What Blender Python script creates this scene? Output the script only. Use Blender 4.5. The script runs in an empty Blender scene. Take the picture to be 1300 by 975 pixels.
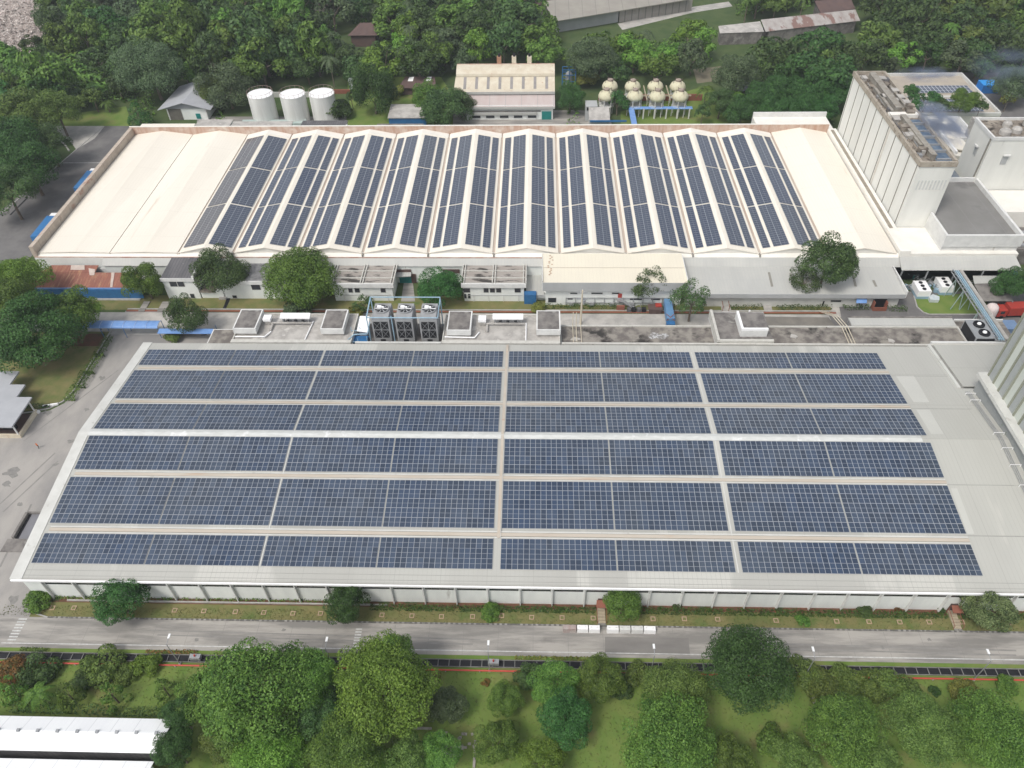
import bpy, math, random
import numpy as np
from mathutils import Vector, Matrix
random.seed(7); RNG=np.random.default_rng(7)
SC=bpy.context.scene; COL=SC.collection
# ---------------------------------------------------------------- camera model
F=959.1; H=122.0; PITCH,YAW,ROLL=.7743,-.0417,-.0230
fw=np.array([math.sin(YAW)*math.cos(PITCH),math.cos(YAW)*math.cos(PITCH),-math.sin(PITCH)])
_r=np.array([math.cos(YAW),-math.sin(YAW),0.]); _u=np.cross(_r,fw)
cr=_r*math.cos(ROLL)+_u*math.sin(ROLL); cu=-_r*math.sin(ROLL)+_u*math.cos(ROLL)
CAM=np.array([0,0,H])
def at(px,py,z=0.):
    d=fw+cr*(px-650)/F-cu*(py-487.5)/F
    return CAM+d*((z-H)/d[2])
def X(px,py,z=0.): return float(at(px,py,z)[0])
def Y(px,py,z=0.): return float(at(px,py,z)[1])
def depth(p): return float(np.dot(np.asarray(p)-CAM,fw))
cam=bpy.data.cameras.new('camera'); co=bpy.data.objects.new('camera',cam); COL.objects.link(co)
m=Matrix(((cr[0],cu[0],-fw[0],0),(cr[1],cu[1],-fw[1],0),(cr[2],cu[2],-fw[2],H),(0,0,0,1)))
co.matrix_world=m; cam.sensor_width=36; cam.lens=F/1300*36; cam.clip_start=.5; cam.clip_end=4000
SC.camera=co
# ---------------------------------------------------------------- world / light
SUN_EL,SUN_AZ=math.radians(56),math.radians(222)   # azimuth the sun shines FROM, clockwise from +Y
w=bpy.data.worlds.new('World'); SC.world=w; w.use_nodes=True; nt=w.node_tree
bg=nt.nodes['Background']; sky=nt.nodes.new('ShaderNodeTexSky'); sky.sky_type='NISHITA'; sky.sun_disc=False
sky.sun_elevation=SUN_EL; sky.sun_rotation=SUN_AZ; sky.dust_density=3.0; sky.air_density=1.0; sky.ozone_density=1.0
hs=nt.nodes.new('ShaderNodeHueSaturation'); hs.inputs['Saturation'].default_value=.32
nt.links.new(sky.outputs[0],hs.inputs['Color']); nt.links.new(hs.outputs[0],bg.inputs[0]); bg.inputs[1].default_value=.15
sl=bpy.data.lights.new('sun','SUN'); sl.energy=1.35; sl.angle=math.radians(14); sl.color=(1,.95,.87)
so=bpy.data.objects.new('sun',sl); COL.objects.link(so)
sd=Vector((math.sin(SUN_AZ)*math.cos(SUN_EL),math.cos(SUN_AZ)*math.cos(SUN_EL),math.sin(SUN_EL)))
so.rotation_euler=sd.to_track_quat('Z','Y').to_euler(); so.location=(0,0,300)
SC.view_settings.view_transform='Standard'; SC.view_settings.look='None'; SC.view_settings.gamma=1
SC.view_settings.exposure=0.34
# ---------------------------------------------------------------- materials
MATS={}
def mat(name,a,b=None,scale=.5,vec=(1,1,1),c=None,cthr=.58,cscale=.25,cvec=(1,1,1),rough=.8,metal=0.,lines=None,rnd=0.,bump=0.,spec=.3,detail=4.,soft=.08,ab=(.35,.65)):
    """a/b mixed by noise, c in patches, lines=[(axis,period,width,colour)]"""
    if name in MATS: return MATS[name]
    M=bpy.data.materials.new(name); M.use_nodes=True; T=M.node_tree; N=T.nodes; L=T.links
    bs=N['Principled BSDF']; bs.inputs['Roughness'].default_value=rough; bs.inputs['Metallic'].default_value=metal
    bs.inputs['Specular IOR Level'].default_value=spec
    tc=N.new('ShaderNodeTexCoord')
    def noise(s,v,det=detail):
        mp=N.new('ShaderNodeMapping'); mp.inputs['Scale'].default_value=v; L.new(tc.outputs['Object'],mp.inputs[0])
        n=N.new('ShaderNodeTexNoise'); n.inputs['Scale'].default_value=s; n.inputs['Detail'].default_value=det; n.inputs['Roughness'].default_value=.62
        L.new(mp.outputs[0],n.inputs['Vector']); return n.outputs['Fac']
    def rng(f,lo,hi):
        r=N.new('ShaderNodeMapRange'); r.inputs[1].default_value=lo; r.inputs[2].default_value=hi; L.new(f,r.inputs[0]); return r.outputs[0]
    def mix(f,A,B):
        x=N.new('ShaderNodeMix'); x.data_type='RGBA'; L.new(f,x.inputs[0])
        for s,i in ((A,6),(B,7)):
            if isinstance(s,tuple): x.inputs[i].default_value=(*s[:3],1)
            else: L.new(s,x.inputs[i])
        return x.outputs[2]
    if b is None: b=tuple(q*.88 for q in a)
    f=noise(scale,vec); colr=mix(rng(f,*ab),a,b)
    if c is not None: colr=mix(rng(noise(cscale,cvec),cthr,cthr+soft),colr,c)
    if lines:
        sp=N.new('ShaderNodeSeparateXYZ'); L.new(tc.outputs['Object'],sp.inputs[0])
        for ax,per,wd,lc in lines:
            d=N.new('ShaderNodeMath'); d.operation='DIVIDE'; L.new(sp.outputs[ax],d.inputs[0]); d.inputs[1].default_value=per
            fr=N.new('ShaderNodeMath'); fr.operation='FRACT'; L.new(d.outputs[0],fr.inputs[0])
            lt=N.new('ShaderNodeMath'); lt.operation='LESS_THAN'; L.new(fr.outputs[0],lt.inputs[0]); lt.inputs[1].default_value=wd/per
            colr=mix(lt.outputs[0],colr,lc)
    if rnd:
        oi=N.new('ShaderNodeObjectInfo'); h=N.new('ShaderNodeHueSaturation')
        r=N.new('ShaderNodeMapRange'); r.inputs[3].default_value=1-rnd; r.inputs[4].default_value=1+rnd; L.new(oi.outputs['Random'],r.inputs[0])
        L.new(r.outputs[0],h.inputs['Value']); L.new(colr,h.inputs['Color']); colr=h.outputs[0]
    L.new(colr,bs.inputs['Base Color'])
    if bump:
        bp=N.new('ShaderNodeBump'); bp.inputs['Strength'].default_value=bump; L.new(noise(scale*6,vec),bp.inputs['Height']); L.new(bp.outputs[0],bs.inputs['Normal'])
    MATS[name]=M; return M
def leafmat(name,a,b,rnd=.12,sc=.9):
    if name in MATS: return MATS[name]
    M=bpy.data.materials.new(name); M.use_nodes=True; T=M.node_tree; N=T.nodes; L=T.links
    for n in list(N): N.remove(n)
    out=N.new('ShaderNodeOutputMaterial'); d=N.new('ShaderNodeBsdfPrincipled'); t=N.new('ShaderNodeBsdfTranslucent'); ms=N.new('ShaderNodeMixShader')
    d.inputs['Roughness'].default_value=.5; d.inputs['Specular IOR Level'].default_value=.22
    ms.inputs[0].default_value=.14; L.new(d.outputs[0],ms.inputs[1]); L.new(t.outputs[0],ms.inputs[2]); L.new(ms.outputs[0],out.inputs[0])
    ge=N.new('ShaderNodeNewGeometry'); tc=N.new('ShaderNodeTexCoord'); n=N.new('ShaderNodeTexNoise'); n.inputs['Scale'].default_value=sc*2.5; n.inputs['Detail'].default_value=2
    L.new(tc.outputs['Object'],n.inputs['Vector'])
    ad=N.new('ShaderNodeMath'); ad.operation='MULTIPLY_ADD'; L.new(ge.outputs['Random Per Island'],ad.inputs[0]); ad.inputs[1].default_value=.7; L.new(n.outputs['Fac'],ad.inputs[2])
    r=N.new('ShaderNodeMapRange'); r.inputs[1].default_value=.45; r.inputs[2].default_value=1.2; L.new(ad.outputs[0],r.inputs[0])
    x=N.new('ShaderNodeMix'); x.data_type='RGBA'; x.inputs[6].default_value=(*a,1); x.inputs[7].default_value=(*b,1); L.new(r.outputs[0],x.inputs[0])
    oi=N.new('ShaderNodeObjectInfo'); h=N.new('ShaderNodeHueSaturation')
    r2=N.new('ShaderNodeMapRange'); r2.inputs[3].default_value=1-rnd*2; r2.inputs[4].default_value=1+rnd*2; L.new(oi.outputs['Random'],r2.inputs[0])
    r3=N.new('ShaderNodeMapRange'); r3.inputs[3].default_value=.5-rnd*.16; r3.inputs[4].default_value=.5+rnd*.16; L.new(oi.outputs['Random'],r3.inputs[0])
    L.new(r2.outputs[0],h.inputs['Value']); L.new(r3.outputs[0],h.inputs['Hue']); L.new(x.outputs[2],h.inputs['Color'])
    L.new(h.outputs[0],d.inputs['Base Color']); L.new(h.outputs[0],t.inputs['Color'])
    MATS[name]=M; return M
W_=lambda v,t=(1,1,1):tuple(v*q for q in t)
m_grass=mat('grass',(.11,.185,.036),(.165,.215,.055),.25,c=(.19,.165,.07),cthr=.55,cscale=.12,rough=.95,soft=.2,bump=.3)
m_verge=mat('verge_grass',(.14,.155,.055),(.20,.175,.075),.35,c=(.10,.145,.04),cthr=.5,cscale=.25,rough=.95,soft=.2,bump=.3)
m_floor=mat('forest_floor',(.05,.085,.028),(.08,.11,.04),.15,rough=1)
m_conc=mat('road_concrete',(.37,.35,.32),(.225,.215,.20),.45,(.14,1,1),ab=(.42,.58),c=(.16,.15,.14),cthr=.58,cscale=.35,cvec=(.5,1,1),rough=.9,soft=.25,lines=[(0,6.,.04,(.20,.195,.185))],detail=8)
m_yard=mat('yard_concrete',(.36,.34,.315),(.24,.232,.225),.09,(1,.5,1),ab=(.38,.62),c=(.42,.40,.37),cthr=.6,cscale=.16,cvec=(1,.4,1),rough=.9,soft=.25,detail=9)
m_midroad=mat('pale_concrete',(.47,.45,.42),(.34,.33,.31),.2,ab=(.40,.60),c=(.25,.24,.22),cthr=.62,cscale=.3,rough=.9,soft=.15)
m_asph=mat('asphalt',(.135,.13,.13),(.175,.17,.165),.12,ab=(.42,.58),c=(.22,.21,.20),cthr=.6,cscale=.2,cvec=(1,.25,1),rough=.92,soft=.25)
m_soil=mat('red_soil',(.16,.07,.045),(.11,.065,.04),.6,c=(.05,.07,.03),cthr=.55,rough=1)
m_white=mat('white_paint',(.70,.70,.68),(.60,.60,.585),.5,c=(.48,.46,.43),cthr=.66,cscale=.4,cvec=(1,1,.2),rough=.6)
m_wall=mat('white_wall',(.79,.81,.78),(.70,.72,.70),.4,(1,1,.25),c=(.40,.39,.36),cthr=.66,cscale=.5,cvec=(1,1,.15),rough=.75)
m_nroof=mat('grey_sheet_roof',(.45,.45,.415),(.395,.39,.36),.06,(1,.3,1),c=(.50,.495,.455),cthr=.56,cscale=.05,cvec=(1,.2,1),rough=.5,lines=[(0,.8,.05,(.385,.38,.35)),(0,8.,.07,(.34,.335,.31)),(1,10.3,.06,(.30,.295,.27))],soft=.03)
m_ntrim=mat('pale_trim',(.60,.60,.57),(.52,.52,.49),.3,rough=.55,c=(.45,.44,.41),cthr=.62,cscale=.5)
m_tray=mat('tan_tray',(.45,.39,.32),(.50,.455,.39),.3,(.3,1,1),c=(.46,.33,.24),cthr=.62,cscale=.12,cvec=(.4,3,1),rough=.7)
m_froof=mat('cream_sheet_roof',(.80,.755,.66),(.74,.69,.60),.07,(1,.2,1),rough=.6,c=(.66,.58,.48),cthr=.66,cscale=.30,cvec=(1.6,.12,1),soft=.12,lines=[(0,.9,.05,(.70,.65,.56)),(1,12.4,.07,(.64,.59,.51))])
m_ftrim=mat('cream_trim',(.80,.78,.72),(.74,.71,.65),.25,rough=.6,c=(.62,.48,.38),cthr=.7,cscale=.4)
m_rustwall=mat('rust_stained_wall',(.52,.40,.33),(.42,.27,.20),.9,(1,1,.15),c=(.60,.52,.45),cthr=.5,cscale=.35,rough=.9,soft=.2)
m_valley=mat('valley_gutter',(.52,.45,.38),(.42,.33,.27),.3,(1,.2,1),rough=.8)
m_grey=mat('light_grey_sheet',(.47,.47,.44),(.42,.42,.40),.2,(1,.3,1),rough=.6,lines=[(0,.85,.05,(.39,.40,.40))])
m_greyw=mat('grey_wall',(.42,.43,.43),(.37,.38,.38),.3,(1,1,.3),rough=.8)
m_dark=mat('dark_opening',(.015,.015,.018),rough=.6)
m_glass=mat('dark_glass',(.025,.03,.04),(.04,.045,.05),1,rough=.15,spec=.6)
m_rust=mat('rusty_sheet',(.30,.13,.09),(.22,.09,.075),.35,(1,.35,1),c=(.42,.25,.15),cthr=.52,cscale=.6,cvec=(2,.35,1),rough=.85,soft=.2,lines=[(0,.8,.08,(.20,.09,.07))])
m_blue=mat('blue_sheet',(.035,.16,.36),(.03,.12,.28),.5,rough=.5)
m_bluel=mat('light_blue_sheet',(.14,.27,.55),(.20,.34,.62),.6,rough=.4)
m_bluep=mat('pale_blue_pipe',(.26,.40,.50),(.32,.45,.54),.8,rough=.5)
m_flat=mat('stained_flat_roof',(.145,.13,.12),(.27,.25,.22),.4,ab=(.42,.58),c=(.04,.037,.034),cthr=.565,cscale=.22,rough=.95,soft=.1,detail=8)
m_flat2=mat('grey_flat_roof',(.23,.215,.20),(.13,.12,.115),.4,ab=(.40,.60),c=(.28,.27,.25),cthr=.6,cscale=.25,rough=.95,detail=8)
m_pale=mat('pale_flat_roof',(.46,.44,.41),(.31,.295,.275),.3,ab=(.40,.60),c=(.52,.50,.47),cthr=.58,cscale=.3,rough=.9,detail=7)
m_parapet=mat('dirty_white_parapet',(.55,.54,.50),(.46,.45,.41),.8,c=(.16,.14,.11),cthr=.64,cscale=1.2,rough=.85,detail=8)
m_darksheet=mat('weathered_dark_sheet',(.10,.10,.105),(.15,.145,.15),.4,(1,.3,1),c=(.22,.21,.21),cthr=.62,cscale=.8,rough=.85,lines=[(0,.8,.1,(.07,.07,.075))])
m_bright=mat('bright_white',(.88,.88,.88),(.84,.84,.84),.4,rough=.5)
m_steel=mat('galvanised_steel',(.38,.39,.40),(.30,.31,.32),.8,rough=.5,metal=.3)
m_ctower=mat('cooling_tower_panel',(.34,.345,.35),(.28,.285,.29),.8,(1,1,.3),rough=.6)
m_teal=mat('teal_paint',(.02,.22,.20),(.02,.18,.17),1,rough=.5)
m_red=mat('red_paint',(.42,.05,.035),(.34,.05,.04),1,rough=.5)
m_brown=mat('brown_roof_sheet',(.13,.085,.075),(.10,.07,.065),.4,(1,.4,1),rough=.85)
m_cream=mat('cream_paint',(.62,.57,.46),(.55,.48,.37),.4,rough=.7,c=(.45,.28,.18),cthr=.64,cscale=.8,cvec=(1,1,.3))
m_towerw=mat('tower_white_panel',(.74,.74,.70),(.66,.66,.62),.2,(1,1,.15),rough=.6,c=(.52,.52,.48),cthr=.66,cscale=.3,cvec=(1,1,.1))
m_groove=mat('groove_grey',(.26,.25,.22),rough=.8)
m_dirtroof=mat('dirty_brown_roof',(.17,.145,.12),(.30,.265,.22),.35,ab=(.42,.58),c=(.05,.042,.035),cthr=.52,cscale=.4,rough=.95,detail=8)
m_bark=mat('bark',(.13,.10,.075),(.19,.16,.13),3,rough=.95)
m_brick=mat('brick_red',(.27,.10,.07),(.22,.09,.06),1,rough=.9)
m_kerb=mat('kerb_concrete',(.42,.41,.39),(.34,.33,.31),1,rough=.9)
m_kerbp=mat('painted_kerb',(.33,.32,.30),(.20,.195,.185),.5,c=(.12,.12,.10),cthr=.5,cscale=.4,rough=.9,lines=[(0,.9,.45,(.13,.127,.12))])
m_frame=mat('module_frame',(.43,.45,.49),(.38,.40,.44),1,rough=.45)
def cellmat(name,a,b,rnd,rough=.10):
    M=mat(name,a,b,.8,rough=rough,spec=.5,rnd=rnd,c=(a[0]*1.2,a[1]*1.08,a[2]*1.0),cthr=.55,cscale=.7,soft=.2)
    T=M.node_tree; N=T.nodes; L=T.links; bs=N['Principled BSDF']; src=bs.inputs['Base Color'].links[0].from_socket
    oi=N.new('ShaderNodeObjectInfo'); 
    n=N.new('ShaderNodeTexNoise'); n.inputs['Scale'].default_value=.045; n.inputs['Detail'].default_value=5; n.inputs['Roughness'].default_value=.7; L.new(oi.outputs['Location'],n.inputs['Vector'])
    r=N.new('ShaderNodeMapRange'); r.inputs[1].default_value=.34; r.inputs[2].default_value=.66; L.new(n.outputs['Fac'],r.inputs[0])
    x=N.new('ShaderNodeMix'); x.data_type='RGBA'; L.new(r.outputs[0],x.inputs[0]); L.new(src,x.inputs[6])
    h=N.new('ShaderNodeHueSaturation'); h.inputs['Saturation'].default_value=.62; h.inputs['Value'].default_value=1.12; h.inputs['Hue'].default_value=.49; L.new(src,h.inputs['Color']); L.new(h.outputs[0],x.inputs[7]); L.new(x.outputs[2],bs.inputs['Base Color'])
    return M
m_cell=cellmat('solar_cell',(.026,.046,.086),(.034,.056,.102),.24)
m_cell2=cellmat('solar_cell_far',(.042,.056,.092),(.052,.066,.106),.06)
m_cell3=cellmat('solar_cell_dusty',(.095,.095,.105),(.11,.11,.118),.05)
# ---------------------------------------------------------------- mesh helpers
ORG={}
class MB:
    def __init__(s): s.v=[]; s.f=[]; s.m=[]
    def poly(s,pts,mi=0):
        n=len(s.v); s.v+= [tuple(map(float,p)) for p in pts]; s.f.append(tuple(range(n,n+len(pts)))); s.m.append(mi); return s
    def box(s,x0,x1,y0,y1,z0,z1,mi=0,top=None,rot=0,c=None):
        if x0>x1:x0,x1=x1,x0
        if y0>y1:y0,y1=y1,y0
        n=len(s.v); P=[(x0,y0,z0),(x1,y0,z0),(x1,y1,z0),(x0,y1,z0),(x0,y0,z1),(x1,y0,z1),(x1,y1,z1),(x0,y1,z1)]
        if rot:
            cx,cy=c if c else ((x0+x1)/2,(y0+y1)/2); a,b=math.cos(rot),math.sin(rot)
            P=[(cx+(x-cx)*a-(y-cy)*b,cy+(x-cx)*b+(y-cy)*a,z) for x,y,z in P]
        s.v+=P
        for i,q in enumerate(((0,3,2,1),(4,5,6,7),(0,1,5,4),(1,2,6,5),(2,3,7,6),(3,0,4,7))):
            s.f.append(tuple(n+k for k in q)); s.m.append(top if (i==1 and top is not None) else mi)
        return s
    def hexa(s,P,mi=0,top=None):
        """8 points: bottom 4 ccw, top 4 ccw"""
        n=len(s.v); s.v+=[tuple(map(float,p)) for p in P]
        for i,q in enumerate(((0,3,2,1),(4,5,6,7),(0,1,5,4),(1,2,6,5),(2,3,7,6),(3,0,4,7))):
            s.f.append(tuple(n+k for k in q)); s.m.append(top if (i==1 and top is not None) else mi)
        return s
    def slab(s,P,t,mi=0,top=None):
        """4 top points and a thickness straight down"""
        return s.hexa([(p[0],p[1],p[2]-t) for p in P]+list(P),mi,top)
    def prism(s,pts,z0,z1,mi=0,top=None):
        n=len(s.v); k=len(pts); s.v+=[(p[0],p[1],z0) for p in pts]+[(p[0],p[1],z1) for p in pts]
        s.f.append(tuple(n+i for i in reversed(range(k)))); s.m.append(mi)
        s.f.append(tuple(n+k+i for i in range(k))); s.m.append(mi if top is None else top)
        for i in range(k):
            j=(i+1)%k; s.f.append((n+i,n+j,n+k+j,n+k+i)); s.m.append(mi)
        return s
    def tube(s,p,q,r0,r1=None,n=8,mi=0,cap=True):
        r1=r0 if r1 is None else r1; p=Vector(p); q=Vector(q); d=(q-p).normalized()
        a=d.orthogonal().normalized(); b=d.cross(a); k=len(s.v)
        for c,r in ((p,r0),(q,r1)):
            for i in range(n):
                t=2*math.pi*i/n; s.v.append(tuple(c+a*math.cos(t)*r+b*math.sin(t)*r))
        for i in range(n):
            j=(i+1)%n; s.f.append((k+i,k+j,k+n+j,k+n+i)); s.m.append(mi)
        if cap:
            s.f.append(tuple(k+i for i in reversed(range(n)))); s.m.append(mi)
            s.f.append(tuple(k+n+i for i in range(n))); s.m.append(mi)
        return s
    def lathe(s,x,y,prof,n=24,mi=0,ms=None):
        k=len(s.v)
        for r,z in prof:
            for i in range(n):
                t=2*math.pi*i/n; s.v.append((x+r*math.cos(t),y+r*math.sin(t),z))
        for a in range(len(prof)-1):
            for i in range(n):
                j=(i+1)%n; s.f.append((k+a*n+i,k+a*n+j,k+(a+1)*n+j,k+(a+1)*n+i)); s.m.append(ms[a] if ms else mi)
        s.f.append(tuple(k+(len(prof)-1)*n+i for i in range(n))); s.m.append(ms[-1] if ms else mi)
        return s
    def build(s,name,mats,parent=None,org=None,smooth=False):
        if not isinstance(mats,(list,tuple)): mats=[mats]
        po=ORG.get(parent.name,(0,0,0)) if parent else (org if org is not None else (0,0,0))
        me=bpy.data.meshes.new(name); me.from_pydata([(a-po[0],b-po[1],c-po[2]) for a,b,c in s.v],[],s.f)
        for q in mats: me.materials.append(q)
        me.polygons.foreach_set('material_index',s.m)
        if smooth: me.polygons.foreach_set('use_smooth',[True]*len(s.f))
        me.update(); o=bpy.data.objects.new(name,me); COL.objects.link(o)
        if parent: o.parent=parent
        else: o.location=po
        ORG[o.name]=tuple(po); return o
def tag(o,label,cat,group=None):
    o['label']=label; o['category']=cat
    if group: o['group']=group
    return o
def thing(name,label,cat,loc=(0,0,0),group=None,rz=0):
    o=bpy.data.objects.new(name,None); COL.objects.link(o); o.location=[float(q) for q in loc]; o.rotation_euler=(0,0,rz)
    o.empty_display_size=.5
    ORG[o.name]=tuple(float(q) for q in loc); return tag(o,label,cat,group)
def struct(o,label=None):
    o['kind']='structure'
    if label: o['label']=label
    return o
def stuff(o,label=None,cat=None):
    o['kind']='stuff'
    if label: o['label']=label
    if cat: o['category']=cat
    return o
def sheetw(name,pts,z,mat_,label=None):      # flat ground sheet, world xy
    return struct(MB().poly([(p[0],p[1],z) for p in pts]).build(name,mat_),label)
def sheetp(name,pix,z,mat_,label=None): return sheetw(name,[at(a,b,0)[:2] for a,b in pix],z,mat_,label)
def rect(x0,x1,y0,y1): return [(x0,y0),(x1,y0),(x1,y1),(x0,y1)]
def copy_tree(o,parent=None):
    c=o.copy(); COL.objects.link(c); c.parent=parent
    if parent is None: ORG[c.name]=ORG.get(o.name,(0,0,0))
    for ch in list(o.children): copy_tree(ch,c)
    return c
# ================================================================ GROUND
sheetw('ground',[(-900,-100),(900,-100),(900,1200),(-900,1200)],0,m_floor)
sheetw('lawn',rect(-160,150,20,59),.004,m_grass,'lawn with worn brown patches below the front road')
sheetw('grass_verge',rect(-89.5,130,64.75,68.9),.02,m_verge)
sheetw('road',rect(-135,135,59.0,64.6),.012,m_conc,'concrete road along the front of the near warehouse')
sheetw('yard',[(-135,64.6),(-90,64.6),(-90,151),(-106.3,151),(-106.3,121),(-107.2,117.5),(-109.5,115.2),(-113,114),(-135,111)],.008,m_yard,'worn concrete yard left of the near warehouse')
sheetw('paving',[(-90,64.6),(110,64.6),(110,150.4),(-90,150.4)],.004,m_yard)
sheetw('garden_lawn',[(-180,112),(-135,112),(-113.4,115),(-109.9,116.2),(-107.9,118.3),(-107,121.5),(-107,142.5),(-180,142.5)],.10,m_verge,'garden lawn inside the left kerb')
sheetw('service_road',rect(-170,100,141.5,150.3),.012,m_midroad,'pale concrete service road between the two warehouses')
sheetw('service_verge',rect(-118,76,151.3,157.5),.03,m_verge)
sheetw('soil_strip',rect(-88,130,67.7,68.8),.03,m_soil)
sheetp('asphalt_road',[(-40,340),(-40,300),(0,268),(97,190),(130,160),(175,160),(175,172),(36,330),(20,345)],.016,m_asph,'dark asphalt road along the left side of the far warehouse')
sheetp('concrete_lane',[(58,175),(72,160),(133,160),(120,176),(97,190),(88,178),(75,172)],.02,m_midroad)
sheetw('alley',rect(-180,-118,140,160),.006,m_asph)
sheetp('riverbank',[(-30,-10),(62,-10),(52,20),(58,45),(44,66),(34,76),(18,62),(0,55),(-30,45)],.03,
   mat('rubbish_bank',(.40,.34,.31),(.26,.21,.18),1.2,c=(.62,.58,.56),cthr=.55,cscale=1.5,rough=1,detail=10),'pale rubbish strewn river bank at the top left corner')
sheetp('back_lawn',[(440,98),(560,98),(600,160),(400,162),(445,140)],.01,m_grass)
sheetp('tank_lawn',[(788,142),(885,112),(925,118),(960,162),(788,162)],.01,m_grass)
sheetp('clearing_lawn',[(80,146),(160,135),(170,166),(78,166)],.01,m_grass)
sheetp('back_yard',[(250,148),(440,148),(440,165),(250,165)],.012,m_conc)
sheetp('back_paving',[(575,140),(770,140),(780,166),(575,166)],.012,m_conc)
sheetp('dirt_track',[(784,30),(878,9),(925,2),(930,8),(880,16),(790,38)],.02,m_midroad)
sheetp('dirt_yard',[(880,88),(935,82),(945,98),(885,106)],.02,mat('bare_earth',(.22,.19,.14),(.16,.15,.10),.4,rough=1))
sheetp('rear_asphalt',[(1200,92),(1320,92),(1320,170),(1270,170)],.02,m_asph)
sheetp('equipment_lawn',[(1160,376),(1250,372),(1256,399),(1178,399),(1167,393)],.12,m_grass)
sheetw('side_asphalt',rect(74,150,131,160),.014,m_asph)
sheetp('asphalt_patch',[(905,416),(1062,416),(1052,403),(905,401)],.03,mat('tan_asphalt',(.22,.205,.18),(.17,.16,.145),.3,rough=.95),'tan grey asphalt patch on the service road below the hedges')
sheetp('garden_path',[(90,440),(128,440),(134,424),(95,424)],.13,m_soil)
sheetp('road_patch',[(768,808.5),(874,810),(876,832),(768,830.5)],.0145,mat('patch_asphalt',(.23,.22,.205),(.19,.18,.17),.5,(.3,1,1),rough=.95),'darker repaired rectangle of the road below the white barriers')
R_=random.Random(21); b=MB()
for (px,py,sz) in ((14,600,2.6),(8,615,1.5),(60,524,1.4),(25,640,.9),(70,590,1.0),(45,700,1.5),(110,520,.9),(130,480,1.3),(90,560,1.1),(18,760,1.7),(250,812,.5),(905,812,.7),(1120,822,.5),(1180,812,.6),(360,800,.5)):
    x,y=at(px,py)[:2]; n=11; b.poly([(x+sz*R_.uniform(.35,1)*math.cos(6.283*k/n),y+.8*sz*R_.uniform(.3,1)*math.sin(6.283*k/n),.0185) for k in range(n)])
struct(b.build('oil_stains',mat('oil_stain',(.255,.245,.23),(.19,.185,.175),2.,rough=.8)),'dark stains on the yard and front road')
b=MB()
for (p,q,w_) in (((0,640),(70,575),.35),((4,650),(74,585),.35),((30,560),(150,470),.3),((0,720),(40,640),.4),((190,800),(610,812),.25),((200,806),(600,818),.25),((900,815),(1290,826),.3),((900,821),(1290,832),.3)):
    P_=Vector(at(*p)); Q_=Vector(at(*q)); d=(Q_-P_).normalized(); n_=Vector((-d.y,d.x,0))*w_/2; P_.z=Q_.z=.0165
    b.poly([P_-n_,Q_-n_,Q_+n_,P_+n_])
struct(b.build('tyre_tracks',mat('tyre_track',(.27,.26,.245),(.22,.21,.20),.6,rough=.9)),'faint tyre tracks on the yard and road')
# kerbs
def kerb(name,pts,wd,h,mt,label):
    b=MB()
    for (p,q) in zip(pts[:-1],pts[1:]):
        p=Vector((p[0],p[1],0)); q=Vector((q[0],q[1],0)); d=(q-p).normalized(); n=Vector((-d.y,d.x,0))*wd/2
        b.hexa([p-n,q-n,q+n,p+n]+[v+Vector((0,0,h)) for v in (p-n,q-n,q+n,p+n)])
    return struct(b.build(name,mt),label)
kerb('verge_kerb',[(-86,64.7),(135,64.7)],.25,.15,m_kerbp,'black and white painted kerb above the front road')
kerb('verge_corner_kerb',[(-86.1,64.7),(-88.4,65.3),(-89.6,66.8),(-89.6,68.5)],.22,.15,m_kerb,'pale rounded kerb at the left end of the verge')
kerb('garden_kerb',[(-106.8,143),(-106.8,121.5),(-107.7,118),(-109.8,115.8),(-113.3,114.6),(-124,112.5)],.3,.2,m_kerb,'kerb round the left garden lawn')
kerb('service_kerb',[(-106,150.9),(76,150.9)],.5,.18,m_brick,'red brown kerb and drain above the service road')
kerb('service_gutter',[(-106,151.6),(76,151.6)],.35,.2,m_kerb,'pale gutter edge above the service road')
kerb('bed_wall',[(-84,68.0),(-26,68.0)],.22,.35,m_kerb,'low pale bed wall below the left half of the front wall')
kerb('asphalt_kerb',[at(a,b)[:2] for a,b in ((-5,277),(60,222),(97,190),(130,162))],.35,.15,m_kerb,'kerb on the left side of the asphalt road')
kerb('lane_kerb',[at(a,b)[:2] for a,b in ((60,174),(72,176),(82,183),(88,192))],.5,.3,m_kerb,'curved double kerb beside the asphalt road')
kerb('lawn_kerb',[at(a,b)[:2] for a,b in ((1160,376),(1164,390),(1172,397),(1180,399.5),(1245,399.5))],.3,.2,m_kerb,'curved kerb round the equipment lawn')
# painted markings
mk=mat('road_paint',(.62,.62,.60),(.42,.42,.41),1.5,rough=.8)
struct(MB().box(-92,135,59.72,59.88,.013,.017).build('edge_line',mk),'white edge line of the front road')
def zebra(pa,pb,n,wd,label):
    b=MB(); A=at(*pa); B=at(*pb)
    for i in range(n):
        t=(i+.5)/n; x=A[0]+(B[0]-A[0])*t; y=A[1]+(B[1]-A[1])*t
        b.box(x-wd/2,x+wd/2,y-.13,y+.13,.013,.0175)
    return struct(b.build('crossing',mk),label)
zebra((30,784),(14,814),8,1.5,'faded zebra crossing at the left end of the road'); zebra((456,797),(451,826),8,1.1,'short zebra crossing in front of the big trees')
b=MB(); yl=Y(650,250,0)
for pa in ((165,203),): b.box(X(75,207),X(128,207),Y(100,207),Y(100,207)+.25,.018,.022)
struct(b.build('asphalt_line',mk),'thin white line across the asphalt road')
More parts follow.
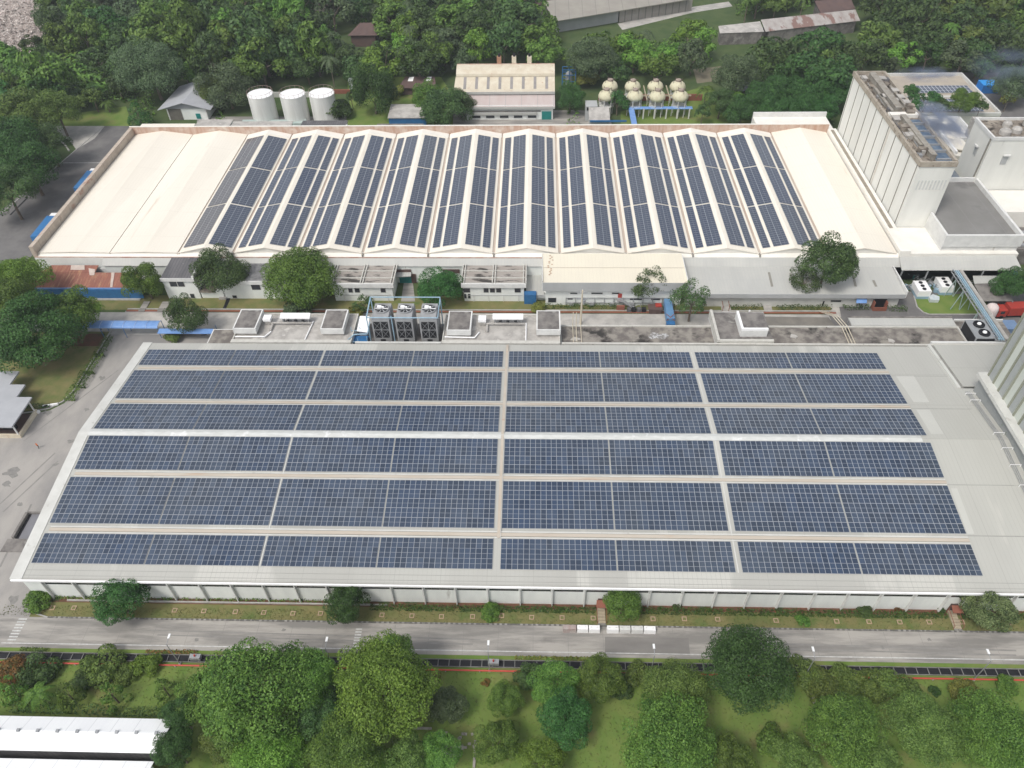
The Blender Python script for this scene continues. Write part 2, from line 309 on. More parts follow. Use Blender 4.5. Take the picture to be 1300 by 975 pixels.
# ================================================================ NEAR WAREHOUSE
SL=.1135; YR,ZR=99.13,10.76
def rp(x,s,dz=0):   # s along slope, + = back
    return (x,YR+s*math.cos(SL),ZR-abs(s)*math.sin(SL)+dz)
NX0,NX1=-91.0,89.2; SE=31.25
nw=thing('warehouse','long low pitched grey warehouse covered in six bands of blue solar panels','warehouse',(0,YR,0))
EZ=rp(0,SE)[2]
b=MB()
for sg in (1,-1):
    P=[rp(NX0,0),rp(NX1,0),rp(NX1,sg*SE),rp(NX0,sg*SE)]
    if sg<0: P=P[::-1]
    b.slab([P[0],P[3],P[2],P[1]] if sg<0 else P,.25)
b.build('roof',m_nroof,nw)
b=MB()
b.box(NX0+.8,NX1-.5,68.75,129.4,0,EZ-.32); 
b.build('wall',m_wall,nw)
# gable infill
b=MB()
for x in (NX0+.8,NX1-.6):
    b.prism([(x,69.3),(x+.1,69.3),(x+.1,129.4),(x,129.4)],EZ-.4,EZ-.3)
    n=len(b.v); b.v+=[(x,69.3,EZ-.32),(x,129.4,EZ-.32),(x,YR,ZR-.3)]; b.f.append((n,n+1,n+2)); b.m.append(0)
b.build('gable',m_wall,nw)
b=MB()
b.slab([rp(NX0-.15,-SE-.1,.10),rp(NX0+2.0,-SE-.1,.10),rp(NX0+2.0,0,.10),rp(NX0-.15,0,.10)],.2)
b.slab([rp(NX0-.15,0,.10),rp(NX0+2.0,0,.10),rp(NX0+2.0,SE+.1,.10),rp(NX0-.15,SE+.1,.10)],.2)
b.build('verge_trim',m_ntrim,nw)
b=MB(); b.slab([rp(NX0+2.02,-.85,.14),rp(75,-.85,.14),rp(75,0,.24),rp(NX0+2.02,0,.24)],.1); b.slab([rp(NX0+2.02,0,.24),rp(75,0,.24),rp(75,.85,.14),rp(NX0+2.02,.85,.14)],.1)
b.build('ridge_cap',mat('ridge_cap',(.60,.61,.59),(.50,.51,.49),1.2,(.4,1,1),rough=.5,c=(.72,.73,.72),cthr=.6,cscale=.3),nw)
# front eave: gutter, fascia
b=MB(); y0=rp(0,-SE)[1]
b.box(NX0,130,y0-.38,y0-.05,EZ-.5,EZ-.10); b.box(NX0,130,y0-.05,y0+1.2,EZ-.62,EZ-.5)
b.build('gutter',m_bright,nw)
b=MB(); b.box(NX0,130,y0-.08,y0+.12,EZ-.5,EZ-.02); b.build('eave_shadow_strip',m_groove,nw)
b=MB()
for s in (-29.6,-30.6): b.slab([rp(NX0+2.1,s-.04,.02),rp(130 if 0 else NX1,s-.04,.02),rp(NX1,s+.04,.02),rp(NX0+2.1,s+.04,.02)],.015)
for s in (20.2,9.2,-10.3,-20.8): b.slab([rp(76.5,s-.06,.02),rp(NX1-.6,s-.06,.02),rp(NX1-.6,s+.06,.02),rp(76.5,s+.06,.02)],.015)
b.build('sheet_seam',mat('seam',(.33,.33,.31),rough=.7),nw)
x=NX0+4.4; k=0
xs=[]
while x<128: xs.append(x); x+=5.62
for i,x in enumerate(xs):
    MB().box(x-.09,x+.09,68.25,68.72,0,EZ-.63).build('column',m_white,nw)
    if i<len(xs)-1: MB().box(x+.3,xs[i+1]-.3,68.67,68.74,EZ-2.75,EZ-1.6).build('window',m_glass,nw)
    if x>NX1: pass
MB().box(NX1-.5,130,68.75,72,0,EZ-.62).build('end_wall',m_wall,nw)
m_new=mat('replaced_sheet',(.505,.505,.47),(.485,.485,.45),.3,rough=.5)
def roofpt(px,py,lift=.02):
    s_=0.
    lo,hi=-31.,31.
    for _ in range(40):
        mid=(lo+hi)/2; z=rp(0,mid)[2]
        if Y(px,py,z)>rp(0,mid)[1]: lo=mid
        else: hi=mid
    z=rp(0,lo)[2]; return (X(px,py,z),rp(0,lo)[1],z+lift)
for q_ in (((1137,477),(1160,477),(1180,511),(1160,511)),((1207,620),(1215,620),(1237,678),(1228,678)),((1063+100,560-40),(1180,520),(1198,551),(1182,551))):
    pts_=[roofpt(*p) for p in q_]; MB().slab([pts_[3],pts_[2],pts_[1],pts_[0]],.012).build('replaced_sheet',m_new,nw)
# cable trays between array bands
YG=[(21.48,),(9.75,),(-9.72,),(-21.52,)]
b=MB()
for s,wd in ((21.35,.62),(9.60,.62),(-9.85,.6),(-21.75,.62)):
    b.slab([rp(-88,s-wd/2,.22),rp(76.4,s-wd/2,.22),rp(76.4,s+wd/2,.22),rp(-88,s+wd/2,.22)],.12)
b.build('cable_tray',m_tray,nw)
b=MB()
for s in (20.85,9.05,-10.32,-21.15,22.1,10.3,-9.25,-22.3): b.slab([rp(-88,s-.12,.12),rp(76.4,s-.12,.12),rp(76.4,s+.12,.12),rp(-88,s+.12,.12)],.06)
b.build('tray_rail',m_ntrim,nw)
PIT=1.007; BW=20*PIT; gaps=[.2,.5,.2,1.35,.2,1.15,.2]
bx=[-88.57]
for g in gaps: bx.append(bx[-1]+BW+g)
cx=bx[4]-.68
b=MB()
for a,c in ((-22.4,-.9),(.9,28.5),(28.5,30.9)):
    b.slab([rp(cx-.05,a,.26),rp(cx+.48,a,.26),rp(cx+.48,c,.26),rp(cx-.05,c,.26)],.12)
b.slab([(cx-.05,YR-.9,ZR+.16),(cx+.48,YR-.9,ZR+.16),(cx+.48,YR+.9,ZR+.3),(cx-.05,YR+.9,ZR+.3)],.04)
b.build('ridge_tray',m_tray,nw)
b=MB()
for xx in (bx[2]-.35,bx[6]-.8):
    for a,c in ((-28.4,-.9),(.9,28.5)): b.slab([rp(xx,a,.1),rp(xx+.22,a,.1),rp(xx+.22,c,.1),rp(xx,c,.1)],.06)
b.slab([rp(cx+.52,-22.4,.3),rp(cx+.62,-22.4,.3),rp(cx+.62,-.9,.3),rp(cx+.52,-.9,.3)],.06); b.slab([rp(cx+.52,.9,.3),rp(cx+.62,.9,.3),rp(cx+.62,28.5,.3),rp(cx+.52,28.5,.3)],.06)
b.build('walkway',m_ntrim,nw)
# module
def module_mesh():
    b=MB(); w,l=.972,1.955
    b.box(-w/2,w/2,-l/2,l/2,-.04,0,0)
    for y0,y1 in ((-l/2+.035,-.022),(.022,l/2-.035)): b.poly([(-w/2+.03,y0,.004),(w/2-.03,y0,.004),(w/2-.03,y1,.004),(-w/2+.03,y1,.004)],1)
    o=b.build('solar_module',[m_frame,m_cell]); return o
mod0=module_mesh(); modmesh=mod0.data; used=False
BANDS=[(28.44,22.47,3,'at the rear eave'),(20.49,10.63,5,'second band from the rear eave'),(8.87,.93,4,'just behind the ridge'),(-.95,-8.87,4,'just in front of the ridge'),(-10.57,-20.48,5,'second band from the front eave'),(-22.56,-28.38,3,'at the front eave')]
ORD=['first','second','third','fourth','fifth','sixth','seventh','eighth','ninth','tenth','eleventh','twelfth']
WN={3:'three',4:'four',5:'five'}
for bi,(s0,s1,n,ph) in enumerate(BANDS):
    sgn=1 if bi<3 else -1; sm=(s0+s1)/2; pit=abs(s0-s1)/n
    for ci in range(8):
        p=rp(bx[ci]+BW/2,sm,.16)
        lab=('leftmost' if ci==0 else 'rightmost' if ci==7 else ORD[ci])+(' block' if ci in (0,7) else ' block from left')
        t=thing('solar_array','blue solar array %s, %s, %s modules deep'%(ph,lab,WN[n]),'solar array',p,'solar arrays on the near warehouse roof')
        t.rotation_euler=(-SL if sgn>0 else SL,0,0)
        for r in range(n):
            for c in range(20):
                if not used: o=mod0; used=True
                else: o=mod0.copy(); COL.objects.link(o)
                o.parent=t; o.location=((c-9.5)*PIT,(r-(n-1)/2)*pit,0)
# right hand adjoining roof + gutter
an=thing('side_roof_building','pale grey side roof between the near warehouse and the ribbed silo block','building',(98,122,0))
b=MB(); b.slab([rp(NX1+.9,16.5,.15),rp(110,16.5,.15),rp(110,SE+1.2,.15),rp(NX1+.9,SE+1.2,.15)],.3); b.build('roof',m_nroof,an)
b=MB(); b.box(NX1+1,109.5,115.8,130.9,0,7); b.build('wall',m_wall,an)
b=MB(); b.slab([rp(NX1-.45,16,.30),rp(NX1+.15,16,.30),rp(NX1+.15,SE+.6,.30),rp(NX1-.45,SE+.6,.30)],.5); b.build('gutter',m_ntrim,an)
b=MB(); b.slab([rp(NX1+.15,16,.02),rp(NX1+.9,16,.02),rp(NX1+.9,SE+.6,.02),rp(NX1+.15,SE+.6,.02)],.5); b.build('gutter_channel',mat('gutter_dark',(.30,.30,.28),(.22,.21,.19),.7,rough=.8),an)
b=MB(); b.slab([rp(NX1+.6,SE+.9,.5),rp(110,SE+.9,.5),rp(110,SE+1.5,.5),rp(NX1+.6,SE+1.5,.5)],.8); b.build('parapet',m_white,an)
# roof in front of silo (right of NX1)
b=MB(); b.slab([rp(NX1,-SE),rp(130,-SE),rp(130,0),rp(NX1,0)],.25); b.slab([rp(NX1,0),rp(130,0),rp(130,16),rp(NX1,16)],.25)
sr=b.build('roof_extension',m_nroof,nw)
# silo block
sx=91.6; sy=114.3; ZT=44
sb=thing('silo_block','tall ribbed grey and white silo block at the right edge of the photo','silo block',(100,95,0))
m_siloP=mat('silo_pale_panel',(.56,.59,.54),(.50,.53,.48),.3,(1,1,.1),rough=.7); m_siloG=mat('silo_grey_wall',(.27,.285,.28),(.30,.31,.305),.3,c=(.19,.22,.17),cthr=.64,cscale=.5,rough=.8)
MB().box(sx,130,76,sy,8,13.2).build('base_wall',m_siloG,sb)
MB().box(sx-.9,130,74,sy+.4,13.2,14.0).build('ledge',m_ntrim,sb)
MB().box(sx+.9,130,76,sy-.4,14,ZT).build('wall',m_siloP,sb)
y=sy-.4; i=0
m_olive=mat('rib_olive',(.24,.25,.19),(.30,.31,.25),.6,(1,1,.1),rough=.8); m_gpan=mat('silo_grey_panel',(.36,.38,.37),(.33,.345,.34),.4,rough=.8)
while y>80:
    MB().box(sx+.70,sx+.92,y-.42,y,14,ZT).build('rib',m_olive,sb)
    if i%2==0: MB().box(sx+.80,sx+.895,y-1.95,y-.55,14,ZT).build('rib_panel',m_gpan,sb)
    y-=2.25; i+=1
ps=thing('pipe_run','thin pipes on low hoops along the foot of the silo wall','pipes',(90.4,100,9))
b=MB()
for dx in (0,.35,.7): b.tube((89.6+dx,113.5,9.6),(89.6+dx,YR,11.1),.05); b.tube((89.6+dx,YR,11.1),(89.6+dx,84,9.4),.05)
b.build('pipe',m_steel,ps)
for yy in (112.8,110.6,100.6,96.8,93,88.6):
    z=rp(0,yy-YR)[2]; c=MB(); c.tube((89.3,yy,z),(89.3,yy,z+.55),.06); c.tube((91.3,yy,z),(91.3,yy,z+.55),.06); c.tube((89.3,yy,z+.55),(91.3,yy,z+.55),.06); c.build('hoop',m_bright,ps)
# ================================================================ FAR WAREHOUSE
FY0,FY1,VZ,PK=166.3,230.2,7.9,9.55
bays=[(-133.0,-113.5),(-113.5,-95.1),(-95.1,-80.27)]+[(-97.6+17.33*k,-97.6+17.33*(k+1)) for k in range(1,10)]+[(75.7,93.9)]
fwh=thing('warehouse','wide cream warehouse with a row of gabled bays carrying dark solar strips','warehouse',(-20,198,0))
b=MB(); v=MB(); rc=MB()
for bi_,(x0,x1) in enumerate(bays):
    xm=(x0+x1)/2; g=.12 if bi_<2 else .35; pf=VZ+.25 if bi_<2 else PK; pr=PK-.3 if bi_<2 else PK
    b.slab([(x0+g,FY0-.6,VZ),(xm,FY0-.6,pf),(xm,FY1+3.5,pr),(x0+g,FY1+3.5,VZ)],.2)
    b.slab([(xm,FY0-.6,pf),(x1-g,FY0-.6,VZ),(x1-g,FY1+3.5,VZ),(xm,FY1+3.5,pr)],.2)
b.build('roof',m_froof,fwh)
for q_,(x0,x1) in enumerate(bays[1:]): v.box(x0-(.13 if q_==0 else .36),x0+(.13 if q_<1 else .36),FY0-.7,FY1+3.4,VZ-.55,VZ-.22)
v.build('valley_gutter',m_valley,fwh)
b=MB(); b.box(-133.9,94,FY0,FY1+4.2,0,VZ-.6); b.build('wall',m_greyw,fwh)
b=MB()
for (x0,x1) in bays:
    xm=(x0+x1)/2; pf=(VZ+.3 if x1<-95 else PK)
    n=len(b.v); b.v+=[(x0,FY0-.3,7.0),(x1,FY0-.3,7.0),(x1,FY0-.3,VZ-.02),(xm,FY0-.3,pf-.1),(x0,FY0-.3,VZ-.02)]; b.f.append((n,n+1,n+2,n+3,n+4)); b.m.append(0)
b.build('gable',m_ftrim,fwh)
b=MB(); b.slab([(-133.9,FY0-1.25,7.05),(94,FY0-1.25,7.05),(94,FY0-.3,7.75),(-133.9,FY0-.3,7.75)],.15); b.build('cream_flashing',m_ftrim,fwh)
b=MB()
for i,(x0,x1) in enumerate(bays[3:]): b.box(x0-.15,x0+.15,FY0-1.4,FY0-.2,7.2,VZ-.1)
b.build('downpipe',m_groove,fwh)
b=MB(); b.box(-133.9,2,FY0-1.5,FY0-1.26,6.85,7.1); b.build('rust_trim',mat('rust_trim',(.38,.20,.15),(.50,.42,.37),.3,(1,1,1),rough=.8),fwh)
b=MB(); b.slab([(-115.5,163.1,5.5),(110,163.1,5.5),(110,FY0-1.3,7.0),(-115.5,FY0-1.3,7.0)],.12); b.build('skirt_roof',m_grey,fwh)
b=MB(); b.box(-115,93,163.4,FY0-.02,0,5.4); b.build('lower_wall',m_wall,fwh)
b=MB(); b.box(-133.9,-115.3,FY0-1.6,FY0-.02,0,6.9); b.build('corner_wall',m_wall,fwh)
# rear parapet stained
b=MB(); b.box(-134,94,FY1+3.55,FY1+3.9,6,10.5); b.build('rear_parapet',m_rustwall,fwh)
b=MB(); b.box(-134,94,FY1+3.5,FY1+4.0,10.5,10.65); b.build('parapet_cap',m_ftrim,fwh)
b=MB(); b.box(-134.2,-133.1,FY0-1.3,FY1+4,7,10.2); b.build('side_parapet',mat('side_parapet',(.50,.43,.36),(.42,.35,.29),.5,rough=.9,c=(.32,.16,.11),cthr=.6,cscale=.14,lines=[(1,6.,.12,(.28,.24,.2))]),fwh)
b=MB()
for (x0,x1) in bays[3:-1]+[bays[2]]:
    xm=(x0+x1)/2
    b.slab([(x0+.2,FY1+.6,VZ+.05),(xm,FY1+.6,PK+.1),(xm,FY1+3.2,PK+.1),(x0+.2,FY1+3.2,VZ+.05)],.1); b.slab([(xm,FY1+.6,PK+.1),(x1-.2,FY1+.6,VZ+.05),(x1-.2,FY1+3.2,VZ+.05),(xm,FY1+3.2,PK+.1)],.1)
b.build('rear_flashing',m_ftrim,fwh)
# arrays
SEGY=[(167.6,187.55,20),(188.1,208.6,20),(209.15,229.6,20)]
SEGN=['nearest segment','middle segment','rearmost segment']
FSL=math.atan2(PK-VZ,8.3)
amesh={}
def far_array(cols,dusty):
    key=(cols,dusty)
    b=MB(); w,l=1.975*cols,20*1.0
    b.box(-w/2,w/2,-l/2,l/2,-.05,0,0)
    for c in range(cols):
        for r in range(20):
            for h in (0,1):
                x0=-w/2+1.975*c+.05+h*.94; y0=-l/2+r*1.0+.05; 
                b.poly([(x0,y0,.005),(x0+.91,y0,.005),(x0+.91,y0+.90,.005),(x0,y0+.90,.005)],1)
    return b
for k in range(10):
    x0,x1=bays[2+k]; xm=(x0+x1)/2; half=(x1-x0)/2; sl=math.atan2(PK-VZ,half)
    strips=[(1.95,1,-1,'outer narrow strip left of the ridge'),(5.65,2,-1,'wide strip left of the ridge'),(11.7,2,1,'wide strip right of the ridge'),(15.3,1,1,'outer narrow strip right of the ridge')]
    if k==0: strips=[(3.9,3,-1,'wide grey strip left of the ridge'),(11.1,3,1,'wide strip right of the ridge')]
    for (dx,cols,sd_,nm) in strips:
        if k and dx<10: dx+=0.05
        for si,(ya,yb,nn) in enumerate(SEGY):
            X_=x0+dx+ (0 if k==0 else .0); z=VZ+(PK-VZ)*(1-abs(X_-xm)/half)+.14
            dusty=(k==0 and sd_<0)
            key=(cols,dusty)
            if key not in amesh:
                o=far_array(cols,dusty).build('solar_array',[mat('dusty_frame',(.33,.32,.32),rough=.7) if dusty else mat('far_frame',(.27,.29,.32),(.24,.26,.29),1,rough=.5),m_cell3 if dusty else m_cell2]); amesh[key]=o.data
            else: o=bpy.data.objects.new('solar_array',amesh[key]); COL.objects.link(o)
            o.location=(X_,(ya+yb)/2,z); o.rotation_euler=(0,-sl if sd_<0 else sl,0); o.scale=(1,(yb-ya)/20.,1)
            tag(o,'%s, %s panelled bay from left, %s'%(nm,ORD[k],SEGN[si]),'solar array','solar strips on the far warehouse roof')
# right bay eaves strip next to tower
b=MB(); b.box(93.9,96.6,165.2,234.2,0,8.9); b.box(96.6,124,165.2,177.4,0,8.2)
b.build('side_strip',m_ftrim,fwh)
b=MB(); b.box(94.6,95.5,176,233,8.9,9.05); b.build('side_gutter',mat('gutter_brown',(.34,.30,.24),(.25,.22,.18),.7,rough=.9),fwh)
# ================================================================ TOWER COMPLEX
tw=thing('production_tower','tall white panelled production tower with a dirty brown roof of ducts','tower',(101,205,0))
TX0,TX1,TY0,TY1,TZ=97.0,106.0,177.6,233.8,27.
MB().box(TX0,TX1,TY0,TY1,8,TZ-1).build('wall',m_towerw,tw)
b=MB(); b.box(TX0-.25,TX1+.2,TY0-.25,TY0+.4,TZ-1,TZ+.3); b.box(TX0-.25,TX0+.5,TY0+.4,TY1,TZ-1,TZ+.3); b.box(TX1-.5,TX1+.2,TY0+.4,TY1,TZ-1,TZ+.5); b.box(TX0-.25,TX1+.2,TY1,TY1+.5,TZ-1,TZ+.3)
b.build('parapet',mat('tower_parapet',(.40,.36,.30),(.30,.26,.21),.6,c=(.17,.14,.11),cthr=.58,cscale=.8,rough=.9),tw)
MB().box(TX0+.5,TX1-.5,TY0+.4,TY1,TZ-1,TZ-.4).build('roof',m_dirtroof,tw)
for i in range(11):
    y=TY0+1.2+i*(TY1-TY0-2)/10.
    MB().box(TX0-.1,TX0+.01,y-.16,y+.16,8.2,TZ-1.02).build('joint',m_groove,tw)
    if i==4: MB().box(TX0-.05,TX0+.01,y-1.4,y-.6,8.2,TZ-1.02).build('stain_strip',mat('stain_strip',(.55,.50,.44),(.62,.6,.55),.5,rough=.8),tw)
for i in range(9): MB().box(TX0+1.1+i*.85,TX0+1.5+i*.85,TY0-.08,TY0+.01,19.5,22.2).build('louvre',mat('louvre_grey',(.60,.61,.59),rough=.8),tw)
for x0,x1,y0,y1,h in ((100.4,102.0,207,231,1.4),(98.9,99.4,206,222,.9),(100.3,101.5,180,203,1.2),(99.6,100.1,186,198,.9),(103.9,104.4,208,226,.7)):
    q=MB().box(x0,x1,y0,y1,TZ-.4,TZ-.4+h).box(x0-.15,x1+.15,y0-.1,y1+.1,TZ-.4+h,TZ-.2+h).build('roof_duct',mat('duct_metal',(.34,.32,.28),(.22,.20,.17),.5,rough=.8,c=(.22,.18,.14),cthr=.6,cscale=1.),tw)
for x,y in ((98.6,201.5),(98.2,229),(104.4,220),(105,212),(103.6,228.5),(99.9,216),(98.3,192),(104.6,215.5)):
    MB().box(x-.7,x+.7,y-.9,y+.9,TZ-.4,TZ+.5).box(x-.9,x+.9,y-1.1,y+1.1,TZ+.5,TZ+.7).build('roof_vent',m_pale,tw)
for x,y in ((103.5,205),(104.9,209),(103,224),(99,196),(99.4,183.5)):
    MB().box(x-1.1,x+1.1,y-.8,y+.8,TZ-.4,TZ+1.1).build('roof_unit',m_dirtroof,tw)
MB().box(TX0+.5,TX1-.5,203.6,205.4,TZ-.4,TZ+.6).build('roof_bridge',m_ftrim,tw)
b=MB()
for i in range(14): b.tube((TX0+.2,TY0+3+i*4,TZ+.3),(TX0+.2,TY0+3+i*4,TZ+1.2),.05)
b.tube((TX0+.2,TY0+3,TZ+1.2),(TX0+.2,TY0+55,TZ+1.2),.05); b.build('railing',m_bark,tw)
# lower smoky block right of tower
lb=thing('plant_block','low block behind the tower with a dark blue grey roof and white ridge bar','building',(113,212,0))
MB().box(TX1+.25,122.6,196.3,216.6,6,9.9).build('wall',m_towerw,lb)
MB().box(TX1+.3,122.4,196.5,216.4,9.9,10.1).build('roof',mat('blue_grey_roof',(.13,.16,.20),(.20,.225,.25),.5,c=(.08,.10,.13),cthr=.55,cscale=.3,rough=.5),lb)
for i in range(5): MB().box(TX1+1+i*1.6,TX1+1.4+i*1.6,198,211,10.1,10.7).build('roof_beam',m_steel,lb)
P0=at(1215,192,11); P1=at(1194,166,11); b=MB(); b.hexa([(P0[0]-.35,P0[1],10.1),(P0[0]+.35,P0[1],10.1),(P1[0]+.35,P1[1],10.1),(P1[0]-.35,P1[1],10.1),(P0[0]-.35,P0[1],11),(P0[0]+.35,P0[1],11),(P1[0]+.35,P1[1],11),(P1[0]-.35,P1[1],11)]); b.build('ridge_bar',m_bright,lb)
MB().box(101.6,105.5,178.2,202.5,TZ-.4,TZ-.3).build('recessed_blue_roof',mat('blue_recess',(.07,.11,.17),(.13,.18,.24),.6,c=(.20,.24,.28),cthr=.6,cscale=.5,rough=.5),tw)
for i in range(6): MB().box(101.8,105.4,179.5+i*3.9,179.9+i*3.9,TZ-.3,TZ+.1+.3*(i%2)).build('roof_beam',m_steel,tw)
R_=random.Random(5)
for i in range(16):
    x=R_.uniform(97.9,100) if i%2 else R_.uniform(102.2,105); y=R_.uniform(182,231) if i%2 else R_.uniform(207,231)
    MB().box(x-.5,x+.5,y-R_.uniform(.3,1.1),y+R_.uniform(.3,1.1),TZ-.4,TZ+R_.uniform(.1,.9)).build('roof_plant',(m_darksheet,m_pale,m_steel)[i%3],tw)
b=MB()
for i in range(7): x=98+R_.uniform(0,1.6); y=184+i*6.5; b.tube((x,y,TZ-.1),(x+.3,y+R_.uniform(3,6),TZ-.1),.1,n=6)
b.build('roof_pipe',m_steel,tw)
# second white tower
t2=thing('white_tower','square white tower with small hooded windows at the right edge','tower',(130,200,0))
MB().box(123.2,146,194.8,206.5,6,24.4).build('wall',m_towerw,t2)
b=MB(); b.box(123,146,194.6,195,24.4,25.3); b.box(123,123.5,195,206.7,24.4,25.3); b.box(123.5,146,206.3,206.7,24.4,25.3); b.build('parapet',m_white,t2)
MB().box(123.5,146,195,206.3,24.4,24.6).build('roof',m_dirtroof,t2)
for x,y,r in ((127.5,198,1.5),(131,199,1.3),(134.5,198,1.6),(130,202.5,1.2),(136,203,1.4)): MB().lathe(x,y,[(r,24.6),(r,25.6),(r*.6,26.1)],12).build('roof_fan',m_pale,t2)
for (x0,x1,y0,y1,z0,z1) in ((127.8,129.3,194.55,194.79,17.5,20),):
    f=MB().box(x0,x1,y0,y1,z0,z1).build('window',m_greyw,t2); MB().box(x0-.2,x1+.2,y0-.5,y0,z1,z1+.35).build('hood',m_white,f)
f=MB().box(122.95,123.19,199.5,200.8,17.5,20).build('window',m_greyw,t2); MB().box(122.4,122.95,199.3,201,20,20.35).build('hood',m_white,f)
MB().box(122.9,123.19,195.6,196.0,6,24.3).build('downpipe',m_groove,t2)
ob=thing('rooftop_block','cream block with a pipe bundle behind the white tower','building',(135,214,0))
MB().box(127,150,207,212,6,20).build('wall',m_ftrim,ob); MB().box(127,150,207.5,208.3,20,20.8).build('pipe',m_cream,ob); MB().box(124.5,127,207.5,211,18,23.5).build('vent_shaft',m_pale,ob)
# dark flat roof block
db=thing('flat_roof_block','block with a dark grey flat roof inside pale parapets below the white tower','building',(114,181,0))
MB().box(104.6,123.9,166.6,195.4,4,11.7).build('wall',m_white,db)
MB().box(105,123.3,167.1,195,11.7,11.8).build('roof',mat('dark_membrane',(.20,.195,.185),(.235,.23,.22),.12,c=(.17,.165,.16),cthr=.55,cscale=.1,rough=.7,lines=[(0,7.,.08,(.27,.265,.255))]),db)
b=MB(); b.box(104.4,124.2,166.2,166.8,9.6,13); b.box(104.4,105,166.8,177.2,9.6,13); b.box(123.3,124,166.8,195.6,11,13); b.box(106.2,123.3,195,195.6,11,13)
b.build('parapet',m_white,db)
eb=thing('cream_block','low cream block with open bays right of the dark flat roof','building',(133,185,0))
MB().box(124.5,150,183,194.4,0,9.5).build('wall',m_ftrim,eb); MB().box(125,150,172,182.5,0,5).build('lower_wall',m_flat2,eb)
for i in range(3): MB().box(125.5,149,173+i*3,174+i*3,5,5.5).build('roof_beam',m_steel,eb)
# rear solar warehouse
rw=thing('warehouse','rear warehouse with solar rows beyond the production tower','warehouse',(135,262,0))
MB().box(124,154.2,246,278.5,0,7.4).build('wall',m_ftrim,rw)
MB().box(124.5,153.6,246.5,278,7.4,7.6).build('roof',mat('beige_roof',(.42,.37,.30),(.36,.32,.27),.3,rough=.8),rw)
b=MB(); b.box(124,154.2,278,278.6,7.4,8.6); b.box(153.6,154.2,246.5,278,7.4,8.6); b.box(124,154.2,245.8,246.5,7.4,8.4); b.build('parapet',m_ntrim,rw)
MB().box(124.5,152,259.5,260.3,7.6,8.1).build('roof_rib',m_ntrim,rw); MB().box(124.5,151,252.5,253.3,7.6,8.1).build('roof_rib',m_ntrim,rw)
for i,(x0,x1,y0,y1,nm) in enumerate(((133,152.5,263.3,269.4,'rear solar row, widest, inside the rear parapet'),(130,151.5,255,258.6,'rear solar row, middle of three, half hidden by crowns'),(128,150,248.6,251.8,'rear solar row, nearest of three, behind the crowns'))):
    b=MB(); b.box(x0,x1,y0,y1,7.75,7.8,0)
    nx=int((x1-x0)/1.35); ny=max(2,int((y1-y0)/2))
    for a in range(nx):
        for c in range(ny):
            xa=x0+(x1-x0)/nx*a; ya=y0+(y1-y0)/ny*c
            b.poly([(xa+.12,ya+.1,7.805),(xa+(x1-x0)/nx-.12,ya+.1,7.805),(xa+(x1-x0)/nx-.12,ya+(y1-y0)/ny-.1,7.805),(xa+.12,ya+(y1-y0)/ny-.1,7.805)],1)
    tag(b.build('solar_array',[m_frame,m_cell2],org=((x0+x1)/2,(y0+y1)/2,7.7)),nm,'solar array','solar rows on the rear warehouse')
cb=thing('cream_roof_building','long cream roofed building behind the tower and white roof edge','building',(120,235,0))
MB().box(106.5,137,228,239,0,8.6).build('roof_block',m_ftrim,cb); MB().box(106.5,137.3,239,239.8,0,10.2).build('parapet',m_white,cb); MB().box(137,137.6,228,239.8,0,10.2).build('side_parapet',m_white,cb)
b=MB()
for i in range(2):
    x0=108+i*13; b.slab([(x0,219,8.4),(x0+6.5,219,9.8),(x0+6.5,228,9.8),(x0,228,8.4)],.3); b.slab([(x0+6.5,219,9.8),(x0+13,219,8.4),(x0+13,228,8.4),(x0+6.5,228,9.8)],.3)
b.build('gabled_roof',m_froof,cb); MB().box(107,134.5,217,227.9,0,8.2).build('wall',m_ftrim,cb)
pb=thing('cream_roof_building','narrow white parapet building behind the right end of the solar bays','building',(82,240,0))
MB().box(72,96,235.0,243.5,0,8.5).build('roof_block',m_ftrim,pb); MB().box(72,96,243.5,244.1,0,10).build('parapet',m_white,pb)
# blue container
bc=thing('shipping_container','bright blue container standing among trees behind the tower','container',(168,282.5,0))
b=MB(); b.box(164.8,171,280.2,285,.15,3.1); b.build('body',mat('container_blue',(.03,.25,.75),(.03,.22,.68),1,rough=.5),bc)
b=MB()
for i in range(14): b.box(164.9+i*.44,165.1+i*.44,280.12,280.2,.25,3.0)
b.build('corrugation',m_blue,bc); b=MB(); b.box(164.75,171.05,280.1,285.05,3.1,3.2); b.build('roof',mat('container_roof',(.05,.35,.85),rough=.5),bc)
# ================================================================ SKIRT on the right
sk=thing('lean_to_canopy','long pale sloping canopy below the dark flat roof, beside the pipe bridge','canopy',(110,162,0))
b=MB(); b.slab([(94.1,161.6,5.6),(124.5,161.6,5.6),(123.2,165.4,7.9),(94.1,165.4,7.4)],.15); b.build('canopy_roof',m_grey,sk)
b=MB(); b.box(94,124,165.2,165.5,0,7.2); b.build('back_wall',m_wall,sk)
for x in (94.5,101,108,115,122): MB().box(x-.15,x+.15,161.7,162,0,5.4).build('post',m_steel,sk)
MB().box(123,124.6,162.2,165,0,4).build('blue_panel',m_blue,sk)
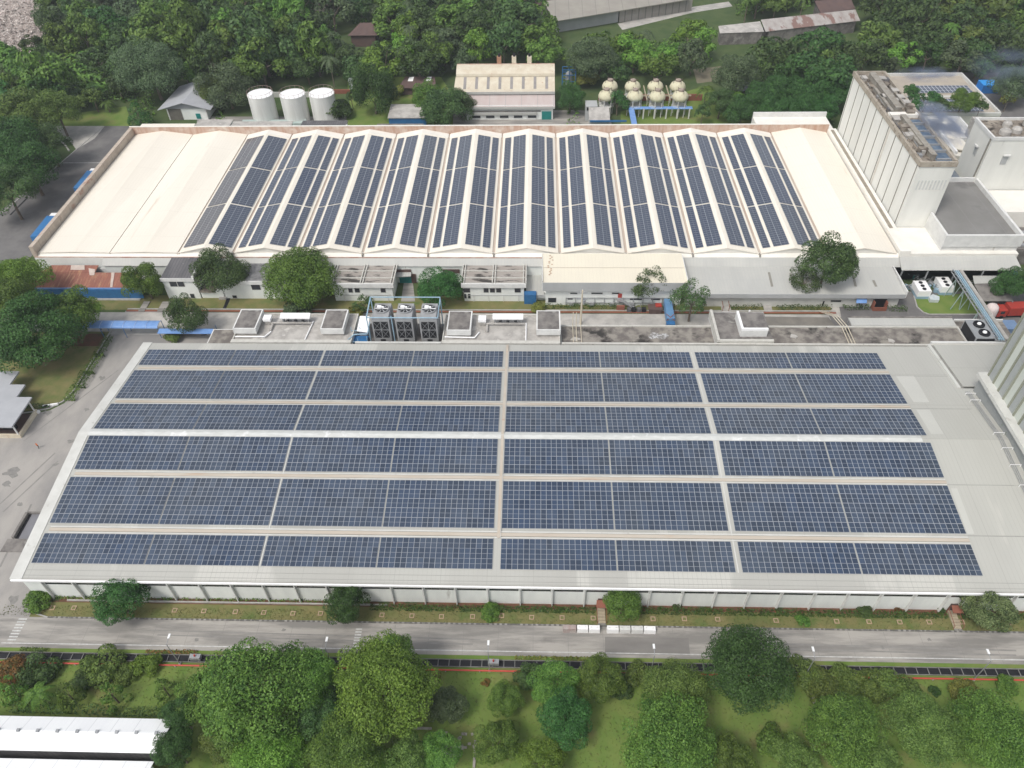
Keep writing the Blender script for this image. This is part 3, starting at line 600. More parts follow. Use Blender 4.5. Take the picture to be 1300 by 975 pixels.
# ================================================================ ANNEX BEHIND NEAR WAREHOUSE
AZ=6.9
anx=thing('annex','pale flat roofed service annex along the rear of the near warehouse','annex',(-30,135,0))
ax0,ax1,ac0,ac1=X(300,420,AZ),X(450,420,AZ),X(563,420,AZ),X(711,425,AZ)
for (a,c) in ((ax0,ac0-19.0+ (ax1-ax0)-(ax1-ax0)),):
    pass
MB().box(ax0,ax1,130.8,141.2,0,AZ-.2,top=None).build('wall',m_wall,anx); MB().box(ac0,ac1,130.8,141.2,0,AZ-.2).build('wall',m_wall,anx)
MB().box(ax0+.2,ax1-.2,131.5,141,AZ-.2,AZ-.1).build('roof',m_pale,anx); MB().box(ac0+.2,ac1-.2,131.5,141,AZ-.2,AZ-.1).build('roof',m_pale,anx)
for (a,c) in ((ax0,ax1),(ac0,ac1)):
    b=MB(); b.box(a,c,130.5,131.5,AZ-.9,AZ+.45); b.box(a,c,141,141.3,AZ-.3,AZ+.25); b.box(a,a+.25,131.5,141,AZ-.3,AZ+.25); b.box(c-.25,c,131.5,141,AZ-.3,AZ+.25)
    b.build('parapet',m_parapet,anx)
def stairhead(p0,p1,z,label,zr=None,matr=None):
    x0,x1=X(*p0,z),X(*p1,z); y1=Y(*p0,z); y0=y1-7.2
    t=thing('stair_head',label,'roof box',((x0+x1)/2,(y0+y1)/2,AZ),'raised boxes on the annex roof')
    MB().box(x0+.3,x1-.3,y0+.3,y1-.3,AZ-.1,z-1.5).build('base',m_pale,t)
    MB().box(x0,x1,y0,y1,z-1.5,z).build('slab',m_white,t)
    MB().box(x0+.3,x1-.3,y0+.3,y1-.3,z-.005,z+.01).build('roof',matr or m_flat2,t); return t
stairhead((306,392.6),(334.3,392.6),9,'stained roof box at the left end of the annex roof')
stairhead((414,393),(442.6,393),9,'stained roof box just left of the blue framed cooling towers')
stairhead((570,394.5),(600,394),9,'stained roof box just right of the cooling towers')
stairhead((681,394),(711,394),9,'stained roof box at the right end of the pale annex roof')
def duct(x0,x1,label):
    t=thing('skylight_duct',label,'duct',((x0+x1)/2,138.2,AZ),'white ducts on the annex roof')
    b=MB(); b.slab([(x0,137.6,AZ+1.9),(x1,137.6,AZ+1.9),(x1,139,AZ+2.3),(x0,139,AZ+2.3)],.35); b.build('hood',m_bright,t)
    b=MB(); 
    for i in range(5): xx=x0+.5+(x1-x0-1)*i/4; b.box(xx-.15,xx+.15,137.8,138.8,AZ-.1,AZ+1.6)
    b.build('bracket',m_steel,t); b=MB(); b.box(x0-3,x1+.3,137.1,137.4,AZ+.5,AZ+.8); b.build('pipe',m_pale,t)
    for k in range(3): MB().tube((x0+1.8+k*1.8,137.4,AZ+1),(x0+1.8+k*1.8,137.7,AZ+1.3),.35,n=10).build('fan',m_dark,t)
duct(X(353,408,AZ+2),X(391,408,AZ+2),'long white duct left of the cooling towers'); duct(X(625,408,AZ+2),X(664,408,AZ+2),'long white duct right of the cooling towers')
for px,lab in ((338,'small white cowl beside the leftmost roof box'),(612,'small white cowl beside the third roof box')):
    x=X(px,408,AZ+1.5); t=thing('roof_cowl',lab,'cowl',(x,137.8,AZ),'white cowls on the annex roof')
    MB().box(x-.9,x+.9,137,138.8,AZ+1.2,AZ+1.9).build('hood',m_bright,t); MB().box(x-.6,x+.6,137.2,138.5,AZ-.1,AZ+1.2).build('base',m_pale,t)
    MB().box(x+.9,x+1.4,134.8,137.4,AZ-.1,AZ+.5).build('elbow',m_pale,t)
def pipe(pts,r,name,mt,label,cat='pipe',group=None):
    b=MB()
    for p,q in zip(pts[:-1],pts[1:]): b.tube(p,q,r,n=8)
    o=b.build(name,mt,org=pts[0]); return tag(o,label,cat,group)
pipe([(ax0+.5,132.6,AZ+.3),(ax0+7.5,132.6,AZ+.3),(ax0+8.5,134.5,AZ+.3)],.16,'roof_pipe',m_bright,'white bent pipe on the left end of the annex roof')
pipe([(ac0+.5,132.8,AZ+.3),(ac0+7.5,132.6,AZ+.3),(ac0+8.5,134.5,AZ+.3)],.16,'roof_pipe',m_bright,'white bent pipe right of the cooling towers')
pipe([(X(397,412,AZ),138.4,AZ+.2),(X(397,412,AZ)-.6,131.6,AZ+.2)],.14,'roof_pipe',m_bright,'straight white pipe beside the left long duct')
pipe([(X(668,412,AZ),138,AZ+.2),(X(668,412,AZ),130.5,AZ+.2)],.14,'roof_pipe',m_bright,'straight white pipe beside the right long duct')
# left dark flat roof
lf=thing('flat_roof_room','low room with a stained dark flat roof left of the annex','building',(-79,135,0))
MB().box(-77.5,ax0-.3,131.5,137.6,0,5.2,top=None).build('wall',m_white,lf); MB().box(-77.2,ax0-.5,131.8,137.3,5.2,5.3).build('roof',m_flat,lf)
# cooling tower platform
cp=thing('cooling_platform','tan platform carrying the cooling towers behind the near roof','platform',(-30,135,0))
MB().box(ax1+.1,ac0-.1,131,140.5,0,4.6).build('base',m_greyw,cp); MB().box(ax1+.1,ac0-.1,131,140.5,4.6,4.75).build('deck',m_flat2,cp)
MB().box(ax1+1,ac0-.1,130.5,131.0,6.5,7.3).build('edge_beam',m_ntrim,cp)
def cooling(x0,x1,label):
    t=thing('cooling_tower',label,'cooling tower',((x0+x1)/2,136.6,4.75),'three blue framed cooling towers')
    y0,y1,z0,z1=133.6,139.3,4.75,12
    b=MB(); b.box(x0,x1,y0,y1,z0,z1-.6); b.build('casing',m_ctower,t)
    b=MB(); b.box(x0+.15,x1-.15,y0+.6,y1,z1-.6,z1-.1); b.build('deck',m_ctower,t)
    f=MB().box(x0+.35,x1-.35,y0-.06,y0,z0+1.5,z1-1.0).build('louvre',m_dark,t)
    b=MB(); xm=(x0+x1)/2; zm=z0+3.9
    b.box(xm-.07,xm+.07,y0-.12,y0-.06,z0+1.5,z1-1); b.box(x0+.35,x1-.35,y0-.12,y0-.06,zm-.07,zm+.07)
    for (xa,za) in ((x0+.35,z0+1.5),(xm,z0+1.5),(x0+.35,zm),(xm,zm)):
        xb=xa+(x1-x0)/2-.35; zb=za+2.35; b.tube((xa,y0-.1,za),(xb,y0-.1,zb),.035,n=5); b.tube((xa,y0-.1,zb),(xb,y0-.1,za),.035,n=5)
    b.build('cross_brace',m_steel,f)
    MB().box(xm-.6,xm+.6,y0-.05,y0,z0+.4,z0+1.0).build('access_hatch',m_dark,t)
    ym=y0+3.4; r=1.55
    g=MB(); g.lathe(xm,ym,[(r+.15,z1-.1),(r+.15,z1+.35),(r,z1+.35),(r,z1-.02)],24); g.build('fan_ring',m_ctower,t)
    MB().lathe(xm,ym,[(r-.01,z1-.04),(r-.02,z1)],24).build('fan_well',m_dark,t)
    g=MB()
    for k in range(7):
        a=2*math.pi*k/7; d=Vector((math.cos(a),math.sin(a),0)); n=Vector((-d.y,d.x,0)); c=Vector((xm,ym,z1+.12))
        g.poly([c+d*.3-n*.1,c+d*1.4-n*.22,c+d*1.4+n*.12,c+d*.3+n*.1])
    g.build('fan_blade',m_steel,t)
    g=MB(); g.box(xm-1.0,xm-.1,ym-.3,ym+.5,z1+.3,z1+.8); g.tube((xm-.2,ym+.1,z1+.55),(xm+.5,ym+.2,z1+.5),.22); g.box(xm-1.6,xm+1.6,ym-.08,ym+.08,z1+.2,z1+.32); g.build('motor',m_bright,t)
cooling(-37.7,-33.6,'grey fan cooling tower, leftmost of the three in the blue frame')
cooling(-32.2,-28.2,'grey fan cooling tower, middle of the three in the blue frame')
cooling(-26.6,-22.6,'grey fan cooling tower, rightmost of the three in the blue frame')
t=thing('cooling_pipework','pale blue pipe frame running round the three cooling towers','pipe frame',(-30,136,4.75))
b=MB(); z=13.2
for y in (133.4,140): b.tube((-38.6,y,z-(.8 if y<135 else 0)),(-22.2,y,z-(.8 if y<135 else 0)),.13)
b.tube((-38.6,133.4,z-.8),(-38.6,140,z),.17); b.tube((-22.2,133.4,z-.8),(-22.2,140,z),.10); b.build('header_pipe',m_bluep,t)
b=MB()
for x,y in ((-38.6,133.4),(-38.6,140),(-22.2,140),(-32.9,133.5)): b.tube((x,y,4.75),(x,y,z-.4),.13)
b.build('riser',m_bluep,t)
t=thing('pipe_lattice','blue lattice stair and pump frame left of the cooling towers','frame',(-42,133,4.75))
b=MB()
x0,x1=-43.2,-38.9
for x in (x0,x0+2.1,x1): b.tube((x,131.6,4.8),(x,131.6,6.9+(x-x0)*.3),.08); b.tube((x,135,4.8),(x,135,8.2),.08)
for z in (5.6,6.6): b.tube((x0,131.6,z),(x1,131.6,z),.08); b.tube((x0,135,z+.5),(x1,135,z+.5),.08)
b.tube((x0-2.2,131.6,5.4),(x0+1.2,132.6,8),.12); b.tube((x0+1.2,132.6,8),(x1,132.6,8.2),.12); b.tube((x1,132.6,8.2),(x1+.2,136,9),.12)
for i in range(4): b.tube((x0+i*1.1,131.6,5.6),(x0+.6+i*1.1,131.6,6.6),.05)
b.build('lattice',m_bluep,t); b=MB(); b.box(x0+.3,x1-.4,132.2,134.6,4.75,5.9); b.build('pump',m_blue,t)
t=thing('metal_canopy','plain white metal canopy sheet left of the cooling towers','canopy',(-41,137,5))
b=MB(); P=[at(453,420,7.6),at(467,422,7.6),at(469,401.5,8.2),at(457,401,8.2)]; b.slab(P,.12); b.build('sheet',m_bright,t); MB().box(P[0][0]+.4,P[1][0]-.6,P[0][1]+.4,P[2][1]-.4,4.75,7.4).build('post_box',m_steel,t)
# right stained flat roofs
rf=thing('rear_annex','long low annex with a stained grey brown flat roof behind the near warehouse','annex',(50,135,0))
ra0=ac1+.3; ra1=X(1222,425,5.4)
MB().box(ra0,ra1,130.7,139.2,0,5.2).build('wall',m_wall,rf); MB().box(ra0+.1,ra1-.1,130.9,138.8,5.2,5.3).build('roof',m_flat,rf)
b=MB(); b.box(ra0,ra1,138.8,139.2,5.0,5.65); b.box(ra1-.3,ra1,130.7,138.8,5.0,5.6); b.box(ra0,ra1,130.55,131.0,5.8,7.3); b.build('parapet',m_parapet,rf)
pa=X(903,401,7.6); pb_=X(978,401,7.6)
t=thing('raised_roof_room','raised dark flat roof with a bold white parapet in the rear annex','building',(pa+5,135,5.3))
MB().box(pa,pb_-1.2,131.2,142.3,5.3,7.3).build('wall',m_white,t); MB().box(pa+.5,pb_-1.2,131.7,142,7.3,7.4).build('roof',m_flat2,t)
b=MB(); b.box(pa-.1,pa+.5,131.2,142.3,6,8); b.box(pa+.5,pb_-1.2,131.1,131.7,6,7.9); b.build('parapet',m_parapet,t)
t=thing('stair_head','roof box with an L shaped white edge on the raised dark roof','roof box',(pa+6,137,7.4))
x0=X(935,395,9.6); x1=X(968,395,9.6); y1=Y(950,395,9.6)
MB().box(x0,x1,y1-6.6,y1,7.4,9.2).build('wall',m_white,t); MB().box(x0+.5,x1,y1-6.1,y1,9.2,9.3).build('roof',m_flat2,t)
b=MB(); b.box(x0,x0+.5,y1-6.6,y1,9.2,9.7); b.box(x0+.5,x1,y1-6.6,y1-6.1,9.2,9.7); b.build('parapet',m_bright,t)
t=thing('lean_to_canopy','long flat pale canopy strip along the service road, right end','canopy',(70,142,0))
x0,x1=X(1080,408,5.8),X(1212,408,5.8); MB().box(x0,x1,139.4,142.6,5.3,5.6).build('canopy_roof',m_grey,t); MB().box(x0,x1,142.3,142.6,5.6,5.9).build('edge',m_flat2,t)
for i in range(6): xx=x0+.3+(x1-x0-.6)*i/5; MB().box(xx-.12,xx+.12,142.1,142.3,0,5.3).build('post',m_steel,t)
for i,px in enumerate((716,727)):
    pass
for i,dx in enumerate((0,.8,1.9)):
    pipe([(X(728,432,5.6)+dx,131.0,5.6),(X(728,432,5.6)+dx,139,5.6),(X(728,432,5.6)+dx,139.6,9.2)],.09,'roof_pipe',m_cream,'thin pipe standing at the left end of the stained roof','pipe','thin pipes on the stained roof left end')
for i,dx in enumerate((0,.7,1.4)):
    pipe([(X(1077,434,5.6)+dx,131.0,5.6),(X(1077,434,5.6)+dx,139,5.6),(X(1077,434,5.6)+dx-.8,143.4,5.2),(X(1077,434,5.6)+dx-.8,151,.6)],.09,'roof_pipe',m_cream,'thin pipe crossing the stained roof and road towards the big twin tree','pipe','thin pipes crossing the stained roof')
t=tag(MB().prism([(26.6,135.2),(27.4,134.5),(28.6,134.9),(30.2,134.4),(31.6,135.5),(30.9,136.6),(29.4,136.2),(27.8,137.0)],5.3,5.38).build('tarpaulin',mat('tarp',(.50,.50,.50),(.20,.19,.18),1.4,ab=(.42,.55),rough=.6),org=(29,135.6,5.3)),'crumpled pale tarpaulin on the stained roof near the blue walkway','tarpaulin')
for (x,y,s,l) in ((9.6,134.2,1.3,'small broken pale slab near the left end of the stained roof'),(60.5,135.5,.9,'small pale debris scrap on the stained roof, mid right'),(82.5,134,.8,'small pale debris scrap on the stained roof, far right')):
    tag(MB().prism([(x-s,y-.2),(x+.2,y-.7),(x+s,y),(x+.4,y+.6),(x-.5,y+.9)],5.3,5.5).build('debris',m_pale,org=(x,y,5.3)),l,'debris')
# chiller
cx_=X(1236,420,6)
t=thing('chiller','dark boxy chiller with two fans at the end of the stained roof','chiller',(cx_,134.5,5.3))
a0=cx_-2.3
MB().box(a0,a0+4.4,132,138.5,5.2,8.2).build('casing',m_steel,t); MB().box(a0-.06,a0,132.3,138.2,5.5,8).build('grille',m_dark,t); MB().box(a0+.2,a0+4.2,131.93,132,5.5,8).build('grille',m_dark,t)
for yy in (133.7,136.7): MB().lathe(a0+2.4,yy,[(1.25,8.2),(1.25,8.5),(1.1,8.5),(1.1,8.3)],16,0).build('fan',m_dark,t); MB().lathe(a0+2.4,yy,[(.5,8.5),(.4,8.75)],10).build('motor',m_bright,t)
b=MB()
for k in range(5): b.tube((a0+4.6,132.5+k*1.2,5.4),(a0+6.8,133+k*1.2,6.5),.13); 
b.tube((a0+6.8,131,6.5),(a0+6.8,139,6.5),.15); b.build('pipework',m_bluep,t)
pk=thing('plant_deck','grey plant deck under the chiller and pipe bridge','deck',(98,135,0)); MB().box(ra1+.1,ra1+11.5,132.3,142,0,5.1).build('deck',m_flat,pk); MB().box(ra1+.1,ra1+11.5,141.7,142,5.1,5.6).build('edge',m_white,pk)
# pipe bridge
t=thing('pipe_bridge','long steel pipe bridge crossing the equipment lawn on trestle legs','pipe bridge',(96,150,0))
A=Vector(at(1214,345,5.2)); Bq=Vector(at(1272,433,8.0)); d=(Bq-A).normalized(); n=Vector((-d.y,d.x,0)).normalized()
b=MB(); b.tube(A-n*1.2,Bq-n*1.2,.14); b.tube(A+n*1.2,Bq+n*1.2,.14); b.tube(A-n*1.2+Vector((0,0,.9)),Bq-n*1.2+Vector((0,0,.9)),.08); b.build('truss',m_steel,t)
b=MB()
L_=(Bq-A).length; k=0
while k<L_: b.tube(A+d*k-n*1.2,A+d*k+n*1.2,.08); b.tube(A+d*k-n*1.2,A+d*min(k+1.6,L_)-n*1.2+Vector((0,0,.9)),.05,n=5); k+=1.6
b.build('cross_bar',m_steel,t)
b=MB()
for o_ in (-.7,-.2,.3): b.tube(A+n*o_+Vector((0,0,.35)),Bq+n*o_+Vector((0,0,.35)),.16)
b.build('pipe',m_bluep,t)
b=MB(); q0=A+n*.95+Vector((0,0,.3)); q1=Bq+n*.95+Vector((0,0,.3)); b.hexa([q0-n*.45,q1-n*.45,q1+n*.35,q0+n*.35]+[v+Vector((0,0,.4)) for v in (q0-n*.45,q1-n*.45,q1+n*.35,q0+n*.35)]); b.build('cable_cover',m_pale,t)
for f_ in (.12,.30,.62):
    c=A+d*L_*f_
    for s in (-1,1):
        leg=MB(); leg.tube(c+n*s*1.1,Vector((c.x+n.x*s*1.1-1.1,c.y+n.y*s*1.1,0)),.11); leg.tube(c+n*s*1.1,Vector((c.x+n.x*s*1.1+1.1,c.y+n.y*s*1.1,0)),.11); leg.build('leg',mat('pale_green_steel',(.33,.42,.40),rough=.6),t)
# chillers on lawn & equipment
def chiller(px,py,label,wd=3.2):
    x,y=at(px,py)[:2]; t=thing('chiller',label,'chiller',(x,y,0),'white units on the equipment lawn')
    MB().box(x-wd/2,x+wd/2,y,y+4.5,.9,2.6).build('casing',m_bright,t); MB().box(x-wd/2,x+wd/2,y-.05,y+4.4,.12,.9).build('base',m_bluep,t)
    for k in range(3): MB().lathe(x,y+.9+k*1.35,[(.5,2.6),(.5,2.75),(.35,2.75)],12).build('fan',m_dark,t)
chiller(1170.5,380,'white chiller at the left side of the equipment lawn'); chiller(1199.5,375,'white chiller right of the lawn equipment')
def clutter(name,label,cat,px,py,seed,n=10,sz=2.5,mats_=None):
    x,y=at(px,py)[:2]; R=random.Random(seed); t=thing(name,label,cat,(x,y,0))
    b=MB()
    for i in range(n):
        p=(x+R.uniform(-sz,sz),y+R.uniform(-sz*.6,sz*.6),R.uniform(.2,1.9)); q=(p[0]+R.choice((-1,1))*R.uniform(.3,1.8),p[1]+R.uniform(-1,1),R.uniform(.2,2.2)); b.tube(p,q,R.uniform(.06,.16),n=6)
        b.tube((p[0],p[1],0),p,.07,n=6)
    b.build('pipework',m_steel,t); b=MB()
    for i in range(4): xx=x+R.uniform(-sz,sz); yy=y+R.uniform(-sz*.5,sz*.5); h=R.uniform(.5,1.6); b.tube((xx,yy,.1),(xx,yy,h),R.uniform(.3,.6),n=12)
    b.build('vessel',(mats_ or m_bluep),t)
clutter('pump_set','tangle of pumps and pipes left of the first white chiller','pumps',1158,369,1); clutter('pump_set','tangle of pipes between the two white chillers','pumps',1184,367,2,14); clutter('pump_set','vessels and pipes in front of the canopy, upper left of the lawn','pumps',1172,358,3,12,3.5,m_steel)
clutter('pipe_stack','brown pipes stacked between the pipe bridge and the grey shed','pipes',1229,362,4,14,3,m_brown); clutter('scrap_heap','small red and brown scrap left of the red truck','scrap',1262,392,5,8,1.5,m_red)
clutter('pump_set','blue machinery against the lean-to wall beside the grey roof end','pumps',1166,352,9,8,2,m_teal)
x,y=at(1184,382)[:2]; tag(MB().prism([(x-1.2,y-.8),(x+1,y-.9),(x+1.6,y+.6),(x+.3,y+1.6),(x-1,y+.8)],.1,1.0).build('covered_pallet',mat('tarp2',(.45,.52,.55),(.6,.62,.62),1.5,rough=.7),org=(x,y,0)),'pallet under a crumpled pale cover on the equipment lawn','pallet')
t=thing('storage_shed','open shed with a two tone grey roof beside the red truck','shed',(108,152,0))
z=3.6; q=[at(1248,382,z),at(1286,382,z),at(1277,359,z+.6),at(1237,361,z+.6)]; b=MB(); b.slab(q,.15); b.build('roof',m_flat2,t)
b=MB(); q2=[at(1237,360,z+.8),at(1272,359,z+.8),at(1270,350,z+.5),at(1235,350,z+.5)]; b.slab(q2,.15); b.build('upper_roof',m_grey,t)
MB().box(q[3][0]+.5,q[2][0],q[2][1]-.3,q[2][1],0,z+.3).build('back_wall',m_flat2,t)
for p in q: MB().box(p[0]-.12,p[0]+.12,p[1]-.12,p[1]+.12,0,z-.1).build('post',m_steel,t)
# red truck
def truck(name,label,x,y,rz,L,W,Hh,bodym,cabm,group=None):
    t=thing(name,label,'truck',(x,y,0),group); c=(x,y)
    def bx_(n_,x0,x1,y0,y1,z0,z1,mt,par=t): return MB().box(x+x0,x+x1,y+y0,y+y1,z0,z1,rot=rz,c=c).build(n_,mt,par)
    bx_('chassis',-W/2+.2,W/2-.2,-L/2,L/2,.5,.85,m_dark)
    bx_('cargo_box',-W/2,W/2,-L/2,L/2-2.6,.9,Hh,bodym)
    cab=bx_('cab',-W/2+.05,W/2-.05,L/2-2.3,L/2,.6,2.5,cabm); bx_('windscreen',-W/2+.2,W/2-.2,L/2,L/2+.03,1.5,2.3,m_glass,cab)
    for sx_ in (-1,1): bx_('side_window',sx_*(W/2-.04)-.02,sx_*(W/2-.04)+.02,L/2-1.6,L/2-.6,1.5,2.3,m_glass,cab); bx_('headlight',sx_*.8-.15,sx_*.8+.15,L/2,L/2+.04,.8,1.0,m_bright,cab)
    for sy_ in (-L/2+1.2,-L/2+2.4,L/2-1.2):
        for sx_ in (-1,1):
            a,b_=math.cos(rz),math.sin(rz); lx=sx_*(W/2-.18); wx=x+lx*a-sy_*b_; wy=y+lx*b_+sy_*a; ax=Vector((a,b_,0))*.16
            MB().tube(Vector((wx,wy,.5))-ax,Vector((wx,wy,.5))+ax,.5,n=16).build('wheel',m_dark,t)
    return t
mb_=mat('truck_blue',(.05,.19,.42),(.05,.16,.36),1,rough=.45)
truck('box_truck','blue box truck with white cab parked beside the far warehouse, farther of two',-143.2,214.5,.03,13.5,2.7,3.1,mb_,m_bright,'blue trucks beside the far warehouse')
truck('box_truck','blue box truck with white cab parked beside the far warehouse, nearer of two',-143.6,187.5,.03,13.5,2.8,3.1,mb_,m_bright,'blue trucks beside the far warehouse')
xq,yq=at(1283,400)[:2]; truck('lorry','red lorry with an orange red box behind the pipe bridge',xq,yq,math.pi/2+.05,9,2.7,3.2,m_red,m_red)
x,y=at(1254,402)[:2]; t=thing('storage_tank','small white domed tank between the pipe bridge and the red lorry','tank',(x,y,0)); MB().lathe(x,y,[(1.5,0),(1.5,2.6),(1.3,3.3),(.8,3.8),(.05,4)],20).build('shell',mat('pinkish_white',(.72,.62,.60),rough=.5),t,smooth=True)
x,y=at(1275,424)[:2]; tag(MB().box(x-3.5,x+2,y-1.5,y+2,0,2.8).build('blue_container',mat('faded_blue',(.14,.22,.36),(.18,.26,.4),1,rough=.7),org=(x,y,0)),'faded blue container roof behind the silo block','container')
# ================================================================ MIDDLE ROW BUILDINGS
def windows(t,lst,y,mt=m_glass):
    for (x0,x1,z0,z1) in lst:
        f=MB().box(x0-.1,x1+.1,y-.06,y+.02,z0-.1,z1+.1).build('window',m_ntrim,t); MB().box(x0,x1,y-.09,y-.06,z0,z1).build('pane',mt,f)
def zat(px,py,yy):  # height of pixel row on the vertical plane y=yy
    lo,hi=-2.,40.
    for _ in range(40):
        mid=(lo+hi)/2
        if Y(px,py,mid)>yy: lo=mid
        else: hi=mid
    return (lo+hi)/2
def winpx(lst,yy):
    o=[]
    for (a,c,top,bot) in lst: z1=zat(a,top,yy); z0=zat(a,bot,yy); o.append((X(a,top,z1),X(c,top,z1),z0,z1))
    return o
# rusty shed
t=thing('rusty_shed','long shed with a rusty red sheet roof above a blue sheet front','shed',(-118,159,0))
x0,x1=X(32,367,3.6),X(172,367,3.6); xm=X(118,350,4.4)
b=MB(); b.slab([(x0,156.2,3.5),(x1,156.2,3.5),(x1,161.6,4.4),(x0+1.5,161.6,4.4)],.12); b.slab([(x0+1.5,161.6,4.45),(xm,161.6,4.45),(xm,164.2,4.9),(x0+3.5,164.2,4.9)],.12); b.build('roof',m_rust,t)
b=MB(); b.slab([(X(88,345,4.6),162.4,4.70),(X(106,345,4.6),162.4,4.70),(X(108,338,4.6),164.1,4.98),(X(91,338,4.6),164.1,4.98)],.05); b.slab([(X(111,352,4.5),160.5,4.33),(X(117,352,4.5),160.5,4.33),(X(121,343,4.5),162.6,4.72),(X(112,343,4.5),163,4.8)],.05); b.slab([(X(135.5,368,4),156.3,3.62),(X(138.5,368,4),156.3,3.62),(X(147,347,4),161.5,4.5),(X(143,347,4),161.5,4.5)],.05)
b.build('pale_roof_patch',mat('pale_sheet_patch',(.55,.48,.43),(.48,.38,.33),.8,rough=.8),t)
MB().box(x0+2.2,x1+1,155.8,156.0,.3,3.1).build('front_sheet',m_blue,t); MB().box(x0,x1,155.95,156.2,3.15,3.45).build('fascia',m_bluel,t); MB().box(x0,x1,163.8,164,0,4.2).build('back_wall',m_white,t); MB().box(x0+.2,x0+.4,156.3,163.8,0,3.4).build('side_wall',m_darksheet,t)
MB().box(x0+1,x1,155.2,155.8,0,.3).build('plinth',m_kerb,t)
# left house
yb=156.2; zt=zat(225,352.5,yb)
t=thing('grey_roof_house','white two storey house with a dark grey sheet roof below the cream roof','house',(-85,160,0))
x0,x1=X(204,352,zt),X(246,352,zt)
MB().box(x0,x1,yb,164,0,zt-.3).build('wall',m_wall,t); b=MB(); b.slab([(x0,yb-.3,zt),(x1-.6,yb-.3,zt),(x1+1.2,164.3,zt+.6),(x0+.3,164.3,zt+.6)],.2); b.build('roof',m_darksheet,t)
MB().box(x0-.1,x1+.1,yb-.45,yb-.3,zt-.95,zt+.05).build('fascia',m_white,t); MB().box(x1-.5,x1+.1,yb-.3,164,zt-1,zt+.5).build('parapet',m_white,t)
windows(t,winpx([(214.5,223.5,357.5,363.5),(224.5,232.5,357.5,363.5),(241,246,373,378)],yb),yb)
f=MB().box(x1+.0,x1+.08,158.5,159.8,zt-2.6,zt-1.3).build('side_window',m_glass,t)
# lower porch
t=thing('porch','low brown roofed porch and ramp right of the two storey house','porch',(-75,158,0))
MB().box(x1+.3,x1+6.2,156.4,161,0,2.2).build('wall',m_wall,t); b=MB(); b.slab([(x1+.3,155.9,2.3),(x1+4.2,155.9,2.3),(x1+4.8,161,2.6),(x1+.3,161,2.6)],.15); b.build('roof',m_dirtroof,t); MB().box(x1+4.9,x1+6.8,155.6,160,0,.5).build('ramp',m_pale,t)
# drain channel diagonal
# second house
zt=zat(330,355.7,yb); x0h,x1h=X(308,356,zt),X(362,356,zt)
t=thing('rough_roof_house','white house with a rough mottled grey roof left of the big bushy tree','house',(-60,160,0))
MB().box(x0h-6,x1h,yb,164.5,0,zt-.3).build('wall',m_wall,t); MB().box(x0h-6,x1h,yb-.3,164.6,zt-.3,zt-.05).build('roof',mat('rough_roof',(.12,.12,.125),(.24,.24,.24),.9,c=(.36,.36,.35),cthr=.6,cscale=.7,rough=.95,detail=10),t); MB().box(x0h-6,x1h+.1,yb-.5,yb-.3,zt-1.1,zt).build('fascia',m_white,t)
windows(t,winpx([(318.5,329.5,361.5,367.5)],yb)+winpx([(295,300,375,378)],yb),yb)
# beamed roof buildings
def beamed(name,label,pxl,pxr,nb,wins,lower=None):
    yb=155.4; zt=zat((pxl+pxr)/2,360,yb-.5); x0,x1=X(pxl,360,zt),X(pxr,360,zt)
    t=thing(name,label,'building',((x0+x1)/2,159,0),'white buildings with ribbed flat roofs')
    MB().box(x0+.6,x1-.6,yb,163,0,zt-.6).build('wall',m_wall,t); MB().box(x0+.2,x1-.2,yb-.3,163.2,zt-.6,zt-.35).build('roof',m_dirtroof if 0 else mat('mouldy_roof',(.30,.27,.24),(.38,.35,.32),.5,(.4,1,1),c=(.06,.055,.05),cthr=.51,cscale=.35,cvec=(.5,1.4,1),rough=.95,soft=.08,detail=9),t)
    b=MB(); b.box(x0,x1,yb-.6,yb-.3,zt-1.3,zt-.1); b.build('fascia',m_white,t)
    for i in range(nb+1):
        xx=x0+.4+(x1-x0-.8)*i/nb; b=MB(); b.box(xx-.45,xx-.2,yb-.3,163.2,zt-.35,zt+.1); b.box(xx+.2,xx+.45,yb-.3,163.2,zt-.35,zt+.1); b.build('roof_beam',m_parapet,t)
    b=MB()
    for yy in (157.6,160.6): b.box(x0+.3,x1-.3,yy-.12,yy+.12,zt-.35,zt-.05)
    b.box(x0+.3,x1-.3,yb-.3,yb+.0,zt-.35,zt-.1); b.build('cross_beam',m_parapet,t)
    windows(t,winpx(wins,yb),yb)
    b=MB(); b.box(x0+1,x1-1,yb-.12,yb-.02,1.9,2.0); b.build('wall_band',m_greyw,t)
    for i in range(4): xx=x0+3+(x1-x0-5)*i/3; MB().box(xx-.1,xx+.1,yb-.14,yb-.02,0,1.9).build('pilaster',m_white,t)
    return t,x0,x1
beamed('ribbed_roof_building','white building with ribbed mouldy flat roof right of the big bushy tree',418,499,2,[(442,447,366,371),(450,456,366,371),(483,489,366,371)])
beamed('ribbed_roof_building','white building with ribbed mouldy flat roof right of the round tree',585,668,2,[(588,596.5,366,371),(589,592,373,378.5),(594,597,373,378.5),(614,620,366,371),(622,628,366,371),(630,636,366,371),(653.5,661,366,371)])
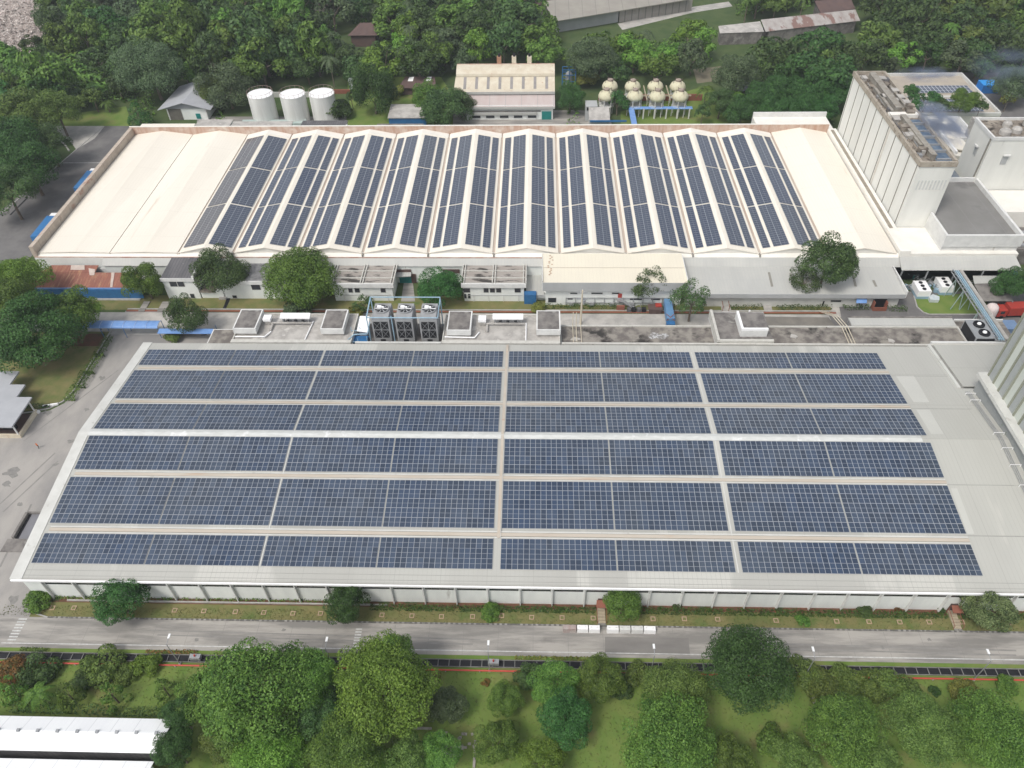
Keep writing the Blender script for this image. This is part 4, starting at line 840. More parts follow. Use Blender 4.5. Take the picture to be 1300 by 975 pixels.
# porch between
t=thing('entrance_porch','small grey porch with a teal door and dark red band above a path','porch',(X(516,350,2),162,0))
x0,x1=X(500,346,3.5),X(522,346,3.5); b=MB(); b.slab([(x0,161.4,3.2),(x1,161.9,3.2),(x1,163.3,3.5),(x0,163.3,3.5)],.2); b.build('canopy',m_grey,t); MB().box(x0,x1,163.2,163.35,3.5,4.3).build('red_band',m_brown,t)
MB().box(X(509,354,0),X(524,354,0),163.1,163.3,0,2.9).build('door',m_teal,t); MB().box(X(524,354,0),X(530,354,0),163.1,163.3,0,2.9).build('side_door',m_brown,t)
tag(MB().box(X(563,345,3),X(584,345,3),163.15,163.35,3.2,4.4).build('red_band_panel',m_brown,org=(-15,163,3)),'dark red wall panel right of the round tree','wall panel')
sheetp('path',[(509,383),(527,383),(524,357),(513,357)],.045,m_conc,'concrete path up to the teal door')
# link roof
t=thing('link_building','grey link roof with a blue box front between ribbed building and cream roof','building',(4,159,0))
zl=zat(680,374,155.0); x0,x1=X(668,374,zl),X(691,374,zl); MB().box(x0,x1,155.0,165.2,zl-.2,zl+.0).build('roof',m_grey,t); MB().box(x0,x1+2.5,154.8,155.0,zl-1.0,zl+.02).build('fascia',m_greyw,t); MB().box(x0+.6,x1+1,156,165,0,zl-.2).build('wall',m_wall,t)
MB().box(x0-.5,x0+2.6,154.2,155.9,0,3).build('blue_box',m_blue,t)
# cream roof building
yb=153.9; t=thing('cream_roof_building','white building with a wide cream sheet roof and grey fascia, centre right','building',(20,158,0))
zt=zat(780,359,yb-.9); x0,x1=X(689,359,zt),X(873,359,zt)
b=MB(); b.slab([(x0,yb-.9,zt),(x1,yb-.9,zt),(x1,164.9,zt+.5),(x0,164.9,zt+.5)],.2); b.build('roof',mat('cream_roof2',(.74,.69,.56),(.68,.63,.52),.12,(1,.3,1),rough=.65,c=(.50,.42,.32),cthr=.70,cscale=.5,cvec=(1.5,.3,1),lines=[(0,.9,.05,(.65,.60,.49))]),t)
MB().box(x0,x1,yb-1.0,yb-.9,zt-2.6,zt+.02).build('fascia',m_greyw,t); MB().box(x0-.15,x0,yb-1,164.9,zt-2.6,zt+.6).build('side_fascia',m_white,t); MB().box(x1,x1+.15,yb-1,164.9,zt-2.6,zt+.6).build('side_fascia',m_white,t)
MB().box(x0+.2,x1-.2,158.9,159.05,zt+.24,zt+.32).build('sheet_joint',m_tray,t); MB().box(x0+.8,x1-.8,yb,164,0,zt-.4).build('wall',m_wall,t)
R_=random.Random(3); b=MB()
for i in range(14): xx=x0+1.2+R_.uniform(0,1.2); yy=yb+2+i*.6; b.box(xx,xx+.4,yy,yy+.25,zt+.13+.045*(yy-yb),zt+.17+.045*(yy-yb))
b.build('rust_stain',mat('rust_mark',(.46,.28,.18),rough=.9),t)
windows(t,winpx([(696,706,378,383.5),(721,727,378,380),(751,765,371.5,373),(724,733,371.5,373),(800,815,378.5,380.5),(827,838,378.5,380.5),(777,786,371.5,373)],yb),yb)
b=MB(); b.box(x0+6,x1-3,yb-.35,yb-.2,2.4,2.55); b.box(x0+6,x1-3,yb-.35,yb-.2,.9,1.05)
for i in range(12): xx=x0+6+(x1-x0-9)*i/11; b.box(xx-.06,xx+.06,yb-.3,yb-.1,0,2.5)
b.build('pipe_rail',m_steel,t)
for i in range(6): xx=x0+7+i*5.1; MB().box(xx,xx+1.1,yb-.8,yb-.36,.3,1.3).build('air_unit',m_ctower,t)
# long grey roof building
yb=153.5; t=thing('long_grey_roof_building','long low building with a pale grey roof with dark slits, right of centre','building',(65,158,0))
zt=zat(1000,373.5,yb-.9); x0,x1=x1+.3,X(1150,373.5,zt)
b=MB(); b.slab([(x0,yb-.9,zt),(x1,yb-.9,zt),(x1-.3,163.1,zt+.9),(x0,163.1,zt+.9)],.2); b.build('roof',m_grey,t)
MB().box(x0,x1+.05,yb-1.0,yb-.9,zt-1.2,zt+.02).build('fascia',m_greyw,t); MB().box(x1,x1+.25,yb-1,163.3,zt-1.0,zt+1.0).build('side_parapet',m_white,t); MB().box(x0+.3,x1-.6,yb,163,0,zt-.4).build('wall',m_ntrim,t); MB().box(x0,x1-.5,157.9,158.0,zt+.4,zt+.46).build('sheet_joint',m_greyw,t)
for (a,c,d_,e) in ((975,980,346,364),(1002,1006,347,360),(1017,1020,349,363),(1081,1086,346,364),(1108,1112,355,364)):
    xa=X(a,d_,zt+.7); xb=X(c,e,zt+.2); ya=Y(a,d_,zt+.75); yb2=Y(c,e,zt+.2)
    MB().slab([(xb-.25,yb2,zt+.09*(yb2-152.6)/1.0*1+.12),(xb+.3,yb2,zt+.09*(yb2-152.6)+.12),(xa+.5,ya,zt+.09*(ya-152.6)+.12),(xa-.05,ya,zt+.09*(ya-152.6)+.12)],.1).build('roof_slit',m_groove,t)
windows(t,winpx([(1055,1068,381,383),(1045,1047,382,388)],yb),yb,m_dark)
for px,w_,mt,nm in ((1089,11,m_brown,'open_bay'),):
    pass
t2_=thing('brick_doorway','brick red open doorway box in the hedge near the right road end','doorway',(X(1114,390),152,0)); a,c=X(1106,392),X(1123,392)
MB().box(a,c,151.8,152.1,0,1.0).build('front_wall',m_brick,t2_); MB().box(a,a+.25,152.1,153.4,0,2.4).build('side_wall',m_brick,t2_); MB().box(c-.25,c,152.1,153.4,0,2.4).build('side_wall',m_brick,t2_); MB().box(a,c,153.2,153.4,0,2.6).build('opening',m_dark,t2_)
t2_=thing('blue_awning','small blue awning on a post beside the long grey roof','awning',(X(1088,380),152.5,0)); x=X(1085,384); b=MB(); b.slab([(x-1.4,151.8,2.6),(x+1.2,151.8,2.6),(x+1.6,153.2,3.0),(x-1,153.2,3.0)],.1); b.build('sheet',m_bluel,t2_); MB().tube((x+1,152,0),(x+1,152,2.6),.06).build('post',m_steel,t2_)
# blue crossing walkway
t=thing('covered_walkway','blue covered walkway crossing the service road at the cream roof building','walkway',(30,147,0))
P=[at(843,379,3.2),at(852,379,3.2),at(857,404,4.0),at(847,404,4.0)]; b=MB(); b.hexa([(p[0],p[1],p[2]-1.9) for p in (P[3],P[2],P[1],P[0])]+[tuple(p) for p in (P[3],P[2],P[1],P[0])]); b.build('tunnel',mat('mid_blue_sheet',(.11,.23,.40),(.14,.28,.46),.6,rough=.6),t)
for p in (P[2],P[3]): MB().tube((p[0],p[1],0),(p[0],p[1],4.0),.1).build('post',m_blue,t)
b=MB(); x=X(851,413,2.5); b.box(x-1,x+1,142.2,143.4,0,3.4); b.build('stair_box',m_blue,t); b=MB(); b.tube((x-1,143.4,3.6),(x+1,145,4.4),.08); b.tube((x+1,143.4,3.6),(x-1,145,4.4),.08); b.build('brace',m_brick,t)
# stairs beside cream building
t=thing('outside_stair','grey outside stair with a red door landing on the cream roof building','stair',(X(790,385),152.8,0)); x=X(788,376,3)
b=MB(); b.box(x-1,x+.4,152.4,153.8,2.2,2.4); 
for i in range(9): b.box(x+.4+i*.32,x+.75+i*.32,152.2,153.4,2.2-i*.24,2.3-i*.24)
b.build('flight',m_steel,t); MB().box(x-.7,x+.3,153.75,153.85,2.4,3.8).build('door',m_red,t); MB().box(x-1,x+1,151.6,152.2,0,1.4).build('brick_wall',m_brick,t)
b=MB(); b.tube((x+1.8,152,.2),(x+5,152,2),.07); b.tube((x+5,152,2),(x+5,152,0),.07); b.tube((x-1,152.2,3.3),(x+.4,152.2,3.3),.05); b.build('railing',m_steel,t)
x,y=at(831,397)[:2]; t=thing('waste_skip','dark rusty skip with a red lid beside the blue walkway','skip',(x,y,0)); b=MB(); b.hexa([(x-1.4,y-.6,.1),(x+1.4,y-.6,.1),(x+1.4,y+1.2,.1),(x-1.4,y+1.2,.1),(x-1.8,y-.9,1.7),(x+1.8,y-.9,1.7),(x+1.8,y+1.4,1.7),(x-1.8,y+1.4,1.7)]); b.build('bin',m_brown,t); MB().box(x+.1,x+1.6,y+.1,y+1.4,1.72,2.0).build('lid',m_red,t)
x,y=at(808,397)[:2]; t=thing('waste_skip','row of dark bins at the roadside below the thin tree','bins',(x,y,0))
for i in range(4): MB().box(x-2.4+i*1.25,x-1.4+i*1.25,y,y+1,0,1.1).build('bin',m_dark if i%2 else m_darksheet,t)
# utility pole
x,y=at(737,411)[:2]; t=thing('utility_pole','concrete utility pole with cross arms beside the service road','pole',(x,y,0)); MB().tube((x,y,0),(x,y,10.5),.28,.18,n=10).build('pole',m_cream,t)
for z in (9.6,7.8): MB().box(x-1.3,x+1.3,y-.1,y+.1,z,z+.15).build('cross_arm',m_steel,t)
for i in range(4): MB().tube((x-1.1+i*.72,y,9.75),(x-1.1+i*.72,y,10.05),.07).build('insulator',m_white,t)
MB().tube((x+.5,y,6.6),(x+.5,y,7.6),.35,n=12).build('transformer',m_steel,t)
x,y=at(974,392)[:2]; t=thing('roof_ladder','dark navy doorway with pale steps through the hedge','steps',(x,y,0))
MB().box(x-.9,x+1.1,y+1.2,y+1.4,0,2.6).build('doorway',mat('navy',(.02,.02,.07),rough=.5),t)
for i in range(5): MB().box(x-.9,x+1.1,y-1.3+i*.5,y-.85+i*.5,0,.12+i*.08).build('step',m_pale,t)
for (a,c,l) in ((918,930,'pale ramp with red rails at the left hedge end'),(1057,1068,'plain concrete path cut through the hedge')):
    sheetp('path',[(a,403),(c,403),(c-3,388),(a-3,388)],.045,m_pale,l)
x,y=at(920,392)[:2]; t=thing('red_gate','small red railed gate at the left end of the dark hedge','gate',(x,y,0)); b=MB()
for dx in (-.8,.8): b.tube((x+dx,y-1,0),(x+dx,y-1,1.6),.08); b.tube((x+dx,y-1,1.5),(x+dx,y+1.6,1.9),.08)
b.build('rail',m_brick,t); MB().box(x-.7,x+.7,y+1.4,y+1.6,0,2.3).build('door',m_brown,t)
tag(MB().box(X(955,418,0),X(957,418,0),150,150.3,0,1.5).build('bollard',m_bright,org=(X(956,418),150,0)),'white marker post beside the raised dark roof','post')
# bicycles? small ornaments painted on wall left as plain wall
# blue canopy (left)
t=thing('walkway_canopy','light blue curved canopy over the footpath beside the yard entrance','canopy',(-108,147,0))
z=3.3; x0,x1=X(84,412,z),X(202,412,z); y0,y1=Y(150,416,z),Y(150,406.5,z); ym=(y0+y1)/2
b=MB(); NN=8
for i in range(NN):
    a0_,a1_=math.pi*i/NN,math.pi*(i+1)/NN; r=(y1-y0)/2
    pa_=[(x0,ym-r*math.cos(a0_),z-.2+.5*math.sin(a0_)),(x1,ym-r*math.cos(a0_),z-.2+.5*math.sin(a0_)),(x1,ym-r*math.cos(a1_),z-.2+.5*math.sin(a1_)),(x0,ym-r*math.cos(a1_),z-.2+.5*math.sin(a1_))]; b.slab(pa_,.04)
b.build('roof_sheet',m_bluel,t)
n_=9
for i in range(n_):
    xx=x0+.1+(x1-x0-.2)*i/(n_-1); b=MB()
    pr=[(xx,ym-r*math.cos(math.pi*k/8),z-.15+.52*math.sin(math.pi*k/8)) for k in range(9)]
    for p,q in zip(pr[:-1],pr[1:]): b.tube(p,q,.05,n=5)
    b.build('rib',mat('pale_blue_rib',(.45,.58,.80),rough=.4),t)
    if i in (0,3,5,8):
        for yy in (y0+.1,y1-.1): MB().tube((xx,yy,0),(xx,yy,z-.1),.08).build('post',m_blue,t)
t=thing('walkway_canopy','lower bright blue canopy piece behind the small dark tree','canopy',(-96,143,0)); x0,x1=X(201,420,2.8),X(270,420,2.8)
b=MB(); b.slab([(x0,Y(220,423,2.8),2.7),(x1,Y(220,423,2.8),2.7),(x1,Y(220,417.5,2.8),2.9),(x0,Y(220,417.5,2.8),2.9)],.1); b.build('roof_sheet',m_bluel,t)
for xx in (x0+.2,(x0+x1)/2,x1-.2): MB().tube((xx,142.2,0),(xx,142.2,2.7),.07).build('post',m_blue,t)
tag(MB().box(X(228,417),X(266,417),141.2,142,0,1.5).build('low_wall',m_flat2,org=(-90,141.5,0)),'low grey wall at the foot of the small dark tree','wall')
# drain gaps in verge
for (px,l) in ((508,'a'),):
    pass
for (a,c,l) in ((202,212,'small concrete footbridge over the service road drain, left of the house'),(178,186,'small tan footbridge over the drain below the rusty shed')):
    tag(MB().box(X(a,392),X(c,392),150.4,154.6,.05,.25).build('footbridge',m_conc,org=(X(a,392),152,0)),l,'footbridge')
tag(MB().hexa([(*at(283,392)[:2],.04),(*at(287,392)[:2],.04),(*at(296,371)[:2],.04),(*at(291,371)[:2],.04),(*at(283,392)[:2],.08),(*at(287,392)[:2],.08),(*at(296,371)[:2],.08),(*at(291,371)[:2],.08)]).build('open_drain',m_dark,org=(*at(288,380)[:2],0)),'dark open drain slanting up beside the spreading dark tree','drain')
# ================================================================ LEFT YARD THINGS
t=thing('gatehouse','small grey roofed open sided gatehouse at the left edge of the yard','gatehouse',(-116,110,0))
GR=mat('smooth_grey_roof',(.40,.41,.43),(.36,.37,.39),.3,rough=.6)
b=MB(); b.hexa([(-124,106.4,3.7),(-111.9,106.4,3.7),(-111.9,115.4,3.7),(-124,115.4,3.7),(-124,106.4,4.05),(-111.9,106.4,4.05),(-111.9,115.4,4.05),(-124,115.4,4.05)]); b.build('roof',GR,t)
b=MB(); b.box(-124,-115.5,115.4,119.5,3.5,3.9); b.build('rear_roof',GR,t); b=MB(); b.box(-124,-119.2,119.6,124,3.4,3.8); b.build('side_roof',GR,t)
b=MB(); b.box(-112.3,-111.8,106.8,114.6,0,1.0); b.box(-124,-112.3,106.8,107.2,0,1.0); b.build('low_wall',m_cream,t)
for x,y in ((-112.2,107),(-112.2,114.2),(-118,107)): MB().box(x-.12,x+.12,y-.12,y+.12,1,3.7).build('post',m_white,t)
MB().box(-124,-118.5,108.5,119,0,3.5).build('room',m_wall,t); MB().box(-118.45,-113,108,114,.02,.08).build('floor',m_brown,t)
MB().box(-117,-114.2,109.2,110,.1,1.0).build('desk',m_dark,t)
x,y=at(27,400)[:2]
# loading ramp beside the near warehouse
t=thing('loading_ramp','sunken loading ramp with low dark edge walls left of the near warehouse','ramp',(-98,82,0))
b=MB(); P=[at(18,684),at(36,653)]; xL0,yL0=P[0][:2]; xL1,yL1=P[1][:2]
b.hexa([(xL0-.3,yL0,0),(xL0+.2,yL0,0),(xL1+.2,yL1,0),(xL1-.3,yL1,0),(xL0-.3,yL0,.7),(xL0+.2,yL0,.7),(xL1+.2,yL1,.7),(xL1-.3,yL1,.7)]); b.box(xL1,-91,yL1,yL1+.3,0,.6); b.build('edge_wall',m_flat2,t)
MB().hexa([(xL0+.9,yL0,.02),(-91,yL0,.02),(-91,yL1,.02),(xL1+.8,yL1,.02),(xL0+.9,yL0,.08),(-91,yL0,.08),(-91,yL1,.08),(xL1+.8,yL1,.08)]).build('floor',mat('ramp_floor',(.20,.20,.22),(.17,.17,.18),.3,rough=.8),t)
MB().hexa([(xL0+.2,yL0,.015),(xL0+.9,yL0,.015),(xL1+.8,yL1,.015),(xL1+.2,yL1,.015),(xL0+.2,yL0,.03),(xL0+.9,yL0,.03),(xL1+.8,yL1,.03),(xL1+.2,yL1,.03)]).build('drain_slot',m_dark,t)
MB().box(xL0-1.2,-91,yL0-3.0,yL0-.1,.01,.12).build('apron',m_flat2,t)
tag(MB().box(-94.3,-91.3,103,104,0,2.2).build('side_cabinet',m_steel,org=(-93,103,0)),'grey cabinet against the left side wall of the near warehouse','cabinet')
# white barrier + scraps
x,y=at(59,517)[:2]; t=thing('parked_motorcycle','motorcycle and pale barrier parked by the kerb at the gatehouse','motorcycle',(x,y,0))
b=MB(); b.tube((x-.6,y-.3,.35),(x+.6,y-.2,.55),.18); b.tube((x-.2,y-.25,.6),(x+.5,y-.2,.85),.16); b.tube((x+.6,y-.2,.5),(x+.75,y-.2,1.0),.05); b.build('body',m_dark,t)
for dx in (-.7,.75): MB().tube((x+dx,y-.32,.3),(x+dx,y-.2,.3),.3,n=14).build('wheel',m_dark,t)
x,y=at(62,520)[:2]; tag(MB().box(x-1.6,x+1.6,y+.9,y+1.3,.1,.55,rot=.25).build('barrier',m_bright,org=(x,y,0)),'short white barrier lying by the curved garden kerb','barrier')
x,y=at(47.5,524)[:2]; tag(MB().prism([(x-.5,y-.4),(x+.5,y-.35),(x+.6,y+.3),(x-.3,y+.45)],0,.6).build('white_block',m_bright,org=(x,y,0)),'small white block on the yard near the gatehouse','block')
# kiosk huts along the left parapet (cream tops with blue ends)
for (px,py,lab) in ((140,193,'rearmost little canopy hut on the left wall of the cream warehouse'),(91,247,'middle little canopy hut on the left wall of the cream warehouse'),(53,298,'nearest little canopy hut on the left wall of the cream warehouse')):
    x,y=at(px,py,6)[:2]; t=thing('dock_canopy',lab,'dock canopy',(-135.5,y,0),'little dock canopies on the left wall')
    MB().box(-137.2,-134.3,y-3.2,y+3.2,5.2,6.4).build('hood',m_cream,t); MB().box(-138,-135.2,y-4.9,y-3.3,4.6,5.6).build('blue_end',m_bluel,t); MB().box(-136.8,-134.3,y-3,y+3,0,5.2).build('dock_wall',m_brown,t)
tag(MB().box(X(24,262)-.3,X(24,262)+.3,Y(24,262)-5,Y(24,262)+5,.016,.03,rot=-.04).build('drain_slot',m_dark,org=(X(24,262),Y(24,262),0)),'long dark drain slot in the asphalt near the left edge','drain')
# ================================================================ FRONT STRIP
covers=[(67,772),(94,772),(122.5,773),(222,775),(259,776),(299,777),(335,778),(372,779),(407,779),(485,781),(523,782),(560.5,783),(600,783),(637,782),(675,784),(713.6,784.5),(753,785),(829,786),(868.7,786),(911,786.5),(985,788),(1062,789),(1103,789.6),(1142,790),(1179.5,790),(1221,790),(1279,791)]
m_cov=mat('pink_frame',(.44,.33,.24),(.38,.27,.18),1,rough=.9)
fcv=MB(); h=.42
for (x0,x1,y0,y1) in ((-h,h,-h,-h+.14),(-h,h,h-.14,h),(-h,-h+.14,-h+.14,h-.14),(h-.14,h,-h+.14,h-.14)): fcv.box(x0,x1,y0,y1,0,.12)
fc=None
for i,(px,py) in enumerate(covers):
    x,y=at(px,py)[:2]
    t=thing('drain_cover','square pit cover in the verge, %s from left, %s'%(('number ' if 0 else '')+['first','second','third','fourth','fifth','sixth','seventh','eighth','ninth','tenth','eleventh','twelfth','thirteenth','fourteenth','fifteenth','sixteenth','seventeenth','eighteenth','nineteenth','twentieth','twenty first','twenty second','twenty third','twenty fourth','twenty fifth','twenty sixth','last'][i],'pale' if i<9 else 'pinkish'),'drain cover',(x,y,.02),'square covers along the grass verge')
    if fc is None:
        f=MB(); f.v,f.f,f.m=fcv.v,fcv.f,fcv.m; po=(x,y,.02); f.v=[(a+po[0],b_+po[1],c+po[2]) for a,b_,c in f.v]
        fc=f.build('frame',m_cov,t); l2=MB().box(x-.28,x+.28,y-.28,y+.28,.02,.08).build('lid',m_verge,t)
    else:
        for s in (fc,l2): o=s.copy(); COL.objects.link(o); o.parent=t
# lamps
lm=mat('lamp_white',(.85,.86,.86),rough=.4)
proto=None
for px,py,lab in ((215,808,'street lamp over the road, leftmost of six'),(415,812,'street lamp over the road, just left of the middle zebra crossing'),(620,816.5,'street lamp over the road right of the yellow green tree'),(830,821,'street lamp over the road just right of the white barriers'),(1032,824.5,'street lamp over the road right of the big dark tree'),(1254,827.6,'street lamp over the road, rightmost of six')):
    x,y=at(px,py,7)[:2]
    if proto is None:
        proto=thing('street_lamp',lab,'street lamp',(x,y,0),'street lamps along the front road')
        MB().tube((x,y-1.4,0),(x,y-1.4,6.9),.09,.06).tube((x,y-1.4,6.9),(x,y-.3,7.1),.05).build('pole',m_steel,proto)
        MB().box(x-.17,x+.17,y-.4,y+.4,7.05,7.2).build('lamp_head',lm,proto); MB().box(x-.18,x+.18,y-1.58,y-1.22,0,.3).build('base',m_kerb,proto)
    else: c=copy_tree(proto); c.location=(x,y,0); c['label']=lab
# barriers
for i,(a,c,lab,mt) in enumerate(((715,732,'brownish stained concrete block, leftmost of the row on the road',mat('stained_block',(.34,.26,.24),(.42,.38,.36),1.5,rough=.9)),(733,747,'white concrete block, second from left of the row on the road',m_bright),(748,762,'white concrete block, third from left, left of the gap',m_bright),(771,786,'white concrete block just right of the gap',m_bright),(787,801,'white grey mottled concrete block, second right of the gap',m_white),(802,817,'white mottled concrete block, third right of the gap',m_white),(818,833,'white concrete block at the right end of the row',m_bright))):
    x0,x1=X(a,804,.8),X(c,804,.8)
    t=thing('concrete_barrier',lab,'concrete barrier',((x0+x1)/2,63.8,.012),'concrete barriers beside the kerb')
    b=MB(); b.hexa([(x0,63.35,.012),(x1,63.35,.012),(x1,64.4,.012),(x0,64.4,.012),(x0+.03,63.5,1.0),(x1-.03,63.5,1.0),(x1-.03,64.3,1.0),(x0+.03,64.3,1.0)]); b.build('block',mt,t)
    for k in range(2): xx=x0+.4+k*(x1-x0-.8); b=MB(); b.tube((xx-.12,63.9,1.0),(xx-.12,63.9,1.12),.02,n=5); b.tube((xx-.12,63.9,1.12),(xx+.12,63.9,1.12),.02,n=5); b.tube((xx+.12,63.9,1.12),(xx+.12,63.9,1.0),.02,n=5); b.build('lifting_loop',m_steel,t)
# stairs with red canopy
def gate(px,lab,hidden=False):
    x=X(px,775); t=thing('garden_steps',lab,'steps',(x,67,0),'steps through the hedge')
    for i in range(6): MB().box(x-.65,x+.65,65.2+i*.55,65.7+i*.55,.02,.12+i*.07).build('step',mat('step_tan',(.42,.36,.26),(.36,.30,.22),1,rough=.9),t)
    b=MB()
    for dx in (-.8,.8): b.tube((x+dx,65.2,.9),(x+dx,68.4,1.3),.05); b.tube((x+dx,65.2,0),(x+dx,65.2,.9),.05); b.tube((x+dx,68.3,0),(x+dx,68.3,2.1),.05)
    b.build('handrail',m_brick,t); b=MB(); b.slab([(x-.9,67.0,2.1),(x+.9,67.0,2.1),(x+.9,68.2,2.6),(x-.9,68.2,2.6)],.06); b.build('canopy',m_brick,t); MB().box(x-.6,x+.6,68.62,68.74,.0,2.2).build('door',m_brown,t)
    sheetw('path',rect(x-.7,x+.7,64.85,65.2),.05,m_conc)
gate(1206,'tan steps with a brick red canopy near the right verge tree'); gate(763,'tan steps with a brick red canopy beside the round verge tree')
# drainage channel + red pipe
dc=thing('drainage_channel','long dark drainage channel crossed by pale concrete bars below the road','drainage channel',(0,57.5,0))
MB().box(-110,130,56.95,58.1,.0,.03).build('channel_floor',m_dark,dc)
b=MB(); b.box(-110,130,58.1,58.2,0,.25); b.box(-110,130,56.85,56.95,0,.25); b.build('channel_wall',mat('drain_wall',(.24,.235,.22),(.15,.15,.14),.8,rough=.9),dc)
bar=None
for i in range(98):
    x=-95+i*1.84
    if bar is None: bar=MB().box(-.05,.05,56.95,58.1,.12,.22).build('cross_bar',mat('drain_bar',(.26,.26,.25),(.18,.18,.17),1,rough=.9)); bar.parent=dc; bar.location=(x,-57.5,0)
    else: o=bar.copy(); COL.objects.link(o); o.location=(x,-57.5,0)
rp_=mat('red_pipe',(.55,.07,.05),(.45,.07,.05),1,rough=.5)
t=thing('red_pipe','long red pipe on low supports along the lawn below the drainage channel','pipe',(0,56.2,0)); MB().tube((-110,56.15,.45),(130,56.15,.45),.14).build('pipe',rp_,t)
for i in range(40): x=-100+i*5.7; MB().box(x-.1,x+.1,56.0,56.3,0,.32).build('support',m_kerb,t)
for (px,lab) in ((250,'small pump valve box on the red pipe near the left big tree'),(627,'small hydrant box on the red pipe right of centre tree')):
    x=X(px,836); t=thing('hydrant_box',lab,'hydrant',(x,57.5,0)); MB().box(x-.9,x+.9,57.1,57.9,.3,1.1).build('frame',m_steel,t); MB().tube((x,57.5,.3),(x,57.5,1.5),.15).build('valve',m_red,t)
# bottom-left white roofs
t=thing('white_roof_shed','long bright white sheet roofed shed at the bottom left corner','shed',(-70,43,0))
wr=mat('white_sheet_roof',(.90,.91,.91),(.84,.85,.86),.2,(1,.3,1),rough=.5,lines=[(0,3.4,.12,(.68,.69,.70)),(0,.85,.03,(.8,.81,.82))])
xr=-54.6; a=X(0,905,5.5)-14
b=MB(); b.slab([(a,40.3,5.6),(xr,40.3,5.6),(xr,42.7,6.9),(a,42.7,6.9)],.12); b.slab([(a,42.7,6.9),(xr,42.7,6.9),(xr,45.3,5.6),(a,45.3,5.6)],.12); b.build('roof',wr,t)
MB().box(a,xr-.4,40.6,45,0,5.4).build('wall',m_darksheet,t)
for i in range(9): x=-80+i*3.0; b=MB(); b.box(x-.25,x+.15,42.45,42.95,6.9,7.12); b.build('ridge_clip',m_steel,t)
t=thing('white_roof_shed','second white sheet roofed shed cut off by the bottom left edge','shed',(-70,37,0))
b=MB(); b.slab([(a,35.5,6.9),(xr-1,35.5,6.9),(xr-1,39.2,5.5),(a,39.2,5.5)][::1],.12); b.slab([(a,32,5.5),(xr-1,32,5.5),(xr-1,35.5,6.9),(a,35.5,6.9)],.12); b.build('roof',wr,t); MB().box(a,xr-1.4,32.4,38.8,0,5.3).build('wall',m_wall,t)
# garden bits
m_pav=mat('pale_paver',(.36,.34,.30),(.26,.25,.21),1.2,rough=.9)
b=MB(); R_=random.Random(12)
for i in range(34): x,y=at(560+R_.uniform(0,44),930+R_.uniform(0,36))[:2]; b.box(x-.25,x+.25,y-.2,y+.2,.01,.08,rot=R_.uniform(-.3,.3))
x0,y0=at(524,926)[:2]; b.box(x0,x0+3,y0,y0+.3,.01,.3); x0,y0=at(560,950)[:2]; b.box(x0,x0+4,y0,y0+.3,.01,.3); x0,y0=at(600,975)[:2]; b.box(x0,x0+.4,y0,y0+4,.01,.3)
tag(b.build('stone_ruin',m_pav,org=(-10,47,0)),'broken pale paving and low stone edges between the bottom trees','paving')
x,y=at(1038,898)[:2]; t=thing('standing_slab','thin leaning pale slab with a small white sign below the long hedge','slab',(x,y,0)); MB().hexa([(x-.2,y-2,0),(x,y-2,0),(x-.6,y+2,0),(x-.8,y+2,0),(x-.2,y-2,1.1),(x,y-2,1.1),(x-.6,y+2,1.1),(x-.8,y+2,1.1)]).build('slab',m_pale,t); MB().box(x+.3,x+1,y+.3,y+.5,.5,1.1).build('sign',m_bright,t); MB().tube((x+.6,y+.4,0),(x+.6,y+.4,.5),.04).build('post',m_steel,t)
# person
def person(px,py,lab):
    x,y=at(px,py)[:2]; t=thing('person',lab,'person',(x,y,.01))
    J=[(0,0,.92),(0,0,1.15),(0,.01,1.42),(0,.02,1.56),(0,.04,1.70), (-.17,0,1.40),(-.26,.12,1.12),(-.24,.30,.92), (.17,0,1.40),(.27,-.10,1.13),(.26,-.02,.88), (-.09,0,.88),(-.11,.20,.48),(-.11,.06,.06),(-.11,.20,.03), (.09,0,.88),(.11,.02,.47),(.11,-.26,.12),(.11,-.14,.05)]
    Ed=[(0,1),(1,2),(2,3),(3,4),(2,5),(5,6),(6,7),(2,8),(8,9),(9,10),(0,11),(11,12),(12,13),(13,14),(0,15),(15,16),(16,17),(17,18)]
    Rd=[.15,.14,.16,.06,.105,.07,.05,.04,.07,.05,.04,.095,.07,.05,.045,.095,.07,.05,.045]
    me=bpy.data.meshes.new('body'); me.from_pydata(J,Ed,[]); o=bpy.data.objects.new('body',me); COL.objects.link(o); o.parent=t
    sk_=o.modifiers.new('s','SKIN'); 
    if not me.skin_vertices: me.attributes  # created with modifier data below
    bpy.context.view_layer.objects.active=o
    try:
        if len(me.skin_vertices)==0: bpy.ops.mesh.customdata_skin_add()
    except Exception: pass
    if len(me.skin_vertices):
        for i,r in enumerate(Rd): me.skin_vertices[0].data[i].radius=(r,r*.8)
        me.skin_vertices[0].data[0].use_root=True
    o.modifiers.new('d','SUBSURF').levels=1; o.modifiers['d'].render_levels=2
    M=bpy.data.materials.new('clothed_person'); M.use_nodes=True; T=M.node_tree; tc=T.nodes.new('ShaderNodeTexCoord'); sp=T.nodes.new('ShaderNodeSeparateXYZ'); T.links.new(tc.outputs['Object'],sp.inputs[0]); cr_=T.nodes.new('ShaderNodeValToRGB'); cr_.color_ramp.interpolation='CONSTANT'
    mr=T.nodes.new('ShaderNodeMapRange'); mr.inputs[2].default_value=2; T.links.new(sp.outputs[2],mr.inputs[0]); T.links.new(mr.outputs[0],cr_.inputs[0]); T.links.new(cr_.outputs[0],T.nodes['Principled BSDF'].inputs['Base Color'])
    e=cr_.color_ramp.elements; e[0].position=0; e[0].color=(.02,.02,.025,1); e[1].position=.46; e[1].color=(.55,.16,.06,1); k=e.new(.765); k.color=(.28,.16,.11,1); k=e.new(.86); k.color=(.02,.015,.012,1)
    me.materials.append(M)
